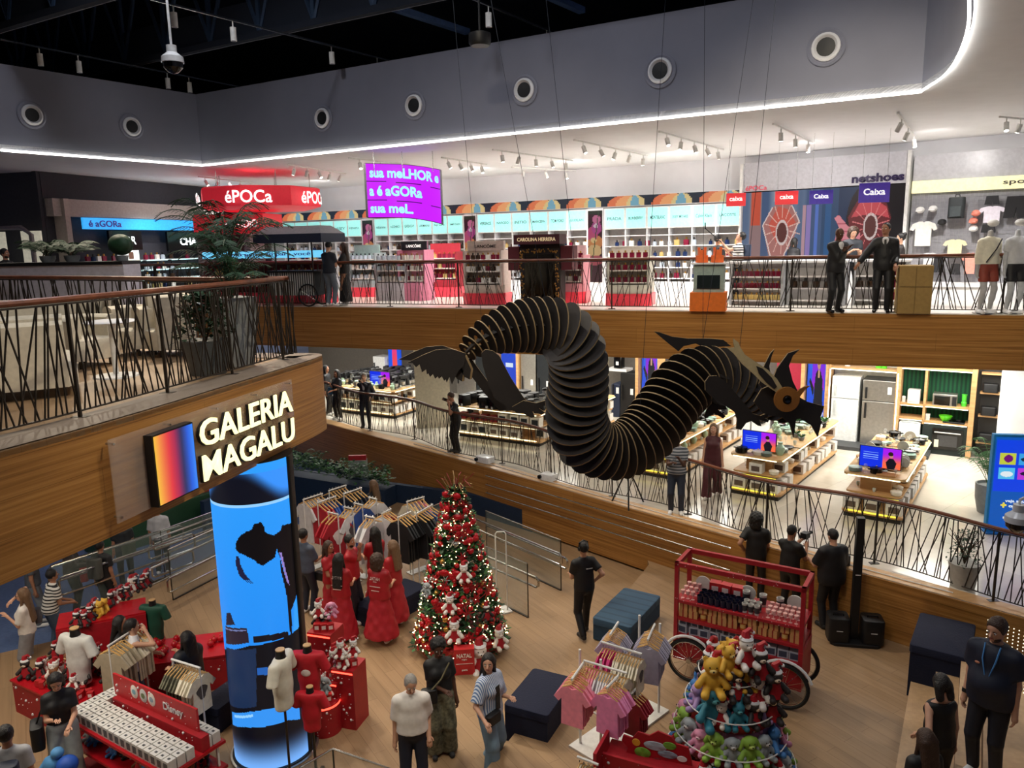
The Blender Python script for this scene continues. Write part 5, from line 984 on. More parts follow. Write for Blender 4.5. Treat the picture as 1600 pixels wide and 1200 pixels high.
def camrig(root, J): w = (J['arms'][-1][1]+J['arms'][1][1])/2+v3(0, .1, .12); b = MB(); b.box(*w, .12, .14, .1, 'black'); b.cyl(tuple(w+v3(0, .05, .05)), tuple(w+v3(0, .2, .05)), .035, 'black_gloss'); b.tube([tuple(w+v3(-.08, 0, -.05)), tuple(w+v3(-.14, 0, .06)), tuple(w+v3(-.1, 0, .16))], .015, 'black', 6); b.build('video_camera', root)
person('man in black T-shirt operating a video camera, middle of the three technicians', (at(1224, 955, ZG).x, at(1224, 955, ZG).y-.2, ZG), 50, 1.74, 'skin_mid', 'buzz', 'hair_black', top='#121214', hl=(-.06, .34, 1.3), hr=(.12, .34, 1.28), pitch=12, yaw=10, res=.018, beard='hair_black', extras=camrig)
person('broad man in black seen from behind, right of the three technicians', foot(1284, 968, ZG, -.3), 350, 1.82, 'skin_light', 'buzz', 'hair_black', top='#101014', sleeve='half', bottom='#141418', hl=(-.2, .34, 1.1), hr=(.16, .3, 1.08), heavy=1.2, loose=.035, hem=.82, pitch=18, res=.018, shoe='#1a1a1a', extras=bagpart('camera_bag', (.3, .22, 1.0), (.3, .2, .2), '#18181a', [(.12, .1, 1.45), (.3, .2, 1.2)]))
# ------------------------------------------------------------ kitchen shop: back wall, appliances
P4 = (8.95, 21.05); AW4 = -33.2; A4r = math.radians(AW4); L4 = wl(P4, AW4)
def x4(px, py=660): return L4(px, py)[0]
wallseg('wall_kitchen_back', wpt(P4, AW4, -22, .85, 0)[:2], wpt(P4, AW4, 9, .85, 0)[:2], ZM, 4.1, '#5c5650')
def bx(px0, px1, h, d, m, nm, lab, cat, z=0, fn=None, out=0, bev=.01, parts=()):
    a, c = x4(px0), x4(px1); r_ = thing(nm, lab, cat, wpt(P4, AW4, a, out, ZM+z), A4r); W = c-a; b = MB(); b.box(W/2, d/2, 0, W, d, h, m); b.build('body', r_, bev)
    if fn: fn(r_, W)
    return r_, W
def fridge(col, hc):
    def fn(r_, W):
        for z0, z1 in ((.06, 1.28), (1.3, 1.86)):
            m_ = MB(); m_.box(W/2, -.03, z0, W-.02, .06, z1-z0, col); q = m_.build('door', r_, .012); m_ = MB(); m_.box(.1, -.085, z0+(.75 if z0 < 1 else .06), .05, .05, .42 if z0 < 1 else .3, hc); m_.build('handle', q)
        m_ = MB(); m_.box(W*.8, -.062, 1.5, .1, .004, .2, 'white_paint'); m_.build('price_label', r_)
    return fn
bx(1297, 1340, 1.9, .6, 'appliance_white', 'refrigerator', 'white two-door refrigerator against the kitchen back wall', 'refrigerator', fn=fridge('appliance_white', '#b8bcbc'))
bx(1345, 1398, 1.88, .6, 'black', 'refrigerator', 'stainless steel two-door refrigerator with dark sides', 'refrigerator', fn=fridge('inox', 'black'))
def led(r_, W): m_ = MB(); m_.box(0, -.02, 0, .03, .03, 2.2, 'lamp_glow'); 
r_ = thing('shop_frame', 'wooden framed niche with light strips around the two refrigerators', 'shelving', wpt(P4, AW4, 0, 0, ZM), A4r)
for px in (1291, 1400, 1517): b = MB(); b.box(x4(px), .15, 0, .12, .5, 2.95, 'counter_wood'); b.build('post', r_)
for px0, px1, z in ((1291, 1400, 2.12), (1400, 1517, 2.25)): b = MB(); b.box((x4(px0)+x4(px1))/2, .2, z, x4(px1)-x4(px0), .45, .05, 'counter_wood'); b.build('shelf', r_); b = MB(); b.box((x4(px0)+x4(px1))/2, .0, z-.025, x4(px1)-x4(px0)-.1, .04, .02, '#fff8e0,.5,0,4'); b.build('light_strip', r_)
for px in (1294, 1399): b = MB(); b.box(x4(px), -.1, .1, .025, .02, 2.0, '#f0fff4,.5,0,3.5'); b.build('light_strip', r_)
b = MB(); b.box(x4(1345), .78, 0, x4(1400)-x4(1291), .04, 2.95, '#e0e0d8'); b.build('rear_panel', r_)
b = MB(); b.box(x4(1345), -.35, 0, x4(1517)-x4(1291), .7, .1, '#3c3e40'); b.build('plinth', r_)
r_ = thing('appliance_shelf', 'tall shelf with green striped back holding small kitchen appliances', 'shelving', wpt(P4, AW4, x4(1403), 0, ZM), A4r); W = x4(1513)-x4(1403); xs = x4(1442)-x4(1403)
b = MB(); b.box(W/2, .6, 0, W, .05, 2.25, 'green_panel'); b.build('back_panel', r_); b = MB(); b.box(xs, .25, .78, .06, .5, 1.5, 'counter_wood'); b.build('divider', r_)
for x0, x1, z in ((0, xs, 1.25), (xs, W, 1.75*.72), (0, xs, .95*.6+.3), (xs, W, .82)): b = MB(); b.box((x0+x1)/2, .25, z, x1-x0, .5, .05, 'counter_wood'); q = b.build('shelf', r_); b = MB(); b.box((x0+x1)/2, .02, z-.02, x1-x0-.06, .03, .015, '#fff8e0,.5,0,3'); b.build('light_strip', q)
b = MB(); b.box((xs+W)/2, .25, 0, W-xs, .5, .8, '#15201e'); b.build('oven_cabinet', r_)
def on4(px, z, nm, lab, cat, fn, y=-.0+.2):
    b = MB(); fn(b); return one(nm, b, lab, cat, loc=wpt(P4, AW4, x4(px), y, ZM+z), rz=A4r, bevel=.008)
t = thing('built_in_oven', 'black built-in oven with steel handle below the green shelf', 'oven', wpt(P4, AW4, x4(1482), -.02, ZM+.16), A4r); b = MB(); b.box(0, 0, 0, .7, .04, .55, 'black_gloss'); b.build('door', t); b = MB(); b.cyl((-.3, -.05, .45), (.3, -.05, .45), .018, 'inox'); b.build('handle', t); b = MB(); b.box(0, -.025, .08, .46, .006, .3, '#3c3c3e,.1'); b.build('oven_window', t); b = MB(); b.box(-.24, -.03, .05, .1, .004, .2, '#e8e4c8'); b.build('energy_label', t)
on4(1424, 1.28, 'air_fryer', 'white air fryer on the upper left green shelf', 'appliance', lambda b: (b.rbox(0, 0, 0, .3, .3, .38, 'appliance_white'), b.box(0, -.155, .06, .2, .01, .22, '#c8ccc8')))
on4(1473, 1.29, 'microwave', 'silver microwave on the upper right green shelf', 'microwave', lambda b: (b.box(0, 0, 0, .56, .36, .32, 'inox'), b.box(-.06, -.19, .04, .36, .02, .24, 'black_gloss'), b.box(.22, -.19, .04, .1, .02, .24, 'black')))
on4(1503, 1.29, 'green_blender', 'small bright green blender beside the microwave', 'appliance', lambda b: (b.lathe([(.06, 0), (.07, .12), (.05, .14), (.06, .32), (.07, .33)], '#50d040,.3', 14),))
on4(1408, 1.28, 'white_jar', 'white canister at the left end of the upper green shelf', 'jar', lambda b: b.lathe([(.05, 0), (.05, .16), (.03, .18)], 'appliance_white', 12))
on4(1476, .85, 'green_pot', 'bright green colander on the shelf over the oven', 'pot', lambda b: (b.lathe([(.06, 0), (.13, .1), (.16, .17), (.15, .17), (.05, .01)], '#60d828,.3', 18),))
on4(1448, .85, 'knife_block', 'white box at the left of the shelf over the oven', 'box', lambda b: b.box(0, 0, 0, .1, .1, .18, 'appliance_white'))
on4(1490, .85, 'hob', 'black gas hob on the shelf over the oven', 'appliance', lambda b: (b.box(0, 0, 0, .5, .4, .05, 'black_gloss'), b.cyl((.1, 0, .05), (.1, 0, .08), .06, 'black'), b.cyl((-.12, 0, .05), (-.12, 0, .08), .06, 'black')))
on4(1422, .0, 'washing_machine', 'white top-loading washing machine in the shelf corner', 'appliance', lambda b: (b.rbox(0, 0, 0, .5, .5, .8, 'appliance_white', r=.04), b.box(0, -.1, .8, .4, .3, .02, '#9aa2a4')), y=.1)
for i, (px, z) in enumerate(((1365, 2.16), (1374, 2.16), (1491, 2.29), (1497, 2.29), (1317, 2.16))): on4(px, z, 'storage_jar', ('bright green jar, left of the pair over the steel refrigerator', 'bright green jar, right of the pair over the steel refrigerator', 'green jar, left of the pair on the top shelf', 'green jar, right of the pair on the top shelf', 'white jar above the white refrigerator')[i], 'jar', lambda b: b.lathe([(.07, 0), (.07, .16), (.05, .18), (.06, .2)], '#58d830,.3' if i < 4 else 'appliance_white', 14))
r_, W = bx(1527, 1566, 2.9, .5, '#2a2826', 'dark_shelf', 'dark open shelf unit beside the green appliance shelf', 'shelving', out=.3)
for z in (.4, 1.1, 1.7, 2.2): b = MB(); b.box(W/2, -.1, z, W, .3, .04, 'counter_wood'); b.build('shelf', r_)
for i, z in enumerate((.45, 1.15, 1.75)): on4(1543, z, 'toaster', 'black toaster on the dark open shelf, '+('lowest', 'middle', 'highest')[i], 'appliance', lambda b: b.rbox(0, 0, 0, .34, .24, .22, 'black'), y=.12)
b = MB(); o = atY(1600, 600, 17.2); b.cyl((0, 0, 0), (0, 0, 3.03), .46, 'white_paint', seg=28); tag(one('pillar', b, loc=(o.x+.02, 17.2, ZM)), kind='structure'); bpy.data.objects['pillar'].name = 'trim_pillar_right'
# posters with a woman in dark clothes
def poster(U, V):
    C = mixc(rgb(U, (20, 60, 220)), rgb(U, (60, 120, 240)), V); m = (U > .2) & (U < .9) & (V > .5) & (V < .93); C[m] = mixc(rgb(U, (240, 40, 200)), rgb(U, (90, 40, 240)), V)[m]
    b_ = inpoly(U, V, [(.3, .1), (.35, .5), (.1, .62), (.05, .58), (.3, .42), (.4, .66), (.5, .7), (.65, .7), (.8, .6), (.85, .3), (.8, .1)]); C[b_] = (24, 28, 40); C[((U-.57)/.1)**2+((V-.78)/.075)**2 < 1] = (206, 150, 120); C[((U-.56)/.13)**2+((V-.82)/.06)**2 < 1] = (40, 24, 24); C[(np.abs(U-.57) < .05) & (V > .62) & (V < .7)] = (210, 158, 130); return C
def plainblue(U, V): C = mixc(rgb(U, (16, 60, 200)), rgb(U, (30, 80, 220)), V); C[(np.abs(V-.6) < .03) & (np.abs(U-.5) < .25)] = (220, 235, 255); return C
def redblue(U, V): C = rgb(U, (20, 90, 235)); m = (np.abs(U-.5) < .2) & (V > .35); C[m] = mixc(rgb(U, (255, 80, 60)), rgb(U, (220, 30, 220)), sst(V, .3, 1))[m]; return C
for px0, px1, fn, lab, h in ((1257, 1288, poster, 'lit poster of a woman in black left of the white refrigerator', 2.9), (1000, 1026, poster, 'lit poster of a woman in black seen through the dragon', 2.9), (783, 808, plainblue, 'plain blue lit panel with a small white logo', 2.4), (609, 629, redblue, 'blue lit panel with a red and magenta streak at the left', 2.6)):
    a, c = x4(px0), x4(px1); r_ = thing('lit_poster', lab, 'poster', wpt(P4, AW4, (a+c)/2, .1, ZM), A4r); b = MB(); b.box(0, .06, 0, c-a, .1, h, '#1c48c0,.5,0,.4'); b.build('light_box', r_)
    picture('poster_face', c-a-.06, h-.1, 40, 90, fn, 'screen0.9', r_, X=Matrix.Translation((0, 0, .05)))
for px in (1252, 1290, 996, 1030, 779, 812): b = MB(); b.box(0, .1, 0, .1, .4, 2.98, 'counter_wood'); one('wood_column', b, 'pale wooden column beside a lit poster, '+{1252: 'left of the right-hand poster', 1290: 'right of the right-hand poster', 996: 'left of the middle poster', 1030: 'right of the middle poster', 779: 'left of the plain blue panel', 812: 'right of the plain blue panel'}[px], 'column', loc=wpt(P4, AW4, x4(px), 0, ZM), rz=A4r)
bx(1206, 1250, 2.9, .3, '#a01838', 'red_display', 'dark red display wall panel behind the dragon head', 'display', out=.3)
for i, (px0, px1, c, h, lab) in enumerate(((1108, 1140, 'black', .95, 'black washing machine left of the white pair'), (1143, 1172, 'appliance_white', .95, 'white washing machine behind the dragon claw'), (1174, 1203, 'appliance_white', .95, 'white washing machine right of another, behind the dragon leg'), (1210, 1250, 'black_gloss', .9, 'dark front-loading washer before the red panel'))):
    def wash(r_, W, c=c): m_ = MB(); m_.X = XF(W/2, -.01, .5, 0, PI/2); m_.lathe([(.2, 0), (.2, .03), (.15, .04), (.14, .01), (0, .01)], 'black_gloss' if c != 'black_gloss' else 'inox', 22); m_.build('porthole_door', r_); m_ = MB(); m_.box(W/2, -.01, .82, W-.06, .02, .1, '#c4c8c8' if 'white' in c else '#333'+'333'); m_.build('control_panel', r_)
    bx(px0, px1, h, .55, c, 'washing_machine', lab, 'appliance', fn=wash, bev=.02)
for i, (px0, px1, c, h, lab) in enumerate(((955, 968, '#18233c', 1.1, 'dark navy freezer beside the black one'), (969, 993, 'black', 1.5, 'matt black freezer left of the middle poster'), (716, 745, 'inox', 2.0, 'grey wide steel refrigerator behind the tail'), (746, 778, '#3c4044,.3,.6', 2.0, 'dark steel refrigerator right of the grey one'), (815, 838, 'inox', 2.1, 'steel refrigerator right of the plain blue panel'), (840, 862, '#30343a,.3,.6', 2.1, 'graphite refrigerator beside the dragon leg'), (588, 606, 'appliance_white', 1.35, 'white washer-dryer left of the streaked panel'), (632, 652, '#3a3430', 2.2, 'dark brown cabinet right of the streaked panel'))):
    def pl(r_, W): m_ = MB(); m_.box(W*.75, -.01, .8, .1, .01, .2, 'white_paint'); m_.build('price_label', r_); m_ = MB(); m_.box(.08, -.03, .6, .03, .04, .5, 'black'); m_.build('handle', r_)
    bx(px0, px1, h, .6, c, 'refrigerator', lab, 'refrigerator', fn=pl, bev=.015)
r_, W = bx(950, 995, .06, .5, 'white_paint', 'wall_shelf', 'white lit wall shelf holding bottles over the black freezer', 'shelf', z=2.3)
for i in range(7): spawn('scent%d' % (i % 6), 'kitchen_bottle', wpt(P4, AW4, x4(952)+W*(i+.5)/7.2, .2, ZM+2.37), A4r, 'small bottle %s along the lit shelf over the black freezer' % ('one', 'two', 'three', 'four', 'five', 'six', 'seven')[i], 'bottle', None, 1.8)
on4(962, 1.62, 'coffee_maker', 'black coffee maker on top of the black freezer', 'appliance', lambda b: (b.rbox(0, 0, 0, .3, .28, .42, 'black_gloss'), b.box(0, -.15, .1, .1, .02, .12, 'white_paint')), y=.25)
b = MB(); b.box(x4(962), .3, 1.52, .7, .5, .08, 'white_paint'); one('side_shelf', b, 'white shelf under the black coffee maker', 'shelf', loc=wpt(P4, AW4, 0, 0, ZM), rz=A4r)
r_, W = bx(548, 606, .05, .5, 'counter_wood', 'wall_shelf', 'wooden wall shelf with white microwaves at the left', 'shelf', z=2.15)
for i in range(3): on4(563+i*15, 2.21, 'microwave', 'white microwave on the left wooden wall shelf, %s one' % ('left', 'middle', 'right')[i], 'microwave', lambda b: (b.box(0, 0, 0, .85, .36, .5, 'appliance_white'), b.box(-.1, -.19, .06, .5, .01, .36, '#a8b0b0')), y=.25)
for px, lab, r0 in ((677, 'trim_pillar_left', .62), (927, 'trim_pillar_middle', .5)):
    D = 24.0 if px == 677 else 22.0; o = atY(px, 640, D); b = MB(); b.box(0, 0, 0, r0*1.75, .5, 3.03, '#e0dac4', math.radians(6 if px == 677 else -6)); one(lab, b, kind='structure', loc=(o.x, D, ZM))
# ------------------------------------------------------------ kitchenware prototypes
proto('pot', [('pot', mk(('lathe', [(.1, 0), (.12, .02), (.12, .11), (.125, .115), (.115, .12), (.03, .14), (.0, .145)], 'black_gloss', 16))), ('handles', mk(('tube', [(.11, -.03, .08), (.16, -.03, .09), (.16, .03, .09), (.11, .03, .08)], .009, 'black', 5), ('tube', [(-.11, -.03, .08), (-.16, -.03, .09), (-.16, .03, .09), (-.11, .03, .08)], .009, 'black', 5))), ('knob', mk(('sph', (0, 0, .155), .018, 'inox')))])
proto('pan', [('pan', mk(('lathe', [(.09, 0), (.14, .04), (.145, .045), (.13, .04), (.08, .01), (0, .01)], 'black', 16))), ('handle', mk(('tube', [(.13, 0, .04), (.22, 0, .06), (.32, 0, .07)], .011, 'black', 5)))])
proto('plates', [('plates', mk(*[('lathe', [(.05, i*.014), (.12, .012+i*.014), (.125, .016+i*.014), (.05, .006+i*.014)], ('#e6e2d8,.25', '#9cbcae,.25')[i % 2], 16) for i in range(6)]))])
proto('cup', [('cup', mk(('lathe', [(.025, 0), (.04, .04), (.042, .09), (.038, .09), (.03, .02), (0, .01)], '#d8e4e0,.1', 10)))])
proto('glass', [('glass', mk(('lathe', [(.035, 0), (.006, .008), (.006, .07), (.035, .1), (.04, .15), (.03, .18)], 'glass_clear', 10)))])
proto('vase', [('vase', mk(('lathe', [(.05, 0), (.09, .08), (.09, .16), (.04, .22), (.05, .26)], '#a9c8b0,.3', 14)))])
proto('whitepot', [('pot', mk(('lathe', [(.1, 0), (.12, .02), (.13, .1), (.12, .11), (.03, .14), (0, .14)], '#e8e4dc,.3', 16))), ('knob', mk(('sph', (0, 0, .15), .02, '#b09468')))])
proto('tray', [('tray', mk(('rbox', 0, 0, 0, .34, .24, .03, '#b98850')))])
proto('carton', [('carton', mk(('box', 0, 0, 0, .34, .26, .26, '#d8d6d2'), ('box', 0, -.131, .05, .22, .004, .14, '#5c4c48')))])
proto('darkcarton', [('carton', mk(('box', 0, 0, 0, .34, .28, .32, '#e4e0d8'), ('box', 0, -.141, .05, .24, .004, .2, '#202830')))])
proto('fryer', [('body', mk(('rbox', 0, 0, 0, .3, .32, .34, 'black', .08))), ('basket', mk(('rbox', 0, -.15, .05, .22, .06, .16, 'black_gloss', .02))), ('price_label', mk(('box', .1, -.2, -.02, .07, .005, .1, 'white_paint')))])
proto('blender', [('base', mk(('lathe', [(.09, 0), (.09, .12), (.06, .16)], 'black', 14))), ('jug', mk(('lathe', [(.06, .16), (.08, .36), (.085, .38)], 'glass_clear', 14))), ('lid', mk(('lathe', [(.086, .38), (.08, .42), (.03, .44)], 'black', 14)))])
proto('mixer', [('base', mk(('rbox', 0, 0, 0, .2, .34, .04, 'inox', .05))), ('arm', mk(('rbox', 0, .12, .04, .12, .1, .24, 'black', .03), ('rbox', 0, -.02, .26, .12, .34, .12, 'black', .05))), ('bowl', mk(('lathe', [(.05, .04), (.1, .08), (.11, .18)], 'inox', 14, (0, -.06, 0))))])
proto('redpot', [('casserole', mk(('rbox', 0, 0, 0, .26, .24, .22, '#8c1820,.3', .04)))])
proto('plate_up', [('plate', mk(('cyl', (0, 0, .13), (0, .02, .13), .125, '#b4b4ae', None, 20))), ('stand', mk(('box', 0, .04, 0, .12, .08, .04, 'wood_light')))])
proto('plantlet', [('bowl', mk(('lathe', [(.06, 0), (.08, .08)], 'grey_pot', 10))), ('leaves', mk(*[('plate', [(0, 0, .08), (.05*math.cos(a), .05*math.sin(a), .14), (.12*math.cos(a), .12*math.sin(a), .16), (.06*math.cos(a+.4), .06*math.sin(a+.4), .1)], (0, 0, .004), 'leaf') for a in np.linspace(0, 6.28, 11)]))])
NAME = dict(pot=('cooking_pot', 'black cooking pot', 'pot'), pan=('frying_pan', 'black frying pan', 'pan'), plates=('plate_stack', 'stack of pale plates', 'plates'), cup=('cup', 'pale cup', 'cup'), glass=('stemmed_glass', 'clear stemmed glass', 'glass'), vase=('jug', 'pale green jug', 'jug'), whitepot=('casserole', 'white lidded casserole', 'pot'), tray=('serving_board', 'brown serving board', 'board'), carton=('product_carton', 'pale printed product carton', 'carton'), darkcarton=('product_carton', 'carton with a dark appliance picture', 'carton'), fryer=('air_fryer', 'black air fryer', 'appliance'), blender=('blender', 'black blender with clear jug', 'appliance'), mixer=('stand_mixer', 'black and steel stand mixer', 'appliance'), redpot=('red_toaster', 'dark red toaster box', 'appliance'), plate_up=('upright_plate', 'grey plate on a stand', 'plate'), plantlet=('small_plant', 'small potted plant', 'plant'))
ORD = ['front left', 'front right', 'near front', 'middle', 'rear']
def tvpic(U, V):
    C = rgb(U, (18, 50, 230)); m = U > .56; C[m] = mixc(rgb(U, (255, 110, 70)), rgb(U, (170, 30, 240)), sst(V, .2, .8))[m]; b_ = inpoly(U, V, [(.68, 0), (.64, .3), (.72, .52), (.82, .52), (.9, .3), (.86, 0)]); C[b_] = (18, 18, 30); C[((U-.765)/.05)**2+((V-.66)/.12)**2 < 1] = (200, 140, 120); C[((U-.75)/.065)**2+((V-.74)/.1)**2 < 1] = (44, 24, 26)
    C[(U < .45) & (U > .08) & (np.abs((V*9) % 1-.5) < .12) & (V > .4) & (V < .8)] = (150, 190, 255); return C
def gondola(a, c, dpt, lab, tv=None, top=(), low=(), rows=2, glow='#f4e850,.5,0,1.0', cols=None):
    a, c = Vector(a), Vector(c); d = (c-a); W = d.length; ang = math.atan2(d.y, d.x); r_ = thing('display_counter', lab, 'counter', (a.x, a.y, ZM), ang); an = math.degrees(ang); P_ = (a.x, a.y); l2 = lab.split(' with')[0]
    b = MB(); b.box(W/2, dpt/2, 0, W-.1, dpt-.1, .1, '#2a2622'); b.build('recessed_plinth', r_); b = MB(); b.rbox(W/2, dpt/2, .1, W, dpt, .05, 'counter_wood', r=.12); b.build('lower_deck', r_)
    b = MB(); b.box(W/2, dpt/2, .15, W*.5, dpt-.6, .76, 'counter_wood'); b.build('core', r_)
    b = MB(); b.rbox(W/2, dpt/2, .52, W-.12, dpt-.12, .035, 'counter_wood', r=.1); b.build('middle_shelf', r_)
    b = MB(); b.rbox(W/2, dpt/2, .9, W, dpt, .05, 'wood_light', r=.14); b.build('worktop', r_); b = MB(); b.tube([(.1, -.005, .905), (W-.1, -.005, .905)], .012, '#fff4c8,.5,0,3', 4); b.tube([(W+.005, .1, .905), (W+.005, dpt-.1, .905)], .012, '#fff4c8,.5,0,3', 4); b.tube([(.1, -.005, .51), (W-.1, -.005, .51)], .008, glow, 4); b.tube([(.1, -.02, .16), (W-.1, -.02, .16)], .02, glow, 4); b.build('edge_light', r_)
    if tv:
        tx, ty, tw = tv; t = thing('counter_tv', 'blue and pink screen standing on the '+l2, 'screen', wpt(P_, an, tx, ty, ZM+.95), ang); b = MB(); b.box(0, .02, .06, tw, .04, tw*.56, 'black'); b.build('housing', t); b = MB(); b.box(0, .03, 0, .3, .16, .015, 'black'); b.box(0, .03, 0, .05, .04, .1, 'black'); b.build('stand', t); picture('screen_face', tw-.03, tw*.53, 100, 56, tvpic, 'screen1.0', t, X=Matrix.Translation((0, -.002, .07)))
    cols = cols or 2; n = 0
    for lv, z, lst in (('top', .95, top), ('lower', .555, low), ('bottom', .15, low)):
        if not lst: continue
        g_ = .225 if lv == 'top' and dpt > 2 else .33; ny = max(2, int(dpt/g_)); nx = max(2, int(W/g_))
        for j in range(ny):
            for i in range(nx):
                if lv != 'top' and 0 < i < nx-1 and j > 0: continue
                if lv != 'top' and i == 0 and j > 1: continue
                if random.random() < .1: continue
                k = random.choice(lst); x = .2+(W-.4)*i/(nx-1)+random.uniform(-.03, .03); y = .18+(dpt-.36)*j/(ny-1)+random.uniform(-.03, .03)
                if tv and lv == 'top' and abs(x-tv[0]) < tv[2]/2+.05 and abs(y-tv[1]) < .17: continue
                if lv == 'bottom' and k not in ('carton', 'darkcarton'): k = 'carton'
                wh = ORD[(0 if i < nx/2 else 1) if j == 0 else 2 if j < ny*.33 else 3 if j < ny*.66 else 4]; nm, l_, ct = NAME[k]
                spawn(k, nm, wpt(P_, an, x, y, ZM+z+.002), ang+(0 if lv != 'top' else random.uniform(-.5, .5)), '%s, %s %s, %s' % (l_, wh, {'top': 'of worktop', 'lower': 'of lower shelf', 'bottom': 'of bottom deck'}[lv], l2), ct, '%s %s %s on %s' % (k, wh, lv, l2), random.uniform(.85, 1.15) if lv == 'top' else (.9 if lv == 'bottom' else .85))
    return r_
gondola((4.89, 16.82), (5.82, 16.1), 4.6, 'wooden counter before the dragon head with cookware', (.55, .35, .78), ['pot', 'pan', 'plates', 'cup', 'cup', 'glass', 'glass', 'cup', 'whitepot', 'plates', 'vase', 'plantlet'], ['glass', 'cup', 'whitepot', 'carton'])
gondola((6.79, 15.24), (7.75, 14.56), 3.7, 'rightmost wooden counter with plates and glasses', (.62, .42, .8), ['plate_up', 'glass', 'glass', 'glass', 'cup', 'cup', 'pan', 'whitepot', 'pot', 'plates', 'glass', 'tray'], ['whitepot', 'plates', 'tray', 'cup'])
gondola((2.95, 18.45), (3.9, 17.75), 4.6, 'wooden counter under the dragon coil with jars', (.45, .9, .7), ['vase', 'cup', 'pot', 'tray', 'whitepot', 'plates', 'blender'], ['carton', 'vase', 'cup'])
gondola((-1.69, 22.6), (.75, 21.1), 1.5, 'wooden counter behind the tail with black appliances', None, ['fryer', 'fryer', 'fryer', 'blender'], ['darkcarton', 'darkcarton', 'redpot'], glow='#fff0c0,.5,0,2')
gondola((1.0, 23.2), (2.4, 22.3), 1.6, 'far wooden counter with blenders beside the column', None, ['blender', 'mixer', 'blender'], ['carton'], glow='#fff0c0,.5,0,2')
gondola((-6.35, 26.5), (-3.95, 25.05), 2.4, 'leftmost wooden counter with mixers and a screen', (1.95, .35, .9), ['blender', 'mixer', 'mixer', 'cup', 'vase'], ['darkcarton', 'carton', 'blender'], glow='#fff0c0,.5,0,2')
# ------------------------------------------------------------ totem, plants, projectors, tripod, dome camera
def totem(U, V):
    C = rgb(U, (10, 90, 190)); m = (V > .42) & (V < .97) & (U > .03); C[m] = (16, 70, 240)
    for x0, y0, c in ((.12, .71, (206, 214, 70)), (.54, .71, (60, 170, 240)), (.12, .555, (90, 200, 250)), (.54, .555, (200, 60, 220))): C[(U > x0) & (U < x0+.36) & (V > y0) & (V < y0+.125)] = c
    for cx, cy, rx, ry, c in ((.31, .775, .1, .04, (120, 20, 120)), (.72, .77, .14, .025, (20, 50, 70)), (.3, .61, .14, .03, (240, 250, 255)), (.72, .62, .13, .02, (30, 20, 60))): C[((U-cx)/rx)**2+((V-cy)/ry)**2 < 1] = c
    return C
o = at(1575, 838, ZM); r_ = thing('info_totem', 'tall blue information totem with four coloured tiles on its screen', 'totem', (o.x+.1, o.y+.1, ZM), math.radians(-12)); b = MB(); b.box(0, .08, .02, .86, .12, 1.95, '#1484c8'); b.build('housing', r_, .01); b = MB(); b.box(0, .1, 0, .9, .36, .03, '#1060a8'); b.build('foot_plate', r_)
picture('screen_face', .78, 1.85, 78, 180, totem, 'screen0.85', r_, X=Matrix.Translation((0, .012, .07)))
b = MB(); b.text('veja aqui', .07, '#e8f4ff,.5,0,.6', XF(.04, .01, .66), .01, width=.36); b.text('opções', .08, '#e8f4ff,.5,0,.6', XF(.1, .01, .56), .03, width=.34); b.text('+', .1, '#f4e040,.5,0,.6', XF(-.16, .01, .58), .04); b.text('magalu', .07, '#e8f4ff,.5,0,.6', XF(.02, .01, .33), .03, width=.34); b.build('lettering', r_)
def frond(b, base, a, L, h, m='leaf', n=14, w=.16):
    pts = [Vector(base)+Vector((math.cos(a)*L*t, math.sin(a)*L*t, h*t*(1.5-t*1.05)*1.5)) for t in np.linspace(0, 1, 9)]; b.tube(pts, .006, m, 4)
    s = Vector((-math.sin(a), math.cos(a), 0))
    for i in range(n):
        t = .25+.72*i/n; k = int(t*8); p = pts[k].lerp(pts[min(k+1, 8)], t*8-k); l = w*(1-abs(t-.55))*1.1; d = Vector((math.cos(a), math.sin(a), 0))
        for sg in (-1, 1): e = p+s*sg*l+d*l*.5-Vector((0, 0, l*.35)); q = p+d*.012; b.add([tuple(p-d*.008), tuple(q), tuple(e), tuple(p+(e-p)*.5+Vector((0, 0, .012)))], [(0, 1, 2, 3)], m)
def palm(name, lab, loc, h, potm, pr, ph, nf=14, m='leaf', L=(.5, .9), shape='round', stem=0):
    r_ = thing(name, lab, 'plant', loc); b = MB()
    if shape == 'round': b.lathe([(pr*.72, 0), (pr*.95, ph*.5), (pr, ph), (pr*.88, ph), (pr*.8, ph*.92), (0, ph*.9)], potm, 22)
    else: b.lathe([(pr*.7, 0), (pr, ph), (pr*.9, ph), (0, ph*.93)], potm, 4)
    b.build('pot', r_); b = MB()
    for i in range(nf): a = i*2.4+random.uniform(-.3, .3); l = random.uniform(*L); frond(b, (random.uniform(-.05, .05), random.uniform(-.05, .05), ph*.9+stem*random.random()), a, l, h*random.uniform(.5, 1.0), m)
    for i in range(5): b.cyl((random.uniform(-.06, .06), random.uniform(-.06, .06), ph*.9), (random.uniform(-.08, .08), random.uniform(-.08, .08), ph+h*.35), .012, 'trunk', seg=5)
    b.build('fronds', r_); return r_
palm('potted_palm', 'tall palm in a grey pot beside the blue totem', foot(1543, 800, ZM), 1.25, 'grey_pot', .27, .62, 22, L=(.4, .85))
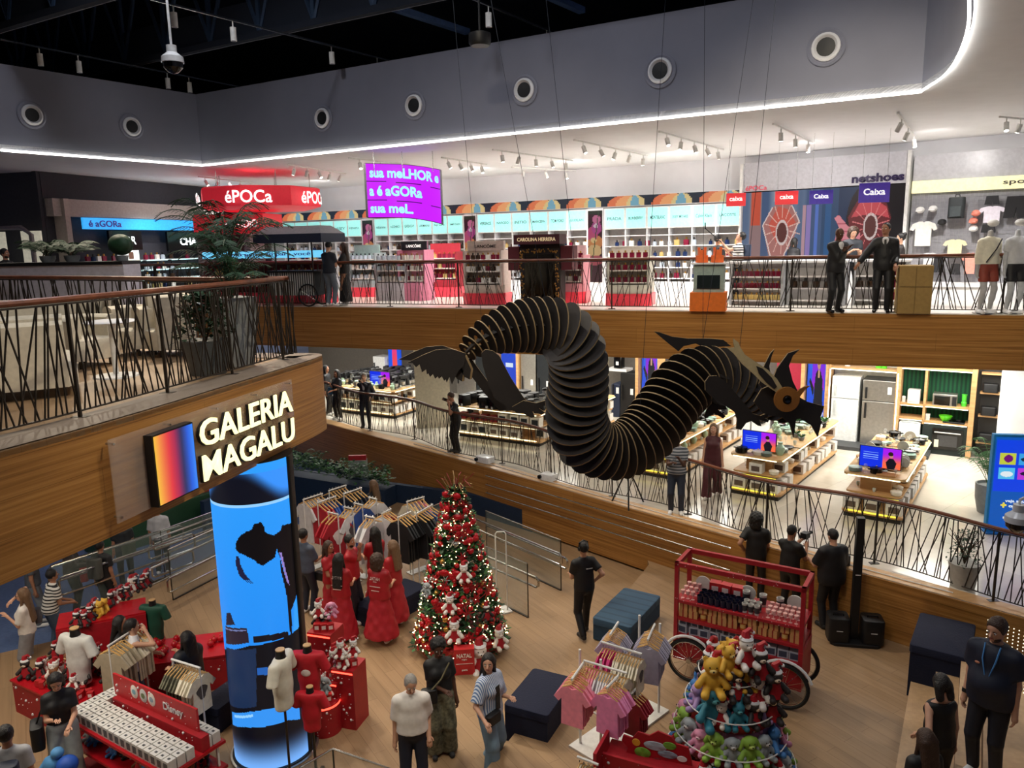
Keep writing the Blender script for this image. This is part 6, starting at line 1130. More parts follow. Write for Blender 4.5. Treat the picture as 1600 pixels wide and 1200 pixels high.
def bush(name, lab, loc, r, h, pot, pr, ph, n=260, m='leaf_dark', ls=.05):
    r_ = thing(name, lab, 'plant', loc); b = MB(); b.lathe([(pr*.75, 0), (pr, ph), (pr*.92, ph), (0, ph*.94)], pot, 22); b.build('pot', r_); b = MB()
    for i in range(16): a = i*2.4; b.tube([(0, 0, ph*.9), (math.cos(a)*r*.3, math.sin(a)*r*.3, ph+h*.5), (math.cos(a)*r*random.uniform(.4, 1), math.sin(a)*r*random.uniform(.4, 1), ph+h*random.uniform(.7, 1))], .006, 'trunk', 4)
    b.build('stems', r_); b = MB()
    for i in range(n): a = random.uniform(0, 6.28); q = random.random()**.5*r; z = ph+h*random.random()**.8; q *= (1-.55*(z-ph)/h); leafq(b, (math.cos(a)*q, math.sin(a)*q, z), ls*random.uniform(.7, 1.3), m)
    o = b.build('foliage', r_); return r_
def leafq(b, p, s, m):
    a, t = random.uniform(0, 6.28), random.uniform(-.6, .9); d = Vector((math.cos(a)*math.cos(t), math.sin(a)*math.cos(t), math.sin(t))); w_ = d.cross(Vector((0, 0, 1))).normalized()*s*.35; p = Vector(p); b.add([tuple(p), tuple(p+d*s*.5+w_), tuple(p+d*s), tuple(p+d*s*.5-w_)], [(0, 1, 2, 3)], m)
bush('potted_shrub', 'small leafy shrub in a pale grey pot behind the wavy railing', foot(1512, 922, ZM, .15), .3, .55, '#a6a49c', .24, .42, 380)
for i, (px, py, lab) in enumerate(((755, 728, 'white projector with lens on the middle floor ledge, left one'), (855, 756, 'white projector box on the middle floor ledge below the coil'))):
    o = at(px, py-4, ZM); r_ = thing('projector', lab, 'projector', (o.x+.05, o.y+.08, ZM), math.radians(-42)); b = MB(); b.rbox(0, 0, .02, .46 if i == 0 else .36, .3, .16, 'appliance_white', r=.05); b.build('body', r_); b = MB(); b.cyl((-.16, -.15, .1), (-.16, -.2, .1), .05, 'black_gloss', seg=14); b.build('lens', r_); b = MB(); b.cyl((-.1, 0, 0), (-.1, 0, .02), .03, 'black'); b.cyl((.1, 0, 0), (.1, 0, .02), .03, 'black'); b.build('feet', r_)
b = MB(); pth = [(x-.02+.03*math.sin(i), y+.12, ZM+.02) for i, (x, y) in enumerate(offs(MPATH, .1)[11:24])]; b.tube(pth, .012, 'white_metal', 5); one('cable', b, 'pale cable lying along the ledge of the middle floor', 'cable')
o = at(985, 797, ZM); r_ = thing('tripod', 'black camera tripod with spread legs behind the wavy railing', 'tripod', (o.x, o.y+.35, ZM))
for k in range(3): a = k*2.1+.4; b = MB(); b.tube([(0, 0, .85), (.22*math.cos(a), .22*math.sin(a), .4), (.4*math.cos(a), .4*math.sin(a), 0)], .018, 'black', 6); b.build('leg', r_)
b = MB(); b.cyl((0, 0, .55), (0, 0, 1.15), .02, 'black'); b.cyl((0, 0, 1.1), (0, 0, 1.2), .05, 'black'); b.box(0, 0, .8, .1, .1, .08, 'black'); b.build('column', r_)
def dome(px, py, Y, r, lab, up):
    o = atY(px, py, Y); r_ = thing('dome_camera', lab, 'camera', tuple(o)); b = MB(); b.lathe([(r*.45, r*1.5), (r*.45, r*.9), (r*.95, r*.5), (r, 0)], 'appliance_white', 20); b.build('housing', r_); b = MB(); b.lathe([(r*.9, 0), (r*.85, -r*.45), (r*.45, -r*.85), (0, -r)], 'black_gloss', 20); b.build('dome', r_)
    b = MB(); b.tube([(0, 0, r*1.4), (0, 0, r*1.9), (up[0], up[1], up[2])], r*.12, 'appliance_white', 8); b.build('arm', r_)
dome(1590, 815, 7.0, .115, 'white dome security camera with dark glass at the far right edge', (.9, .2, .5))
dome(270, 98, 15.0, .2, 'white dome security camera hanging from the roof trusses', (0, 0, 2.6))
o = atY(750, 72, 14); b = MB(); b.lathe([(.16, 0), (.19, .04), (.19, .2), (.05, .25)], 'black', 18); b.cyl((0, 0, .2), (0, 0, 2.6), .02, 'black'); one('pendant_projector_light', b, 'black round pendant fixture hanging high in the middle of the opening', 'light', loc=tuple(o))
# ------------------------------------------------------------ lounge on the left
def sofa(lab, loc, face, w, d=.85, h=.72, m='cream', nm='armchair', cat='armchair', legs=True):
    r_ = thing(nm, lab, cat, loc, -math.radians(face)); b = MB(); b.rbox(0, 0, .12, w, d, .3, m, r=.2); b.build('seat', r_); b = MB()
    pts = [(-w/2+.09, d/2-.1), (-w/2+.09, -d/2+.3), (-w/2+.25, -d/2+.12), (w/2-.25, -d/2+.12), (w/2-.09, -d/2+.3), (w/2-.09, d/2-.1)]; pts = bez(pts, 4)
    n = len(pts); vs = []
    O_, I_ = offs(pts, -.09), offs(pts, .09)
    for p, q in zip(O_, I_): vs += [(p[0], p[1], .12), (p[0], p[1], h-.04), (p[0]*.7+q[0]*.3, p[1]*.7+q[1]*.3, h), (p[0]*.3+q[0]*.7, p[1]*.3+q[1]*.7, h), (q[0], q[1], h-.04), (q[0], q[1], .12)]
    fs = [(i*6+k, (i+1)*6+k, (i+1)*6+(k+1) % 6, i*6+(k+1) % 6) for i in range(n-1) for k in range(6)]+[tuple(range(6)), tuple((n-1)*6+k for k in (5, 4, 3, 2, 1, 0))]; b.add(vs, fs, m); b.build('backrest', r_)
    for x in (-w/2+.15, w/2-.15):
        for y in (-d/2+.15, d/2-.15): b = MB(); b.cyl((x, y, 0), (x, y, .13), .018, 'black_metal', seg=6); b.build('leg', r_)
    return r_
sofa('large rounded cream armchair at the left edge of the lounge', foot(28, 620, ZU, .25), 60, 1.25, 1.0, .86)
sofa('long curved cream sofa behind the large armchair', foot(20, 560, ZU, .9), 150, 2.3, .95, .84, nm='sofa', cat='sofa')
sofa('rounded cream armchair left of the round table', foot(108, 578, ZU, .35), 110, .8, .8, .72)
sofa('small cream armchair right of the round table', foot(192, 560, ZU, .5), 200, .75, .7, .76)
sofa('square backed cream chair next to the potted fern', foot(252, 560, ZU, .4), 235, .72, .7, .95)
o = foot(176, 590, ZU, .1); r_ = thing('round_table', 'round white pedestal table among the cream lounge chairs', 'table', o); b = MB(); b.lathe([(.3, .70), (.32, .715), (.3, .73), (0, .73)], 'white_paint', 28); b.build('tabletop', r_); b = MB(); b.cyl((0, 0, .02), (0, 0, .71), .035, 'white_metal'); b.build('column', r_); b = MB(); b.lathe([(.28, 0), (.27, .02), (.03, .04)], 'white_metal', 28); b.build('base', r_)
bush('potted_fern', 'dark bushy plant in a round dark grey pot in the lounge', foot(312, 590, ZU, .3), .42, .6, '#4c5052', .3, .45, 700, 'leaf_dark', .09)
palm('tall_palm', 'tall feathery palm in a square grey planter on the lounge balcony', foot(360, 575, ZU, .25), 1.0, 'grey_pot', .36, .95, 60, 'leaf_dark', (.35, .95), 'square', .75)
r_ = thing('reception_counter', 'white curved reception counter with dark top behind the lounge', 'counter', (0, 0, ZU)); cp = bez([(-16, 15.2), (-12, 15.0), (-9, 14.6), (-7.1, 14.3)], 4); fascia('body', [(p[0], p[1]) for p in cp], 0, 1.36, '#c6c2cc', .5, None, r_); fascia('dark_top', [(p[0], p[1]-.03) for p in cp], 1.36, 1.42, 'black', .56, None, r_)
for i in range(4): o = atY(88+i*20 if i < 3 else 190, 414, 14.9); 
def desk_plant(lab, px, n, L, h): o = atY(px, 410, 14.9); palm('counter_palm', lab, (o.x, 14.85, ZU+1.42), h, 'grey_pot', .14, .12, n, 'leaf_dark', L)
desk_plant('arching fern on the reception counter, left one', 78, 20, (.3, .55), .4); desk_plant('arching fern on the reception counter, right one', 116, 20, (.3, .55), .36)
o = atY(190, 396, 14.85); r_ = thing('round_leaf_plant', 'round topiary-like fan leaf plant on the reception counter', 'plant', (o.x, 14.85, ZU+1.42)); b = MB(); b.lathe([(.1, 0), (.12, .1)], 'grey_pot', 12); b.build('pot', r_)
b = MB(); blob(b, [ell((0, 0, .3), (.23, .18, .2)), ell((.06, -.1, .3), (.16, .1, .16), k=.02)], .03, 'leaf_dark'); b.build('foliage', r_)
# ------------------------------------------------------------ big illuminated sign on the lounge fascia
def nearang(p, q): return math.degrees(math.atan2(q[1]-p[1], q[0]-p[0]))
SA = (-3.95, 7.18); SB = (-3.13, 10.05); SGN = nearang((-3.89, 7.18), SB); sr = math.radians(SGN); off_ = Vector((math.sin(sr), -math.cos(sr)))*.10
SP = (-3.89+off_.x, 7.18+off_.y); LS = wl(SP, SGN)
q = {k: LS(*v) for k, v in dict(TL=(168, 687), BL=(180, 820), TR=(455, 593), BR=(463, 685), sTL=(222, 680), sTR=(287, 659), sBL=(230, 793), sBR=(296, 764), gl=(300, 668), gr=(445, 608), ml=(304, 735), mr=(446, 672)).items()}
r_ = thing('gallery_sign', 'large glowing sign on a clear plate fixed to the curved wooden lounge front', 'sign', (SP[0], SP[1], 0), sr)
z0, z1 = (q['BL'][1]+q['BR'][1])/2, (q['TL'][1]+q['TR'][1])/2; b = MB(); b.box((q['TL'][0]+q['TR'][0])/2, 0, z0, q['TR'][0]-q['TL'][0], .012, z1-z0, 'acrylic'); b.build('acrylic_plate', r_)
for x in np.linspace(q['TL'][0]+.05, q['TR'][0]-.05, 5):
    for z in (z0+.05, z1-.05): b = MB(); b.cyl((x, -.02, z), (x, .07, z), .012, 'steel', seg=8); b.build('fixing_bolt', r_)
sx0, sx1 = q['sTL'][0], q['sTR'][0]; sz0, sz1 = (q['sBL'][1]+q['sBR'][1])/2, (q['sTL'][1]+q['sTR'][1])/2
def grad(U, V):
    st = ((0, (250, 196, 70)), (.12, (244, 150, 70)), (.35, (226, 60, 70)), (.5, (176, 44, 84)), (.68, (50, 52, 100)), (.85, (40, 96, 220)), (1, (60, 140, 250))); C = np.zeros(U.shape+(3,))
    for k in range(3): C[..., k] = np.interp(U, [s[0] for s in st], [s[1][k] for s in st])
    return C
b = MB(); b.box((sx0+sx1)/2, -.06, sz0, sx1-sx0, .1, sz1-sz0, 'black'); g = b.build('colour_block', r_); picture('gradient_face', sx1-sx0-.03, sz1-sz0-.03, 60, 4, grad, 'screen1.0', r_, X=Matrix.Translation(((sx0+sx1)/2, -.115, sz0+.015)))
sm = (sz0+sz1)/2; tw = q['gr'][0]-q['gl'][0]; tx = (q['gl'][0]+q['gr'][0])/2; hh = (sz1-sz0)*.43
for st, zz_, ww in (('GALERIA', sm+hh*.60, tw), ('MAGALU', sm-hh*.60, tw)):
    b = MB(); b.text(st, hh*.96, 'black', XF(tx+.02, -.03, zz_-.012), .014, width=ww*1.01, depth=.05); b.build('letter_returns', r_)
    b = MB(); b.text(st, hh*.93, '#fff6bc,.4,0,1.3', XF(tx, -.085, zz_), .008, width=ww, depth=.02); b.build('letter_faces', r_)
# ------------------------------------------------------------ curved LED column with an advert silhouette
cx, cy, RR = -3.52, 9.95, .55; r_ = thing('led_column', 'tall round LED column showing a bending dark figure on bright blue', 'screen', (cx, cy, ZL)); HC = 4.08-ZL
TH0 = math.radians(-92); TH1 = math.radians(74)
def uv_(px, py):
    t = 0
    for _ in range(4): p = onplane(px, py, (cx, cy-RR*math.cos(t)), 0); t = math.asin(max(-.999, min(.999, (p.x-cx)/RR)))
    return ((t-TH0)/(TH1-TH0), (p.z-ZL-.06)/(HC-.06))
def ad(U, V):
    # advert picture: dark bending figure with tied hair on sky blue, desk below
    x, y = U, V; C = mixc(rgb(U, (24, 130, 240)), rgb(U, (50, 160, 255)), V)
    def S(pts, c): C[inpoly(x, y, [uv_(*p) for p in pts])] = c
    yl = uv_(400, 790)[1]; m = (y > yl) & (y < yl+.1); C[m] = mixc(rgb(U, (16, 18, 30)), rgb(U, (60, 150, 255)), sst(y+.05*np.sin(x*7+1), yl+.03, yl+.09))[m]; C[np.abs(y-yl) < .004] = (150, 210, 255)
    S([(397, 818), (408, 816), (413, 823), (413, 829), (417, 833), (428, 836), (440, 827), (443, 817), (452, 812), (480, 811), (480, 921), (463, 921), (450, 893), (438, 870), (433, 858), (432, 860), (430, 870), (421, 877), (414, 882), (411, 884), (402, 880), (397, 875), (383, 868), (372, 863), (368, 857), (369, 847), (375, 837), (386, 830), (393, 828)], (14, 12, 16))
    for k in range(3): S([(370+k, 862), (368+k*2, 880), (374+k*3, 900), (390+k*3, 912), (376+k*3, 896), (371+k*2, 880)], (30, 30, 60))
    S([(437, 862), (441, 878), (447, 897), (454, 912), (463, 921), (466, 919), (458, 905), (449, 885), (441, 862)], (150, 130, 205))
    S([(437, 870), (439, 890), (446, 915), (450, 933), (452, 960), (454, 983), (461, 988), (463, 940), (468, 921), (452, 905)], (16, 12, 18)); S([(466, 930), (474, 925), (474, 985), (462, 990)], (50, 160, 250))
    S([(335, 1010), (390, 1009), (440, 998), (459, 984), (480, 970), (480, 1200), (335, 1200)], (12, 14, 22)); S([(395, 994), (430, 990), (450, 985), (452, 991), (425, 1001), (396, 1004)], (20, 18, 26))
    S([(354, 957), (360, 958), (367, 976), (353, 977)], (30, 30, 50)); S([(352, 978), (386, 981), (389, 1004), (353, 1006)], (42, 32, 46)); S([(352, 981), (384, 984), (384, 986), (352, 983)], (110, 120, 170)); S([(353, 1011), (400, 1013), (401, 1104), (357, 1101)], (26, 46, 78)); S([(402, 1044), (422, 1042), (422, 1054), (402, 1055)], (34, 96, 180))
    S([(362, 1113), (390, 1112), (420, 1107), (450, 1098), (472, 1086), (474, 1112), (450, 1125), (417, 1135), (385, 1136), (363, 1133)], (54, 150, 246)); S([(366, 1117), (395, 1116), (395, 1120), (366, 1121)], (150, 210, 255))
    yb = uv_(420, 1150)[1]; m = y < yb; C[m] = mixc(rgb(U, (12, 14, 24)), rgb(U, (120, 180, 255)), sst(yb-y, 0, yb))[m]
    return C
def bcol(U, V): t = TH0+(TH1-TH0)*U; P_ = np.zeros(U.shape+(3,)); P_[..., 0] = RR*np.sin(t); P_[..., 1] = -RR*np.cos(t); P_[..., 2] = .06+(HC-.06)*V; return P_
picture('screen_face', 1, 1, 130, 330, ad, 'screen1.0', r_, bend=bcol)
b = MB(); b.lathe([(RR+.03, 0), (RR+.03, .05), (RR-.01, .06), (RR-.01, HC), (0, HC)], 'black', 48); b.build('core', r_); b = MB(); b.lathe([(RR+.06, 0), (RR+.06, .03), (RR+.02, .035)], 'inox', 48); b.build('base_ring', r_)
for th in (TH0-.03, TH1+.02): b = MB(); b.cyl((RR*1.0*math.sin(th), -RR*1.0*math.cos(th), .05), (RR*math.sin(th), -RR*math.cos(th), HC), .03, 'black', seg=8); b.build('edge_frame', r_)
# ------------------------------------------------------------ planting above the navy wall
b = MB(); base = [offs(MPATH[3:12], -.22)[i] for i in range(9)]
r_ = thing('fern_planter', 'long trough of green ferns on top of the navy wall under the balcony tip', 'plant', (0, 0, 0)); PL0, PL1 = at(445, 722, .62), at(606, 752, .5)
dd = (PL1-PL0); L = dd.length; dn = dd.normalized(); b = MB(); an = math.atan2(dd.y, dd.x); b.box((PL0.x+PL1.x)/2, (PL0.y+PL1.y)/2+.3, ZO, L, .5, .92, 'navy_wall', an); b.build('trough', r_)
b = MB()
for i in range(46): t = random.random(); p = PL0+dd*t+Vector((0, .2+random.uniform(-.2, .3), -.1)); frond(b, tuple(p), random.uniform(0, 6.28), random.uniform(.25, .5), random.uniform(.25, .6), 'leaf' if i % 3 else 'leaf_dark', 9, .11)
for i in range(900): t = random.random(); p = PL0+dd*t+Vector((random.uniform(-.1, .1), random.uniform(-.15, .5), random.uniform(-.15, .22))); leafq(b, p, .12, 'leaf' if i % 2 else 'leaf_dark')
b.build('foliage', r_)
wp0, wp1 = (PL0.x-.9, PL0.y+.6), (PL1.x+1.6, PL1.y-.35); b = MB(); fascia('wall_navy_back', [(-8.2, 19.4), (PL0.x, PL0.y+.62), (PL1.x, PL1.y+.62), (-1.2, 19.6), (.4, 18.1)], ZO, .22, 'navy_wall', .15)
# ------------------------------------------------------------ Christmas tree
TX, TY = -1.02, 12.75; TZ = ZL; HT = 3.0; rt = lambda z: .08+.80*(1-z/HT)**.85
r_ = thing('christmas_tree', 'tall Christmas tree covered in lights and red ornaments in the middle of the floor', 'tree', (TX, TY, TZ)); b = MB(); b.cyl((0, 0, 0), (0, 0, HT), .05, 'trunk', r1=.02); b.build('trunk', r_); b = MB()
for i in range(7000):
    z = .25+(HT-.3)*random.random()**1.15; a = random.uniform(0, 6.28); r0 = rt(z)*(.55+.45*random.random()**.5)*(1+.10*math.sin(z*26)); leafq(b, (r0*math.cos(a), r0*math.sin(a), z-.15*r0), .1, 'leaf_dark' if i % 3 else 'leaf')
b.build('foliage', r_); b = MB(); b.lathe([(.72, 0), (.8, .3), (.74, .34), (0, .35)], 'red', 24); b.build('base_skirt', r_)
lt = MB()
for i in range(760):
    z = .28+(HT-.35)*random.random()**1.1; a = random.uniform(0, 6.28); r0 = rt(z)*(1.0+.06*random.random()); lt.sph((r0*math.cos(a), r0*math.sin(a), z-.1*r0), .0085, '#ffd9a0,.5,0,14', 5, 3)
o = one('fairy_lights', lt, 'warm white fairy lights wound all over the tree', 'lights', kind='stuff', loc=(TX, TY, TZ))
ty = MB()
for i in range(26): a = random.uniform(0, 6.28); e = random.uniform(.15, .38); ty.tube([(0, 0, HT-.25), (math.cos(a)*e*.6, math.sin(a)*e*.6, HT+random.uniform(-.1, .15)), (math.cos(a)*e, math.sin(a)*e, HT+random.uniform(-.1, .2))], .008, '#8c7040' if i % 2 else '#8c2028', 4)
one('branch_topper', ty, 'spray of golden and red twigs crowning the tree', 'ornament', loc=(TX, TY, TZ))
proto('bauble_red', [('ball', mk(('sph', (0, 0, 0), .05, 'gloss_red', 12, 8))), ('cap', mk(('cyl', (0, 0, .045), (0, 0, .062), .012, 'gold')))]); proto('bauble_silver', [('ball', mk(('sph', (0, 0, 0), .045, '#b8b8b4,.2,.8', 12, 8))), ('cap', mk(('cyl', (0, 0, .04), (0, 0, .056), .012, 'gold')))]); proto('bauble_gold', [('ball', mk(('sph', (0, 0, 0), .045, 'gold', 12, 8))), ('cap', mk(('cyl', (0, 0, .04), (0, 0, .056), .012, 'gold')))])
def bowgeo(m):
    b = MB(); b.sph((0, 0, 0), .03, m)
    for s in (-1, 1): b.sph((s*.085, 0, .02), .075, m, 10, 6, (1, .45, .7)); b.plate([(s*.01, -.02, 0), (s*.05, -.02, -.16), (s*.1, -.02, -.14)], (0, .02, 0), m)
    return b
proto('bow', [('bow', bowgeo('gloss_red'))]); proto('snowflake', [('snowflake', mk(*[('cyl', (-.09*math.cos(a), 0, -.09*math.sin(a)), (.09*math.cos(a), 0, .09*math.sin(a)), .009, '#c8ccd0,.3,.5', None, 5) for a in (0, PI/3, 2*PI/3)]))]); proto('flower', [('poinsettia', mk(*[('plate', [(0, -.02, 0), (.05*math.cos(a-.3), -.03, .05*math.sin(a-.3)), (.12*math.cos(a), -.01, .12*math.sin(a)), (.05*math.cos(a+.3), -.03, .05*math.sin(a+.3))], (0, .006, 0), 'red') for a in np.linspace(0, 6.28, 8)[:-1]]))])
ZN = ['near the floor', 'on the lower branches', 'on the middle branches', 'on the upper branches', 'near the top']
for i in range(230):
    z = .35+(HT-.5)*random.random()**1.2; a = random.uniform(PI*.95, PI*2.05); r0 = rt(z)*1.0; k = random.choice(('bauble_red',)*5+('bauble_silver', 'bauble_gold', 'bow', 'flower', 'flower', 'flower', 'snowflake')); zn = ZN[min(4, int(z/HT*5))]; sd = 'left' if math.cos(a) < -.35 else 'right' if math.cos(a) > .35 else 'front'
    nm, l_ = dict(bauble_red=('bauble', 'glossy red bauble'), bauble_silver=('bauble', 'silver bauble'), bauble_gold=('bauble', 'golden bauble'), bow=('ribbon_bow', 'glossy red ribbon bow'), snowflake=('snowflake_ornament', 'silver snowflake ornament'), flower=('poinsettia', 'red fabric poinsettia'))[k]
    (spawn if 'bauble' in k else spawn1)(k, nm, (TX+r0*math.cos(a), TY+r0*math.sin(a), TZ+z-.1*r0), a+PI/2, '%s %s of the tree, %s side' % (l_, zn, sd), 'ornament', '%s %s %s' % (l_, zn, sd), random.uniform(.8, 1.25))
# generic soft toys (plain bears and dolls, no characters)
def plushproto(key, c, belly, ears='bear', hat=None, dress=None):
    b = MB(); bl = [ell((0, 0, .12), (.085, .07, .1)), ell((0, -.01, .27), (.082, .075, .075), k=.02)]
    for s in (-1, 1): bl += [cap((s*.07, -.02, .17), (s*.13, -.06, .1), .03, .035, k=.02), cap((s*.05, -.03, .05), (s*.075, -.13, .04), .035, .04, k=.02)]
    if ears == 'bear': bl += [ell((s*.062, 0, .335), (.028, .018, .028), k=.01) for s in (-1, 1)]
    if ears == 'bunny': bl += [cap((s*.035, 0, .33), (s*.06, .01, .45), .02, .016, k=.01) for s in (-1, 1)]
    if ears == 'flop': bl += [cap((s*.07, 0, .3), (s*.12, -.01, .2), .024, .03, k=.01) for s in (-1, 1)]
    blob(b, bl, .016, c); parts = [('body', b)]; f = MB(); f.sph((0, -.07, .25), .034, belly, 10, 6, (1.1, .8, .8)); f.sph((0, -.102, .258), .009, 'black', 6, 4); f.sph((.03, -.075, .285), .008, 'black', 6, 4); f.sph((-.03, -.075, .285), .008, 'black', 6, 4); parts.append(('face', f))
    if hat: h = MB(); h.lathe([(.075, .31), (.08, .325), (.06, .35)], 'white_paint', 12); h.tube([(0, 0, .32), (0, .01, .39), (.05, .02, .42), (.09, .02, .38)], .05, hat, 8, rr=[.066, .045, .025, .012]); h.sph((.095, .02, .37), .022, 'white_paint'); parts.append(('hat', h))
    if dress: d = MB(); d.lathe([(.12, .03), (.1, .1), (.07, .19), (.05, .2)], dress, 14, sy=.85); parts.append(('outfit', d))
    proto(key, parts)
plushproto('p_redhat', '#2a2424', '#e8d4bc', 'bear', 'red', 'red'); plushproto('p_white', '#e6e0d8', '#f0e8e0', 'bear', 'red', 'red'); plushproto('p_yellow', '#d8a838', '#ecd080', 'bear'); plushproto('p_teal', '#28788c', '#60b0b8', 'bunny'); plushproto('p_pink', '#d890b0', '#f0c8d8', 'flop'); plushproto('p_lilac', '#a88cc0', '#d8c8e8', 'bunny'); plushproto('p_green', '#88b040', '#c0d878', 'flop'); plushproto('p_blue', '#3c78b8', '#a0c8e8', 'bear'); plushproto('p_grey', '#98a0a4', '#d0d0cc', 'flop'); plushproto('p_brown', '#7c4c2c', '#d8b080', 'bear', None, '#c02830')
PD = dict(p_redhat='dark red-hatted soft toy', p_white='white red-hatted soft toy', p_yellow='yellow soft toy bear', p_teal='teal long-eared soft toy', p_pink='pink floppy-eared soft toy', p_lilac='lilac long-eared soft toy', p_green='lime green floppy-eared soft toy', p_blue='blue soft toy bear', p_grey='grey floppy-eared soft toy', p_brown='brown soft toy bear in red')
def toy(k, loc, rz, where, sc=1.0, g=True): return spawn(k, 'soft_toy', loc, rz, PD[k]+' '+where, 'soft toy', PD[k]+' '+where, sc)
for (px, py, k, wh, sc) in ((727, 870, 'p_white', 'high on the right front of the tree', 1.1), (706, 912, 'p_white', 'in the middle of the tree front', 1.1), (714, 950, 'p_white', 'below the middle of the tree front', 1.3), (762, 930, 'p_redhat', 'on the right side of the tree', 1.0), (782, 975, 'p_white', 'at the lower right edge of the tree', 1.3), (752, 995, 'p_white', 'standing low on the tree right of the red sign', 1.9), (668, 900, 'p_grey', 'on the left edge of the tree', .9)):
    p = atY(px, py+14, TY-.15); z = p.z-TZ; a = math.asin(max(-.95, min(.95, (p.x-TX)/max(rt(max(z, .2))*1.05, .1)))); R_ = rt(max(z, .1))*1.02; toy(k, (TX+R_*math.sin(a), TY-R_*math.cos(a), p.z-.12), a*.6, wh, sc*.78)
o = foot(726, 1052, ZL, .03); r_ = thing('red_sign_box', 'red square sign box with white lettering leaning at the foot of the tree', 'sign', o, .08); b = MB(); b.box(0, 0, 0, .34, .16, .46, 'sign_red'); b.build('box', r_); b = MB(); b.text('NATAL', .07, '#f2e8e0', XF(0, -.085, .35), .02, width=.25); b.text('magalu', .03, '#f2e8e0', XF(0, -.085, .28), .01); b.box(0, -.085, .2, .28, .006, .006, '#f2e8e0'); b.text('galeria', .035, '#f2e8e0', XF(0, -.085, .09), .01); b.build('lettering', r_)
# ------------------------------------------------------------ hanging shirts and racks
def shirtproto(key, c, pr_=None, kid=1.0):
    b = MB(); pl = [(-.07, .0), (-.17, -.03), (-.30, -.2), (-.22, -.26), (-.17, -.2), (-.18, -.62), (.18, -.62), (.17, -.2), (.22, -.26), (.30, -.2), (.17, -.03), (.07, 0), (0, -.03)]
    b.plate([(x, -.016, z) for x, z in pl], (0, .032, 0), c); parts = [('shirt', b)]
    if pr_: d = MB(); d.add([(.1*math.cos(a)*(1+.3*math.sin(3*a)), -.022, -.27+.12*math.sin(a)) for a in np.linspace(0, 6.28, 15)[:-1]], [tuple(range(14))], pr_); parts.append(('print', d))
    h = MB(); h.tube([(-.17, 0, -.03), (0, 0, .055), (.17, 0, -.03)], .011, 'hanger', 5); h.tube([(0, 0, .05), (0, 0, .09), (.02, 0, .11), (0, 0, .125), (-.015, 0, .11)], .004, 'steel', 4); parts.append(('hanger', h)); proto(key, parts)
SH = dict(white=('#dcdcde', '#50484c'), red=('#b01c2c', '#e8e0dc'), navy=('#1c2434', None), blue=('#28509c', None), black=('#18181c', None), pink=('#f896ac', '#c83848'), lilac=('#f090c0', '#a02840'), magenta=('#c81c70', None), cream=('#e4dcc4', '#504840'), maroon=('#98182c', None), grey=('#a4a0b4', None), camo=('camo', None), beige=('#b0a48c', None))
for k, (c, p_) in SH.items(): shirtproto('s_'+k, c, p_)
def rail_rack(pa, pb, cols, lab, zb=ZL, base=True, step=.075, arm=False, name='clothes_rail', sc=1.0, zt=None, nobase=False):
    a, c = Vector(pa), Vector(pb); d = c-a; L = math.hypot(d.x, d.y); an = math.atan2(d.y, d.x); H_ = a.z-zb; r_ = thing(name, lab, 'clothes rail', (a.x, a.y, zb), an)
    b = MB(); b.tube([(0, 0, H_), (L, 0, H_+d.z)], .016, 'white_metal', 7); b.build('top_rail', r_)
    if not nobase:
        for x in (.02, L-.02): b = MB(); b.cyl((x, 0, 0), (x, 0, H_), .014, 'white_metal', seg=6); b.build('upright', r_)
        b = MB(); b.box(L/2, 0, 0, L+.06, .2, .02, 'white_metal'); b.build('base_plate', r_)
    n = max(2, int(L/step)); where = lab.split(' with')[0]
    for i in range(n):
        k = cols[min(len(cols)-1, int(i/n*len(cols)))]; t = (i+.5)/n; p = a+d*t; spawn('s_'+k, 'hanging_shirt', (p.x, p.y, p.z-.125), an+PI/2+random.uniform(-.12, .12), '%s shirt, %s' % (k, where), 'shirt', '%s shirts on the %s' % (k, where), sc)
    return r_
for (x0, y0, x1, y1, cols, l) in ((473, 781, 504, 771, ['white'], 'leftmost back rail'), (513, 767, 541, 758, ['black', 'navy'], 'farthest back rail'), (495, 786, 525, 775, ['red', 'blue'], 'back rail, red then blue'), (536, 772, 565, 762, ['navy'], 'back rail of navy shirts'), (512, 800, 529, 804, ['red'], 'short back rail of red shirts'), (537, 792, 552, 795, ['white'], 'short back rail of printed white shirts'), (553, 786, 567, 789, ['blue'], 'short back rail of blue shirts'), (576, 777, 589, 780, ['white'], 'short far rail of white shirts'), (570, 806, 586, 809, ['white'], 'short near rail of white shirts'), (596, 803, 611, 795, ['white', 'maroon'], 'rail of white and maroon shirts'), (621, 809, 642, 799, ['black'], 'rail of black shirts by the glass'), (635, 784, 663, 776, ['cream', 'grey', 'pink'], 'far right back rail of pastel shirts'), (650, 803, 676, 788, ['black', 'blue'], 'rail behind the glass by the tree')):
    A_, B_ = at(x0, y0, 1.35), at(x1, y1, 1.35); rail_rack(A_, B_, cols, l+' with wooden hangers', sc=1.35, step=.08)
o = foot(562, 770, ZL); r_ = thing('book_stand', 'small stand of pale packs with a red header behind the clothes rails', 'display', (o[0], o[1], ZL)); b = MB(); b.box(0, 0, 0, .5, .3, 1.0, '#8c9490'); b.build('body', r_); b = MB(); b.box(0, -.02, 1.0, .5, .1, .14, 'red'); b.build('header', r_)
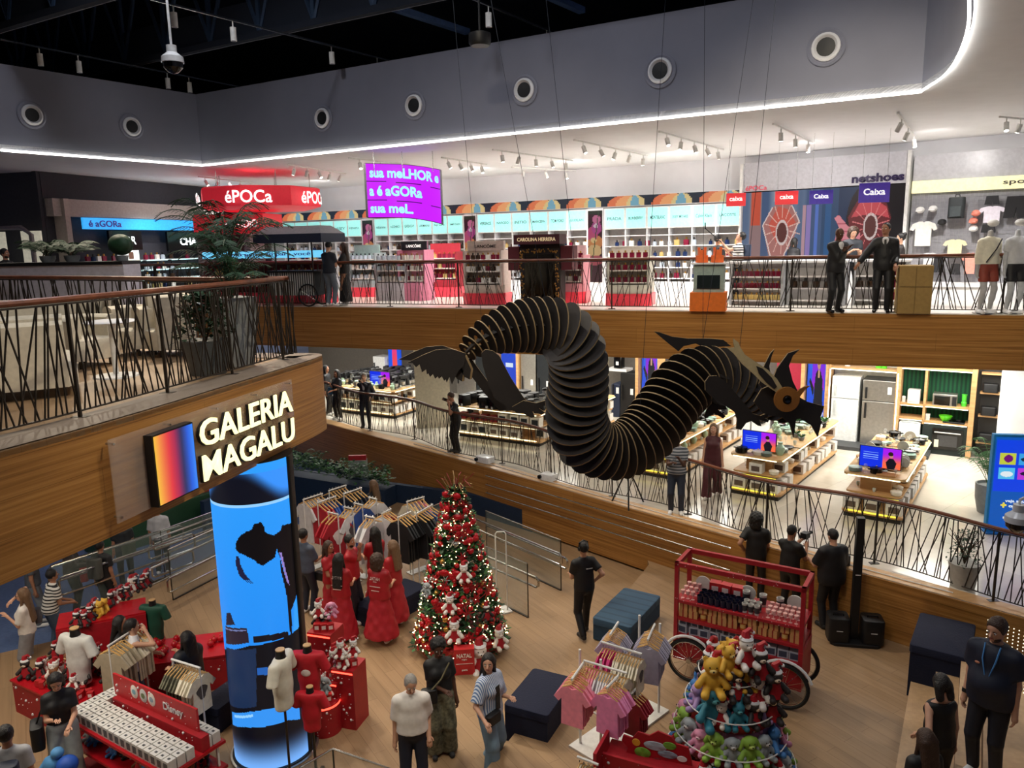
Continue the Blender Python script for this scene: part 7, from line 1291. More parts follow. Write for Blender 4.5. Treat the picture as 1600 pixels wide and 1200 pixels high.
# ------------------------------------------------------------ glass guards with steel handrails
def guard(pa, pb, ztop, h, lab, loops=(), side=1, n=2):
    a, c = Vector(pa), Vector(pb); L = math.hypot(c.x-a.x, c.y-a.y); an = math.atan2(c.y-a.y, c.x-a.x); r_ = thing('glass_guard', lab, 'railing', (a.x, a.y, ztop-h), an)
    for k in range(n): b = MB(); b.box(L*(k+.5)/n, 0, .02, L/n-.015, .016, h-.02, 'glass'); b.build('glass_pane', r_)
    b = MB(); b.tube([(0, 0, h), (L, 0, h)], .014, 'steel', 6); b.build('top_edge', r_); b = MB(); b.box(L/2, 0, 0, L, .04, .02, 'black_metal'); b.build('base_channel', r_)
    for x in (0, L): b = MB(); b.box(x, 0, 0, .012, .02, h, 'black_metal'); b.build('end_edge', r_)
    for (x0, x1, zl, zh, y) in loops: b = MB(); b.tube([(x0, y, zh), (x1-.06, y, zh), (x1, y, zh-.05), (x1, y, zl+.05), (x1-.06, y, zl), (x0, y, zl), (x0-.05, y, zl+.04), (x0-.05, y, zh-.04)], .024, 'steel', 7, True); b.build('handrail', r_)
    return r_
guard(at(759, 798, .8), at(876, 844, .8), .8, 1.1, 'long glass guard with looped steel handrails beside the ramp right of the tree', ((-.3, 2.55, .62, .86, -.1), (-.1, 2.5, .45, .68, .12)), n=3)
guard(at(740, 846, .8), at(824, 881, .8), .8, 1.1, 'glass guard with looped handrail immediately right of the tree', ((-.3, 1.75, .62, .82, .12),), n=2)
guard(at(635, 808, .8), at(690, 785, .8), .8, 1.1, 'glass guard left of the tree beside the clothes rails', ((.2, 1.3, .5, .8, -.12),), n=1)
guard(at(79, 884, .8), at(250, 829, .8), .8, 1.1, 'long glass guard with double handrails at the left edge of the platform', ((.1, 2.9, .5, .85, -.15), (.1, 2.9, .62, .95, .3), (1.9, 2.8, .2, .5, -.2)), n=3)
guard(at(262, 859, .8), at(345, 822, .8), .8, 1.1, 'glass guard with handrail between the platform and the LED column', ((-.35, 1.4, .45, .8, .15), (-.2, 1.5, .3, .6, -.2)), n=1)
guard(at(250, 829, .8), at(345, 795, .8), .8, 1.1, 'far glass guard with handrails left of the LED column', ((-.2, 1.8, .5, .8, .1), (-.2, 1.8, .75, 1.0, -.1)), n=1)
for i, z in enumerate((.86, .62, .4)):
    b = MB(); pts = [(x, y, z) for x, y in offs(MPATH[13:19], -.1)]; b.tube(pts, .018, 'steel', 7)
    for p in pts[::2]: b.cyl(p, (p[0]+.06, p[1]+.07, p[2]), .01, 'steel', seg=5)
    one('wall_handrail', b, 'steel handrail along the wooden fascia, %s of three' % ('highest', 'middle', 'lowest')[i], 'handrail')
guard(foot(440, 1232, ZL), foot(520, 1172, ZL), ZL+.0+.001+.9, .9, 'low glass guard at the bottom edge beside the LED column', (), n=1) if False else None
# white clothes frame leaning right of tree
r_ = thing('tall_white_frame', 'tall narrow white metal frame on a foot, right of the tree', 'frame', foot(785, 955, ZL)); b = MB(); b.tube([(-.1, 0, .03), (-.1, 0, 1.6), (-.07, 0, 1.64), (.07, 0, 1.64), (.1, 0, 1.6), (.1, 0, .03)], .014, 'white_metal', 6); b.build('frame', r_); b = MB(); b.box(0, 0, 0, .3, .3, .03, 'white_metal', .5); b.build('foot', r_)
# ------------------------------------------------------------ ottomans
def ottoman(pts, z1, z0s, m, lab, welt='navy_fabric'):
    c = sum((Vector(p) for p in pts), Vector())/4; ax = Vector(pts[1])-Vector(pts[0]); an = math.atan2(ax.y, ax.x); L = ((Vector(pts[1])-Vector(pts[0])).length+(Vector(pts[2])-Vector(pts[3])).length)/2; W_ = ((Vector(pts[3])-Vector(pts[0])).length+(Vector(pts[2])-Vector(pts[1])).length)/2
    r_ = thing('ottoman_bench', lab, 'bench', (c.x, c.y, z0s), an); b = MB(); b.rbox(0, 0, z1-z0s-.12, L, W_, .12, m, r=.05); b.build('cushion', r_); b = MB(); b.box(0, 0, .0, L-.03, W_-.03, z1-z0s-.12, 'navy_fabric' if m != 'cushion_teal' else 'teal_fabric'); b.build('base', r_); return r_
ottoman([at(1434, 955, .85), at(1523, 975, .85), at(1518, 1030, .85), at(1425, 1008, .85)], .85, .02, 'navy_fabric', 'large navy padded bench on the wooden steps at the right')
ottoman([at(835, 1043, .42), at(905, 1060, .42), at(845, 1122, .42), at(790, 1095, .42)], .42, ZL, 'navy_fabric', 'navy padded bench straddling the low step behind the pink shirts')
ottoman([at(975, 917, .42), at(1030, 930, .42), at(985, 985, .42), at(930, 962, .42)], .42, .02, 'cushion_teal', 'teal ribbed padded bench beside the man with headphones')
ottoman([at(622, 900, .1), at(657, 912, .1), at(600, 962, .1), at(563, 945, .1)], .1, ZL, 'navy_fabric', 'low navy bench behind the women in red')
ottoman([at(335, 1060, .1), at(372, 1070, .1), at(360, 1110, .1), at(330, 1100, .1)], .1, ZL, 'navy_fabric', 'navy bench partly hidden by the LED column')
# ------------------------------------------------------------ PA speakers
o = foot(1342, 1012, 0, .2); r_ = thing('speaker_pole', 'slim black column loudspeaker standing on a low base', 'speaker', (o[0], o[1], 0), -.2); b = MB(); b.rbox(0, 0, 0, .8, .42, .05, 'black', r=.1); b.build('base_plate', r_); b = MB(); b.box(0, .05, .05, .12, .12, 2.15, 'black'); b.build('column', r_); b = MB(); b.box(0, -.012, 1.2, .08, .005, .015, 'white_paint'); b.build('badge', r_)
for s in (-1, 1):
    r2 = thing('bass_speaker', 'boxy black bass speaker %s of the column loudspeaker' % ('left' if s < 0 else 'right'), 'speaker', (o[0]+s*.27*math.cos(.2), o[1]-s*.27*math.sin(.2), .052), -.2); b = MB(); b.rbox(0, 0, 0, .34, .36, .42, 'black', r=.06); b.build('cabinet', r2); b = MB(); b.box(0, -.185, .2, .1, .004, .015, '#c8c8c8'); b.build('badge', r2); b = MB(); b.tube([(-.08, -.02, .41), (-.08, -.02, .45), (.08, -.02, .45), (.08, -.02, .41)], .014, 'black_gloss', 6); b.build('handle', r2)
# ------------------------------------------------------------ red market cart
CA = Vector((2.45, 11.13)); CB = Vector((4.09, 10.12)); cd = (CB-CA); CL = cd.length; can = math.atan2(cd.y, cd.x); CW = .66; CH_ = 1.9; r_ = thing('red_cart', 'red market cart with bicycle wheels full of mugs, tins and boxes', 'cart', (CA.x, CA.y, 0), can)
for x in (.03, CL-.03):
    for y in (.03, CW-.03): b = MB(); b.box(x, y, .42, .06, .06, CH_-.42, 'red'); b.build('post', r_)
for (x, y, sx, sy, z) in ((CL/2, .03, CL, .06, CH_-.07), (CL/2, CW-.03, CL, .06, CH_-.07), (.03, CW/2, .06, CW, CH_-.07), (CL-.03, CW/2, .06, CW, CH_-.07)): b = MB(); b.box(x, y, z, sx, sy, .07, 'red'); b.build('top_beam', r_)
for i, z in enumerate((.68, .95, 1.24)): b = MB(); b.box(CL/2, CW/2, z, CL-.02, CW-.02, .045, 'red'); b.build('shelf', r_)
b = MB(); b.box(CL/2, CW/2, .3, CL, CW, .3, 'red'); b.box(CL-.02, CW/2, .3, .05, CW+.02, .6, 'red'); b.build('tray_body', r_)
b = MB()
for i in range(90): 
    e = random.choice((0, 1, 2)); x = random.uniform(0, CL); z = random.choice((CH_-.05, 1.25, .4, .5)); b.sph((x, -.002 if e else -.001, z+random.uniform(-.03, .1)), .006, 'white_paint', 5, 3)
o2 = b.build('snow_speckle', r_); o2['kind'] = 'stuff'
for i, x in enumerate((.28, CL-.22)):
    for y in (-.06, CW+.06):
        b = MB(); b.X = XF(x, y, .36, 0, PI/2); b.tube([(.33*math.cos(t), .33*math.sin(t), 0) for t in np.linspace(0, 2*PI, 33)[:-1]], .03, 'rubber', 8, True); w_ = b.build('wheel', r_)
        b = MB(); b.X = XF(x, y, .36, 0, PI/2); b.tube([(.3*math.cos(t), .3*math.sin(t), 0) for t in np.linspace(0, 2*PI, 33)[:-1]], .012, 'steel', 5, True); b.lathe([(.04, -.04), (.04, .04)], 'steel', 10)
        for k in range(14): t = k*2*PI/14; b.cyl((0, 0, 0), (.3*math.cos(t), .3*math.sin(t), 0), .003, 'steel', seg=3)
        b.build('rim_and_spokes', w_)
    b = MB(); b.X = XF(x, -.07, .36, 0, PI/2); b.tube([(.4*math.cos(t), .4*math.sin(t), 0) for t in np.linspace(.35, PI-.35, 12)], .022, 'white_paint', 6); b.build('mudguard', r_)
proto('mug', [('mug', mk(('lathe', [(.04, 0), (.042, .1), (.038, .1), (.036, .02), (0, .015)], '#161c34,.2', 12))), ('handle', mk(('tube', [(.04, 0, .08), (.065, 0, .065), (.065, 0, .035), (.04, 0, .02)], .006, '#161c34,.2', 5)))])
proto('tumbler', [('tumbler', mk(('lathe', [(.034, 0), (.044, .15), (.04, .15), (0, .02)], '#c8c8c4,.3', 12))), ('pattern', mk(('lathe', [(.037, .03), (.043, .12)], '#3c3c40', 12)))])
proto('tin', [('tin', mk(('cyl', (0, 0, 0), (0, 0, .12), .045, '#d06c24,.3', None, 14))), ('label_band', mk(('cyl', (0, 0, .03), (0, 0, .09), .046, '#e8c878', None, 14)))])
proto('giftbox', [('box', mk(('box', 0, 0, 0, .13, .12, .12, '#d8a468'))), ('ribbon', mk(('box', 0, -.061, 0, .02, .004, .12, '#a02820'), ('box', 0, 0, .12, .13, .02, .004, '#a02820')))])
proto('greybox', [('box', mk(('box', 0, 0, 0, .15, .13, .13, '#b4b8c4'))), ('picture', mk(('box', 0, -.066, .02, .11, .003, .09, '#40485c')))])
proto('wineglass', [('glass', mk(('lathe', [(.03, 0), (.005, .01), (.005, .05), (.032, .08), (.034, .13)], '#e8b8b4,.1', 10)))])
proto('platedisc', [('plate', mk(('cyl', (0, 0, .12), (0, .02, .12), .12, '#c8ccc8,.3', None, 20)))])
proto('redbox', [('box', mk(('box', 0, 0, 0, .17, .14, .2, 'sign_red'))), ('window', mk(('box', 0, -.071, .05, .1, .003, .1, '#f0e4e0')))])
def cp_(x, y, z): c_, s_ = math.cos(can), math.sin(can); return (CA.x+x*c_-y*s_, CA.y+x*s_+y*c_, z)
rowlab = ['front', 'second', 'rear']
def fillrow(keys, x0, x1, n, z, lab, ct, nm, rows=3, dy=.16, y0=.12, sc=1):
    for r in range(rows):
        for i in range(n): k = keys[i % len(keys)] if isinstance(keys, list) else keys; spawn(k, nm, cp_(x0+(x1-x0)*i/max(1, n-1), y0+r*dy, z), can+random.uniform(-.2, .2), '%s, %s row' % (lab, rowlab[r]), ct, lab+' row %d' % r, sc)
zt_ = 1.287
fillrow('wineglass', .1, .26, 3, zt_, 'pink-tinted glass at the left end of the cart top', 'glass', 'wine_glass', 3); fillrow('mug', .38, 1.0, 8, zt_, 'dark blue mug on the cart top', 'mug', 'mug', 3, .11, .1, 1.1); fillrow('tumbler', 1.06, 1.24, 3, zt_, 'black and white tumbler on the cart top', 'tumbler', 'tumbler', 2, .12, .1); fillrow('wineglass', 1.4, 1.8, 6, zt_, 'pink-tinted glass at the right end of the cart top', 'glass', 'wine_glass', 3, .13, .1)
fillrow('redbox', .5, .85, 3, zt_, 'red window box at the back of the cart top', 'box', 'gift_box', 1, .1, .5); fillrow('platedisc', .3, 1.7, 3, zt_, 'grey plate standing at the back of the cart top', 'plate', 'plate', 1, .1, .5, 1.0); fillrow('tumbler', 1.0, 1.5, 3, zt_+.0, 'pale bottle at the back of the cart top', 'bottle', 'bottle', 1, .1, .42, 1.3)
fillrow(['giftbox', 'giftbox', 'tin', 'giftbox'], .13, 1.8, 12, .997, 'orange patterned gift box or tin on the cart middle shelf', 'box', 'gift_tin', 2, .2, .12); fillrow(['giftbox'], .13, 1.8, 12, 1.118, 'orange gift box stacked in the upper layer of the cart middle shelf', 'box', 'gift_box', 1, .2, .12, .95); fillrow(['greybox'], .13, 1.8, 11, .727, 'grey printed box on the lowest cart shelf', 'box', 'product_box', 2, .2, .12); fillrow(['greybox'], .13, .9, 5, .86, 'grey printed box in the upper layer of the lowest cart shelf', 'box', 'product_box', 1, .2, .12, .8)
# ------------------------------------------------------------ pink shirt rack on a white platform
PA_, PB_, PCn = Vector((.67, 9.41)), Vector((1.78, 10.48)), Vector((2.05, 10.3)); r_ = thing('white_rack_platform', 'white floor platform with a tall white tube frame for pink shirts', 'clothes rail', (.67, 9.41, 0), math.atan2(1.07, 1.11)); Lr = 1.62; Wr = .52
b = MB(); b.box(Lr/2, -Wr/2, 0, Lr, Wr, .03, 'white_metal'); b.build('platform', r_)
for x in (.15, Lr-.15):
    for y in (-.08, -Wr+.08): b = MB(); b.cyl((x, y, .03), (x, y, 1.42), .018, 'white_metal'); b.build('upright', r_)
b = MB(); b.tube([(.15, -.08, .6), (.15, -Wr+.08, .6)], .014, 'white_metal'); b.build('cross_bar', r_)
for (x0, y0, x1, y1, cols, l) in ((912, 1050, 901, 1032, 0, 0),): pass
for (a_, b__, z, cols, l, sc) in (((912, 1032), (980, 1052), 1.45, ['pink', 'white', 'cream'], 'front cross rail of the pink rack', .72), ((940, 1003), (1003, 1022), 1.5, ['magenta', 'cream', 'cream'], 'middle cross rail of the pink rack', .72), ((893, 1062), (912, 1035), 1.42, ['pink'], 'front left arm of the pink rack', .85), ((948, 1075), (966, 1056), 1.42, ['lilac'], 'front right arm of the pink rack', .85), ((953, 992), (966, 972), 1.5, ['grey'], 'rear left arm of the pink rack', .75), ((1012, 1000), (1023, 975), 1.5, ['grey'], 'rear right arm of the pink rack', .85)):
    A_, B_ = at(*a_, z), at(*b__, z); rail_rack(A_, B_, cols, l+' with wooden hangers', zb=.03, nobase=True, step=.04, sc=sc, name='rack_arm')
rail_rack(at(985, 1085, 1.05), at(1000, 1070, 1.05), ['maroon'], 'low back arm of the pink rack with dark red shirts', zb=.03, nobase=True, step=.045, sc=.75, name='rack_arm')
# ------------------------------------------------------------ tower of soft toys
QX, QY = 2.72, 8.95; r_ = thing('toy_tower', 'round red tiered display tower with white wire rims piled with soft toys', 'display', (QX, QY, 0)); TI = ((.0, .78), (.42, .66), (.82, .52), (1.22, .36))
for z, rr in TI: b = MB(); b.lathe([(rr*.98, z), (rr, z+.1), (rr-.02, z+.1), (rr-.03, z+.06), (0, z+.06)], 'red', 30); b.build('tier', r_); b = MB(); b.tube([((rr+.05)*math.cos(t), (rr+.05)*math.sin(t), z+.17) for t in np.linspace(0, 6.283, 33)[:-1]], .008, 'white_metal', 5, True); b.build('wire_rim', r_)
b = MB(); b.cyl((0, 0, 0), (0, 0, 1.3), .2, 'red', seg=16); b.build('core', r_)
KT = {0: ['p_blue', 'p_brown', 'p_green', 'p_redhat', 'p_grey', 'p_white'], 1: ['p_green', 'p_lilac', 'p_pink', 'p_blue', 'p_pink', 'p_brown', 'p_grey'], 2: ['p_teal', 'p_redhat', 'p_white', 'p_pink', 'p_blue', 'p_redhat', 'p_lilac'], 3: ['p_redhat', 'p_white', 'p_redhat', 'p_yellow', 'p_redhat', 'p_white']}
TN = ['bottom tier of the toy tower', 'second tier of the toy tower', 'third tier of the toy tower', 'top tier of the toy tower']
for ti, (z, rr) in enumerate(TI):
    for ring in (0, 1):
        n = int(2*PI*(rr-.06-ring*.16)/.2)
        if n < 3: continue
        for i in range(n):
            a = 2*PI*i/n+ti*.3+ring*.4; R_ = rr-.08-ring*.16; k = random.choice(KT[ti]); toy(k, (QX+R_*math.cos(a), QY+R_*math.sin(a), z+.065+ring*.1), a+PI/2+random.uniform(-.4, .4), ('on the '+TN[ti] if ring == 0 else 'on the inner '+TN[ti]), random.uniform(.85, 1.1))
for px, py, k, sc in ((1112, 1052, 'p_yellow', 1.35), (1137, 1022, 'p_yellow', 1.05), (1165, 1010, 'p_white', 1.1), (1112, 1102, 'p_teal', 1.5), (1187, 1030, 'p_redhat', 1.1), (1150, 1060, 'p_redhat', 1.15), (1182, 1070, 'p_white', 1.15), (1210, 1060, 'p_redhat', 1.1), (1165, 1095, 'p_redhat', 1.2), (1205, 1095, 'p_redhat', 1.1)):
    p = atY(px, py+18, QY-.32); toy(k, tuple(p-Vector((0, 0, .1))), random.uniform(-.4, .4), 'piled %s on the tower front' % ('at the left' if px < 1125 else 'in the middle' if px < 1180 else 'at the right'), sc)
# red cut-out sign and red shelf unit at the bottom
A_ = at(1030, 1190, .6); r_ = thing('cutout_sign', 'red scalloped cut-out sign with green and yellow shapes at the bottom edge', 'sign', tuple(A_), -.35)
out = [(-.42, 0), (-.38, .1), (-.46, .18), (-.44, .26), (-.33, .24), (-.26, .34), (-.12, .32), (-.02, .4), (.14, .36), (.2, .28), (.34, .26), (.38, .1), (.4, -.1), (.3, -.4), (-.3, -.3)]
b = MB(); b.plate([(x, 0, z) for x, z in out], (0, .025, 0), 'red'); b.build('board', r_)
for x, z, w_, h_, c in ((-.2, .08, .1, .07, '#70a838'), (-.05, .2, .14, .06, '#a8b4c0'), (.1, .12, .12, .05, '#8c9cac'), (-.02, -.04, .07, .09, '#801820'), (.2, -.08, .12, .08, '#c8a030'), (.12, .24, .08, .05, '#70a838'), (.27, .1, .06, .04, '#e8e8e8'), (-.28, .2, .05, .05, '#e0a030')): b = MB(); b.X = XF(x, -.004, z, 0, PI/2); b.lathe([(w_, -.0), (w_*.9, .006), (0, .007)], c, 18, sy=h_/w_); b.build('painted_shape', r_)
b = MB(); b.text('Disney', .06, 'white_paint', XF(.0, -.012, -.16), .005); b.build('lettering', r_)
r_ = thing('red_shelf_unit', 'red speckled shelf unit cut by the bottom edge beside the cut-out sign', 'display', tuple(at(940, 1170, .75))[:2]+(0,), -.45); b = MB(); b.box(.0, .0, 0, .04, .5, .85, 'red'); b.box(.55, -.02, 0, 1.1, .04, .72, 'red'); b.box(.55, .2, .6, 1.1, .4, .03, 'red'); b.build('body', r_)
def motif(b, x, z, y=-.045, s=1): b.sph((x, y, z), .022*s, 'white_paint', 8, 4, (1, .3, 1)); b.sph((x+.02*s, y, z+.018*s), .012*s, 'white_paint', 6, 4, (1, .3, 1)); b.sph((x-.012*s, y, z+.026*s), .012*s, 'white_paint', 6, 4, (1, .3, 1))
b = MB()
for i in range(7): b.sph((.1+i*.15, -.045, .62-.09*(i % 2)), .02, 'white_paint', 8, 4, (1, .3, 1))
for i in range(50): b.sph((random.uniform(0, 1.1), -.042, random.uniform(.2, .7)), .005, 'white_paint', 5, 3, (1, .3, 1))
o2 = b.build('white_dots', r_); o2['kind'] = 'stuff'
rail_rack(at(902, 1182, .95), at(935, 1195, .95), ['beige'], 'lowest rail of beige shirts with wooden hangers', zb=0, nobase=True, step=.05, sc=.7, name='rack_arm')
# sparkling curtain right of the steps
o = at(1590, 1005, .6); b = MB()
for i in range(26):
    for k in range(17): b.sph((i*.06*.6, i*.06*-.8, .0+k*.05), .008, '#fff0d0,.4,0,2.5', 4, 3)
tag(one('bead_curtain', b, 'glittering curtain of small light beads at the right edge', 'curtain', kind='stuff', loc=(6.1, 9.2, 1.06)))
# ------------------------------------------------------------ left side: gift tables
def gifttable(pts, z1, z0_, lab, m='red', nm='gift_table', lights=True):
    P_ = [Vector((p[0], p[1])) for p in pts]; c = sum(P_, Vector((0, 0)))/4; r_ = thing(nm, lab, 'table', (c.x, c.y, z0_)); b = MB(); b.prism([(p.x-c.x, p.y-c.y) for p in P_], 0, z1-z0_-.03, m); b.build('red_body', r_); b = MB(); b.prism([((p.x-c.x)*1.03, (p.y-c.y)*1.03) for p in P_], z1-z0_-.03, z1-z0_, 'gloss_red'); b.build('top', r_)
    b = MB()
    for k in range(4):
        a, d = P_[k]-c, P_[(k+1) % 4]-c
        for i in range(26): q = a.lerp(d, random.random())*1.006; b.sph((q.x, q.y, random.uniform(.05, z1-z0_-.06)), random.choice((.006, .006, .009, .022)), 'white_paint', 6, 3)
    o = b.build('white_dots', r_); o['kind'] = 'stuff'; return r_
def dirpt(o, u, v, a): c, s = math.cos(a), math.sin(a); return (o[0]+u*c-v*s, o[1]+u*s+v*c)
GA = math.radians(-30)
A = at(18, 1062, .25); TA = [dirpt(A, 0, 0, GA), dirpt(A, 1.75, 0, GA), dirpt(A, 1.75, 1.15, GA), dirpt(A, 0, 1.15, GA)]
gifttable(TA, .25, ZL, 'low red gift table heaped with soft toys at the lower left')
B_ = at(205, 1030, .3); TB = [dirpt(B_, -.5, -.25, GA+.75), dirpt(B_, 1.5, -.25, GA+.75), dirpt(B_, 1.5, .55, GA+.75), dirpt(B_, -.5, .55, GA+.75)]
gifttable(TB, .3, ZL, 'red gift table with white motifs behind the shirt rail')
r_ = thing('red_display_board', 'slanted red display board between the white torso and the shirt rail', 'display', (at(152, 1020, .4).x, at(152, 1020, .4).y+.25, ZL), math.radians(25)); b = MB(); b.box(0, 0, 0, 1.3, .25, 1.15, 'red'); b.box(0, .2, 1.15, 1.3, .6, .03, 'gloss_red'); b.build('body', r_)
random.seed(5)
for i in range(34):
    u, v = random.uniform(.12, 1.65), random.uniform(.12, 1.05); k = random.choice(('p_redhat', 'p_redhat', 'p_redhat', 'p_white', 'p_brown')); p = dirpt(A, u, v, GA); side = 'left' if u < .6 else 'middle' if u < 1.15 else 'right'; toy(k, (p[0], p[1], .255+.10*(i % 3 == 0)), random.uniform(-.6, .6), '%s on the low red gift table' % side, random.uniform(.6, .85))
for i in range(14):
    p = at(112+i*8.5+random.uniform(-3, 3), 985-i*5+random.uniform(-6, 6), .9); k = random.choice(('p_redhat', 'p_white', 'p_redhat', 'p_yellow')); toy(k, (p.x, p.y+.2, .86), random.uniform(-.5, .5), '%s on top of the red board' % ('left' if i < 5 else 'middle' if i < 10 else 'right'), random.uniform(.6, .8))
for i in range(20):
    u, v = random.uniform(-.4, 1.4), random.uniform(-.15, .45); p = dirpt(B_, u, v, GA+.75); spawn('bauble_red', 'bauble', (p[0], p[1], .355), 0, 'glossy red bauble on the red table behind the shirt rail, %s end' % ('near' if u < .5 else 'far'), 'ornament', 'baubles on red table %s' % ('near' if u < .5 else 'far'), 1.1)
for i in range(26):
    u, v = random.uniform(.2, 1.6), random.uniform(.05, .4); p = dirpt(A, u, v, GA); spawn('redbox', 'gift_box', (p[0], p[1], .255), random.uniform(0, 3), 'small red gift pack at the front of the low red gift table, %s' % ('left half' if u < .9 else 'right half'), 'gift', 'gift packs front %s' % ('left' if u < .9 else 'right'), .5)
rail_rack(at(168, 1010, 1.12), at(222, 975, 1.12), ['beige', 'cream'], 'rail over the red table at the left with wooden hangers', zb=ZL, nobase=False, step=.055, sc=1.0)
rail_rack(at(268, 1030, 1.25), at(313, 1044, 1.25), ['camo', 'camo', 'cream', 'cream'], 'rail of patterned shirts left of the LED column', zb=ZL, nobase=False, step=.055, sc=.85)
# torso mannequins
def torso(lab, px, py, z, col, face, zb, H=1.5, band=None, pr_=None, scl=1.0, kid=1.0, neck='black'):
    o = atY(px, py, z); zt = o.z; r_ = thing('torso_mannequin', lab, 'mannequin', (o.x, o.y, zb), -math.radians(face)); h = zt-zb
    b = MB(); s = scl; pr = [cap((0, 0, h-.62*s), (0, 0, h-.38*s), .135*s, .13*s, s=.75, k=.05), cap((0, 0, h-.38*s), (0, 0, h-.16*s), .14*s, .15*s, s=.7, k=.05), cap((-.16*s, 0, h-.09*s), (.16*s, 0, h-.09*s), .06*s, .06*s, k=.06)]
    for q_ in (-1, 1): pr.append(cap((q_*.17*s, 0, h-.09*s), (q_*.25*s, 0, h-.30*s), .062*s, .07*s, k=.03, cut=[((q_*.35, 0, -.94), (q_*.24*s, 0, h-.28*s))]))
    blob(b, pr, .018, col, cuts=[((0, 0, -1), (0, 0, h-.66*s)), ((0, 0, 1), (0, 0, h-.035*s))]); b.build('shirt', r_)
    b = MB(); b.lathe([(.068*s, h-.06*s), (.055*s, h+.0), (.055*s, h+.05*s)], neck, 16); b.cyl((0, 0, h+.05*s), (0, 0, h+.062*s), .053*s, 'wood_light', seg=16); b.build('neck', r_)
    if band: b = MB(); b.lathe([(.155*s, h-.78*s), (.15*s, h-.64*s)], band, 18, sy=.78); b.build('skirt_band', r_)
    if pr_: b = MB(); b.sph((0, .11*s, h-.28*s), .055*s, pr_, 10, 6, (1.2, .12, .9)); b.build('print', r_)
    b = MB(); b.cyl((0, 0, .02), (0, 0, h-.55*s), .016, 'black_metal'); b.build('pole', r_)
    for a in (0, PI/2): b = MB(); b.box(0, 0, 0, .5, .05, .03, 'black_metal', a); b.build('foot_bar', r_)
    return r_
torso('white T-shirt torso mannequin seen from behind over the low red gift table', 117, 988, 10.75, '#d4d4d0', 15, ZL, scl=1.25, neck='black')
torso('dark green sweater torso mannequin with a red skirt band', 238, 942, 12.0, '#0f4a38', 185, ZL, band='red')
torso('cream T-shirt torso mannequin in front of the LED column', 438, 1022, 8.9, '#dcd8c8', 100, ZL, scl=1.1)
torso('tall red T-shirt torso mannequin with a pale print beside the LED column', 480, 1014, 9.25, '#b81828', 185, ZL, pr_='#ddd4d0', scl=1.0)
torso('small red T-shirt torso mannequin in front of the lit red boxes', 484, 1078, 9.05, '#c01828', 185, ZL, scl=.85)
# lit red boxes
def redbox_(px, py, w, d, h, lab, rz=-.3, cyl_=False):
    o = at(px, py, ZL); r_ = thing('red_plinth', lab, 'plinth', (o.x, o.y+d/2, ZL), rz); b = MB()
    (b.lathe([(w/2, 0), (w/2, h), (0, h)], 'red', 26) if cyl_ else b.box(0, 0, 0, w, d, h, 'red')); b.build('body', r_)
    b = MB(); (b.lathe([(w/2+.005, h-.05), (w/2+.005, h-.02)], '#ff4a38,.5,0,3', 26) if cyl_ else b.box(0, -d/2, h-.05, w-.02, .02, .02, '#ff4a38,.5,0,4')); b.build('light_strip', r_)
    b = MB()
    for i in range(24):
        t = random.uniform(-1, 1); z = random.uniform(.05, h-.08); r0 = random.choice((.006, .008, .02))
        b.sph((t*w*.45, -d/2-.001, z) if not cyl_ else (w/2*math.sin(t), -w/2*math.cos(t), z), r0, 'white_paint', 6, 3)
    q_ = b.build('white_dots', r_); q_['kind'] = 'stuff'; return (o.x, o.y+d/2, h+ZL)
for (px, py, w, d, h, lab, cy_) in ((546, 1139, .36, .4, .95, 'tall red speckled plinth with a lit top edge, rightmost of the cluster', 0), (520, 1137, .36, .4, .75, 'red speckled plinth left of the tallest one', 0), (502, 1155, .5, .5, .5, 'round red drum plinth behind the small red torso', 1), (512, 1112, .4, .4, 1.3, 'highest red plinth against the LED column', 0)):
    x, y, z = redbox_(px, py, w, d, h, lab, cyl_=bool(cy_))
    for i in range(5): toy(random.choice(('p_redhat', 'p_white', 'p_pink', 'p_grey', 'p_white')), (x+random.uniform(-.12, .12), y+random.uniform(-.12, .12), z+.002+(i//3)*.16), random.uniform(-.5, .5), 'on the '+' '.join(lab.split(',')[0].split()[:4]), .7)
    for i in range(3): spawn('redbox', 'gift_box', (x+(-.1+.1*i), y-.08, z+.001), .2*i, 'small red gift box on the %s' % lab.split(' with')[0].split(',')[0], 'gift', 'gift boxes on '+lab, .6)
# box table with red sign board
Q = [Vector((-6.19, 9.59)), Vector((-4.31, 8.4)), Vector((-3.79, 9.0)), Vector((-5.93, 10.15))]; c = Vector((-6.19, 9.59)); d1 = (Q[1]-Q[0]); L1_ = d1.length; an = math.atan2(d1.y, d1.x); W1_ = .78
r_ = thing('box_table', 'red tiered table covered with rows of small white printed boxes', 'table', (c.x, c.y, ZL), an)
b = MB(); b.box(L1_/2, W1_/2, .72, L1_+.06, W1_+.06, .04, 'gloss_red'); b.build('top_shelf', r_); b = MB(); b.box(L1_/2, W1_/2, .36, L1_+.06, W1_+.06, .04, 'gloss_red'); b.build('middle_shelf', r_); b = MB(); b.box(L1_/2, W1_/2, 0, L1_, W1_, .08, 'red'); b.build('base', r_)
for x in (.05, L1_-.05):
    for y in (.05, W1_-.05): b = MB(); b.box(x, y, .05, .03, .03, .7, 'white_metal'); b.build('post', r_)
proto('whitebox', [('box', mk(('box', 0, 0, 0, .115, .115, .15, '#d4d4d0'))), ('window', mk(('box', 0, -.058, .02, .08, .003, .1, '#54585a'), ('box', 0, 0, .15, .04, .03, .002, '#44484c')))])
nx = 17; ny = 6; RW = ['first', 'second', 'third', 'fourth', 'fifth', 'sixth']
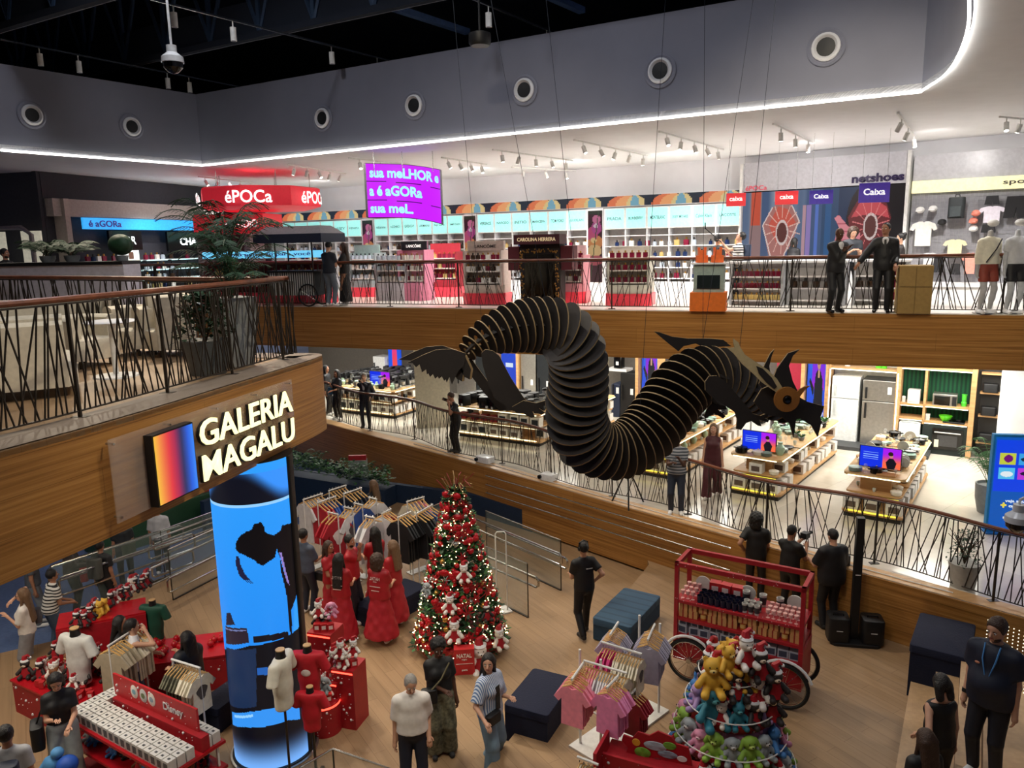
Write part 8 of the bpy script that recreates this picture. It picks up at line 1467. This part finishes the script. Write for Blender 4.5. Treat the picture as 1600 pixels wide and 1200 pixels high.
for j in range(ny):
    for i in range(nx):
        if 2 <= j <= 3 and 1 <= i <= 15 and False: continue
        x = .07+(L1_-.14)*i/(nx-1); y = .07+(W1_-.14)*j/(ny-1)
        if abs(y-W1_*.62) < .09 and x > .25: continue
        p = dirpt(c, x, y, an); spawn('whitebox', 'small_box', (p[0], p[1], ZL+.762), an, 'small white printed box, %s row, %s end of the table' % (RW[j], 'left' if i < 6 else 'centre, away from either' if i < 12 else 'right'), 'box', 'white boxes row %d part %d' % (j, i//6))
for i in range(34):
    x = random.uniform(.1, L1_-.1); y = random.uniform(.08, W1_-.1); p = dirpt(c, x, y, an); k = random.choice(('p_redhat', 'p_grey', 'p_blue', 'p_brown')); toy(k, (p[0], p[1], ZL+.402), an+random.uniform(-.5, .5), '%s on the shelf under the white boxes' % ('left' if x < .8 else 'middle' if x < 1.5 else 'right'), .6)
p0 = dirpt(c, .35, W1_*.62, an); r_ = thing('red_sign_board', 'long red sign board with round pictures standing among the white boxes', 'sign', (p0[0], p0[1], ZL+.762), an+.03); LB = L1_-.35
b = MB(); b.box(LB/2, 0, 0, LB, .12, .2, 'red'); b.build('foot_box', r_); b = MB(); b.box(LB/2-.1, .03, .2, LB-.1, .03, .32, 'sign_red'); b.build('board', r_)
for i, x in enumerate((.42, .62, .8)): b = MB(); b.X = XF(x, .012, .38, 0, PI/2); b.lathe([(.1, 0), (.09, .006), (0, .007)], '#e8e0d8' if i != 1 else '#c8c8c8', 18, sx=.8); b.lathe([(.05, .006), (0, .009)], ('#80b0c0', '#6a7a50', '#90a8b8')[i], 12); b.build('round_picture', r_)
b = MB(); b.text('Disney', .14, 'white_paint', XF(LB-.62, .012, .36), .01, width=.4); b.build('lettering', r_)
b = MB()
for i in range(50): b.sph((random.uniform(0, LB-.1), .012 if i % 2 else -.061, random.uniform(.22, .5) if i % 2 else random.uniform(.03, .18)), .007 if i % 5 else .02, 'white_paint', 6, 3)
o2 = b.build('white_dots', r_); o2['kind'] = 'stuff'
# blue caps pile at the bottom left
o = at(96, 1188, .35); r_ = thing('blue_toy_stack', 'bright blue cap and pale blue soft toy on a low stand at the bottom left', 'toys', (o.x, o.y, ZL)); b = MB(); b.cyl((0, 0, 0), (0, 0, .5), .03, 'black_metal'); b.cyl((0, 0, 0), (0, 0, .02), .2, 'black_metal', seg=16); b.build('stand', r_)
b = MB(); blob(b, [ell((.1, -.05, .62), (.13, .13, .12)), ell((.1, -.18, .58), (.09, .09, .02), k=.02)], .016, '#1c50b0'); b.build('cap', r_); b = MB(); blob(b, [ell((-.1, 0, .6), (.12, .11, .13)), ell((-.04, .0, .76), (.08, .08, .07), k=.02), cap((-.18, 0, .66), (-.24, -.04, .56), .04, .04, k=.02)], .016, '#5090c8'); b.build('soft_toy', r_)
# low glass guard along the bottom edge
gA, gB = at(468, 1200, ZL+.9), at(520, 1170, ZL+.9); gC = at(640, 1212, ZL+.9)
guard(gA, gB, ZL+.9, .9, 'low glass guard at the bottom edge, left of the white shirted man', (), n=1); guard(gB, gC, ZL+.9, .9, 'low glass guard running right from the corner near the bottom edge', (), n=1)
# ------------------------------------------------------------ people, ground floor
def backtext(root, J):
    b = MB(); c_ = J['TR']((0, -.155, 1.33)); b.X = XF(c_[0], c_[1], c_[2], PI); b.text('NATAL', .06, '#e8d8d4', XF(0, 0, 0), .012, width=.2); b.box(0, 0, -.16, .22, .004, .012, '#e8d8d4'); b.box(0, 0, -.24, .16, .004, .012, '#e8d8d4'); b.text('galeria', .025, '#e8d8d4', XF(0, 0, -.06), .003); b.build('shirt_lettering', root)
def frontdot(root, J): pass
person('woman in red T-shirt and long red tulle skirt with straight black hair to the waist', foot(536, 1003, ZL, .1), 15, 1.66, 'skin_light', 'long', top='red', kind='dress', bottom='#a81828', flare=.3, skirt_z=.1, hl='front', hr='front', fem=True, res=.018, extras=backtext)
person('woman with curly brown hair, lettered red T-shirt and long red skirt', foot(596, 1008, ZL, .1), 20, 1.7, 'skin_light', 'curly', 'hair_brown', top='red', kind='dress', bottom='#a81828', flare=.34, skirt_z=.16, hl='front', hr='front', fem=True, res=.018, heavy=1.1, extras=backtext)
person('woman in glasses and red T-shirt at the left of the red group', foot(520, 975, ZL, .1), 120, 1.62, 'skin_mid', 'wavy', 'hair_brown', top='red', kind='dress', bottom='#a81828', flare=.28, hl='front', hr='front', fem=True, glasses=True, res=.02)
person('man in red T-shirt and dark trousers touching his chin inside the red group', foot(553, 975, ZL, .1), 100, 1.74, 'skin_mid', 'short', top='red', bottom='#1c1c28', hr=(.04, .2, 1.5), hl='hip', res=.02, yaw=15, beard='hair_black')
person('woman in red with long straight black hair at the back of the red group', foot(590, 955, ZL, .1), 320, 1.7, 'skin_light', 'long', top='red', kind='dress', bottom='#a81828', flare=.26, hl='front', hr='front', fem=True, res=.02)
person('woman with long light brown hair and red skirt, right end of the red group', foot(618, 982, ZL, .1), 300, 1.7, 'skin_light', 'wavy', 'hair_light', top='red', kind='dress', bottom='#a81828', flare=.3, skirt_z=.16, hl='down', hr='front', fem=True, res=.02)
person('man in a grey shirt and dark trousers partly hidden by the LED column', foot(481, 962, ZL, .1), 30, 1.74, 'skin_mid', 'short', top='#4c5668', sleeve='half', bottom='#1c2434', hl='down', hr='front', res=.02, extras=bagpart('hand_bag', (.26, .12, .72), (.24, .12, .16), 'black'))
person('person in black beyond the short white clothes rails', foot(590, 850, ZL, -.2), 300, 1.66, 'skin_mid', 'wavy', 'hair_light', top='#141418', res=.026)
def phones(root, J):
    b = MB(); b.tube([J['HR']((-.09, 0, .17)), J['HR']((-.075, 0, .28)), J['HR']((0, 0, .315)), J['HR']((.075, 0, .28)), J['HR']((.09, 0, .17))], .014, 'black', 6)
    for s in (-1, 1): h = J['HR']((s*.085, 0, .165)); b.sph(tuple(h), .04, 'black', 8, 6, (.5, 1, 1))
    b.build('headphones', root); b = MB(); c_ = J['TR']((.04, -.15, 1.3)); b.X = XF(c_[0], c_[1], c_[2], PI); b.box(0, 0, 0, .12, .004, .014, '#d8d8d8'); b.build('shirt_mark', root)
person('man in black T-shirt with headphones walking away near the teal bench', foot(914, 998, ZL, .1), 340, 1.8, 'skin_light', 'short', top='#101013', bottom='#121216', hl='front', hr='hip', walk=.8, res=.017, shoe='#202020', lean=4, extras=phones)
person('dark-skinned woman in black T-shirt and camouflage trousers before the tree', foot(690, 1183, ZL, .1), 165, 1.74, 'skin_dark', 'afro', top='#121215', kind='wide', bottom='camo', hl='down', hr=(-.02, .26, 1.12), fem=True, res=.016, pitch=14, hem=1.0, shoe='#28282a', extras=bagpart('crossbody_bag', (.17, .16, .92), (.22, .12, .2), 'black', [(-.13, .12, 1.44), (0, .18, 1.25), (.17, .18, 1.08)], '#6c6448'))
person('grey haired man in a white shirt with rolled sleeves, hand in pocket', foot(648, 1250, ZL, .1), 172, 1.74, 'skin_light', 'buzz', 'hair_grey', top='#e4e0da', sleeve='half', bottom='#1a2030', hl='pocket', hr='down', heavy=1.12, res=.016, pitch=24, yaw=-8, loose=.022, hem=.96)
def jeansbag(root, J):
    b = MB(); b.rbox(.16, .2, .9, .26, .1, .14, 'black', r=.04); b.build('waist_bag', root); b = MB(); b.plate([J['TR']((-.03, .155, 1.36)), J['TR']((.05, .16, 1.36)), J['TR']((.06, .17, 1.02)), J['TR']((-.02, .17, 1.02))], (0, .01, 0), 'black'); b.build('black_vest', root)
person('woman in a blue striped shirt and wide jeans with long black hair, mid-stride', foot(768, 1206, ZL, .05), 130, 1.7, 'skin_light', 'long', top='stripe_blue', sleeve='half', kind='wide', bottom='denim', hl='phone', hr=(.38, .25, 1.05), fem=True, res=.016, yaw=55, hem=.88, loose=.035, walk=.5, extras=jeansbag)
person('woman in glasses and white blouse holding papers at the far lower left', foot(48, 1062, ZO, .1), 250, 1.68, 'skin_light', 'long', 'hair_light', top='#e2dcd4', sleeve='half', kind='wide', bottom='#8c8c90', hl='chest', hr='face', fem=True, glasses=True, res=.018, extras=bagpart('shoulder_bag', (.26, -.02, .95), (.16, .34, .28), '#4c4c54', [(.12, 0, 1.45), (.26, 0, 1.2)]))
person('person in a striped T-shirt and jeans behind the woman with glasses', foot(78, 1030, ZO, .2), 40, 1.66, 'skin_mid', 'short', top='stripe_bw', bottom='jeans', hl='front', hr='front', res=.02, lean=14)
person('person in grey trousers at the far left cut by the lounge balcony', foot(52, 985, ZO, .2), 60, 1.72, 'skin_mid', 'short', top='#565a60', bottom='#787c80', res=.024)
person('person in a dark brown jacket behind the glass at the left', foot(112, 965, ZO, .2), 70, 1.74, 'skin_mid', 'short', top='#3a3230', sleeve='long', bottom='#26282c', hl='front', hr='front', res=.024, heavy=1.1, extras=bagpart('red_bag', (.1, .25, .75), (.25, .15, .3), '#9c2830'))
person('person in black with a grey backpack behind the left glass guard', foot(162, 972, ZO, .2), 10, 1.68, 'skin_mid', 'short', top='#16161a', bottom='#1c1c22', res=.022, extras=bagpart('backpack', (0, -.22, 1.02), (.3, .18, .42), '#4a4c48'))
person('person in dark clothes with an olive bag farther behind the left glass', foot(190, 925, ZO, .3), 330, 1.66, 'skin_mid', 'short', top='#1c2024', bottom='#202428', res=.026, extras=bagpart('shopping_bag', (.1, -.22, .85), (.3, .16, .3), '#34402c'))
person('person in a pale grey shirt near the far green display', foot(247, 905, ZO, .3), 350, 1.7, 'skin_mid', 'short', top='#b4b4b8', sleeve='half', bottom='#282c34', res=.026)
b = MB(); o = at(225, 850, ZO); b.rbox(0, 0, 0, 3.2, 1.0, .9, '#1c4428', r=.1); b.rbox(.3, 0, .9, 2.4, .7, .06, 'red', r=.05); one('green_display_table', b, 'dark green and red display table in the distance behind the left handrails', 'table', loc=(o.x, o.y+.6, ZO), rz=.9)
b = MB(); o = at(300, 800, ZO); b.box(0, 0, 0, 6, .2, 2.6, '#8c1830'); one('wine_red_wall_panel', b, 'wine red display wall in the distance under the lounge balcony', 'panel', loc=(-9.5, 22.3, ZO), rz=.75)
def badge(root, J):
    b = MB(); b.tube([J['TR'](p) for p in ((-.07, .09, 1.5), (-.06, .16, 1.36), (0, .19, 1.12), (.06, .16, 1.36), (.07, .09, 1.5))], .008, '#5090d0', 5); b.build('lanyard', root); b = MB(); p = J['TR']((0, .2, 1.02)); b.box(p[0], p[1], p[2], .08, .01, .11, '#d84050'); b.box(p[0], p[1]+.006, p[2]+.02, .06, .004, .06, 'white_paint'); b.build('badge', root)
    b = MB(); p = J['TR']((.1, .165, 1.3)); b.sph(tuple(p), .02, '#d89070', 8, 4, (1.2, .3, .7)); b.build('shirt_mark', root); w = J['arms'][1][1]-J['arms'][1][2]*.03; b = MB(); b.cyl(tuple(w-J['arms'][1][2]*.02), tuple(w+J['arms'][1][2]*.02), .036, 'black'); b.build('watch', root)
person('bearded man in a navy T-shirt with a lanyard and badge at the right edge', (4.98, 7.34, 1.05), 232, 1.82, 'skin_light', 'short', 'hair_brown', top='#141c30', bottom='#101420', hl='down', hr='down', heavy=1.18, res=.016, pitch=12, yaw=10, beard='hair_brown', hem=.84, extras=badge, loose=.03)
person('woman in a black sleeveless top with shoulder-length hair seen from behind', (4.74, 7.8, .26), 355, 1.68, 'skin_light', 'bob', 'hair_black', top='#0e0e10', sleeve='none', kind='wide', bottom='#1a1a1e', hl='hip', hr='down', fem=True, res=.016, neckline=.05, pitch=20)
person('woman with long brown hair at the very bottom, in front of the sleeveless woman', (4.28, 7.25, 0), 350, 1.66, 'skin_light', 'wavy', 'hair_brown', top='#141416', sleeve='half', bottom='#1a1a1e', res=.018, fem=True, pitch=10)
person('dark haired person whose head top shows at the bottom edge', (3.68, 6.9, 0), 0, 1.3, 'skin_mid', 'short', 'hair_black', top='#202024', res=.022)
person('young woman in black T-shirt with a large black bag reading her phone', foot(110, 1225, ZL, .0), 150, 1.66, 'skin_light', 'bob', 'hair_black', top='#121216', kind='wide', bottom='#98a0a2', hl='front', hr='phone', fem=True, res=.017, pitch=28, hem=1.02, extras=multi(bagpart('tote_bag', (.3, -.02, .72), (.16, .34, .34), 'black', [(.13, 0, 1.46), (.3, 0, 1.05)]), held('phone', 1, (.07, .015, .13), 'black_gloss')))
person('woman in a white vest leaning close to her friend behind the red sign board', foot(212, 1128, ZL, .1), 60, 1.62, 'skin_light', 'pony', 'hair_black', top='#dcdce0', sleeve='none', bottom='#2c3c58', hl='front', hr='face', fem=True, res=.018, lean=8)
person('woman with long black hair hidden mostly by the red sign board', foot(192, 1118, ZL, .1), 80, 1.6, 'skin_mid', 'long', 'hair_black', top='#18181c', bottom='#18181c', fem=True, res=.02, lean=10)
person('woman in a loose black top choosing shirts left of the LED column', foot(305, 1150, ZL, .05), 300, 1.64, 'skin_light', 'long', 'hair_black', top='#0f1118', sleeve='half', bottom='#14161e', hl='front', hr='chest', fem=True, res=.017, heavy=1.12, loose=.045, hem=.8)
person('man in a light grey T-shirt with a dark backpack at the bottom left corner', foot(30, 1345, ZL, .1), 340, 1.7, 'skin_mid', 'short', 'hair_black', top='#a8aab0', bottom='#202430', res=.018, extras=bagpart('backpack', (0, -.24, .98), (.3, .18, .42), '#1c2438', [(-.12, -.12, 1.47), (-.12, .14, 1.42), (-.14, .14, 1.1)]))
# ------------------------------------------------------------ remove the prototypes
for r_ in PR.values():
    for ch in list(r_.children_recursive): bpy.data.objects.remove(ch)
    bpy.data.objects.remove(r_)
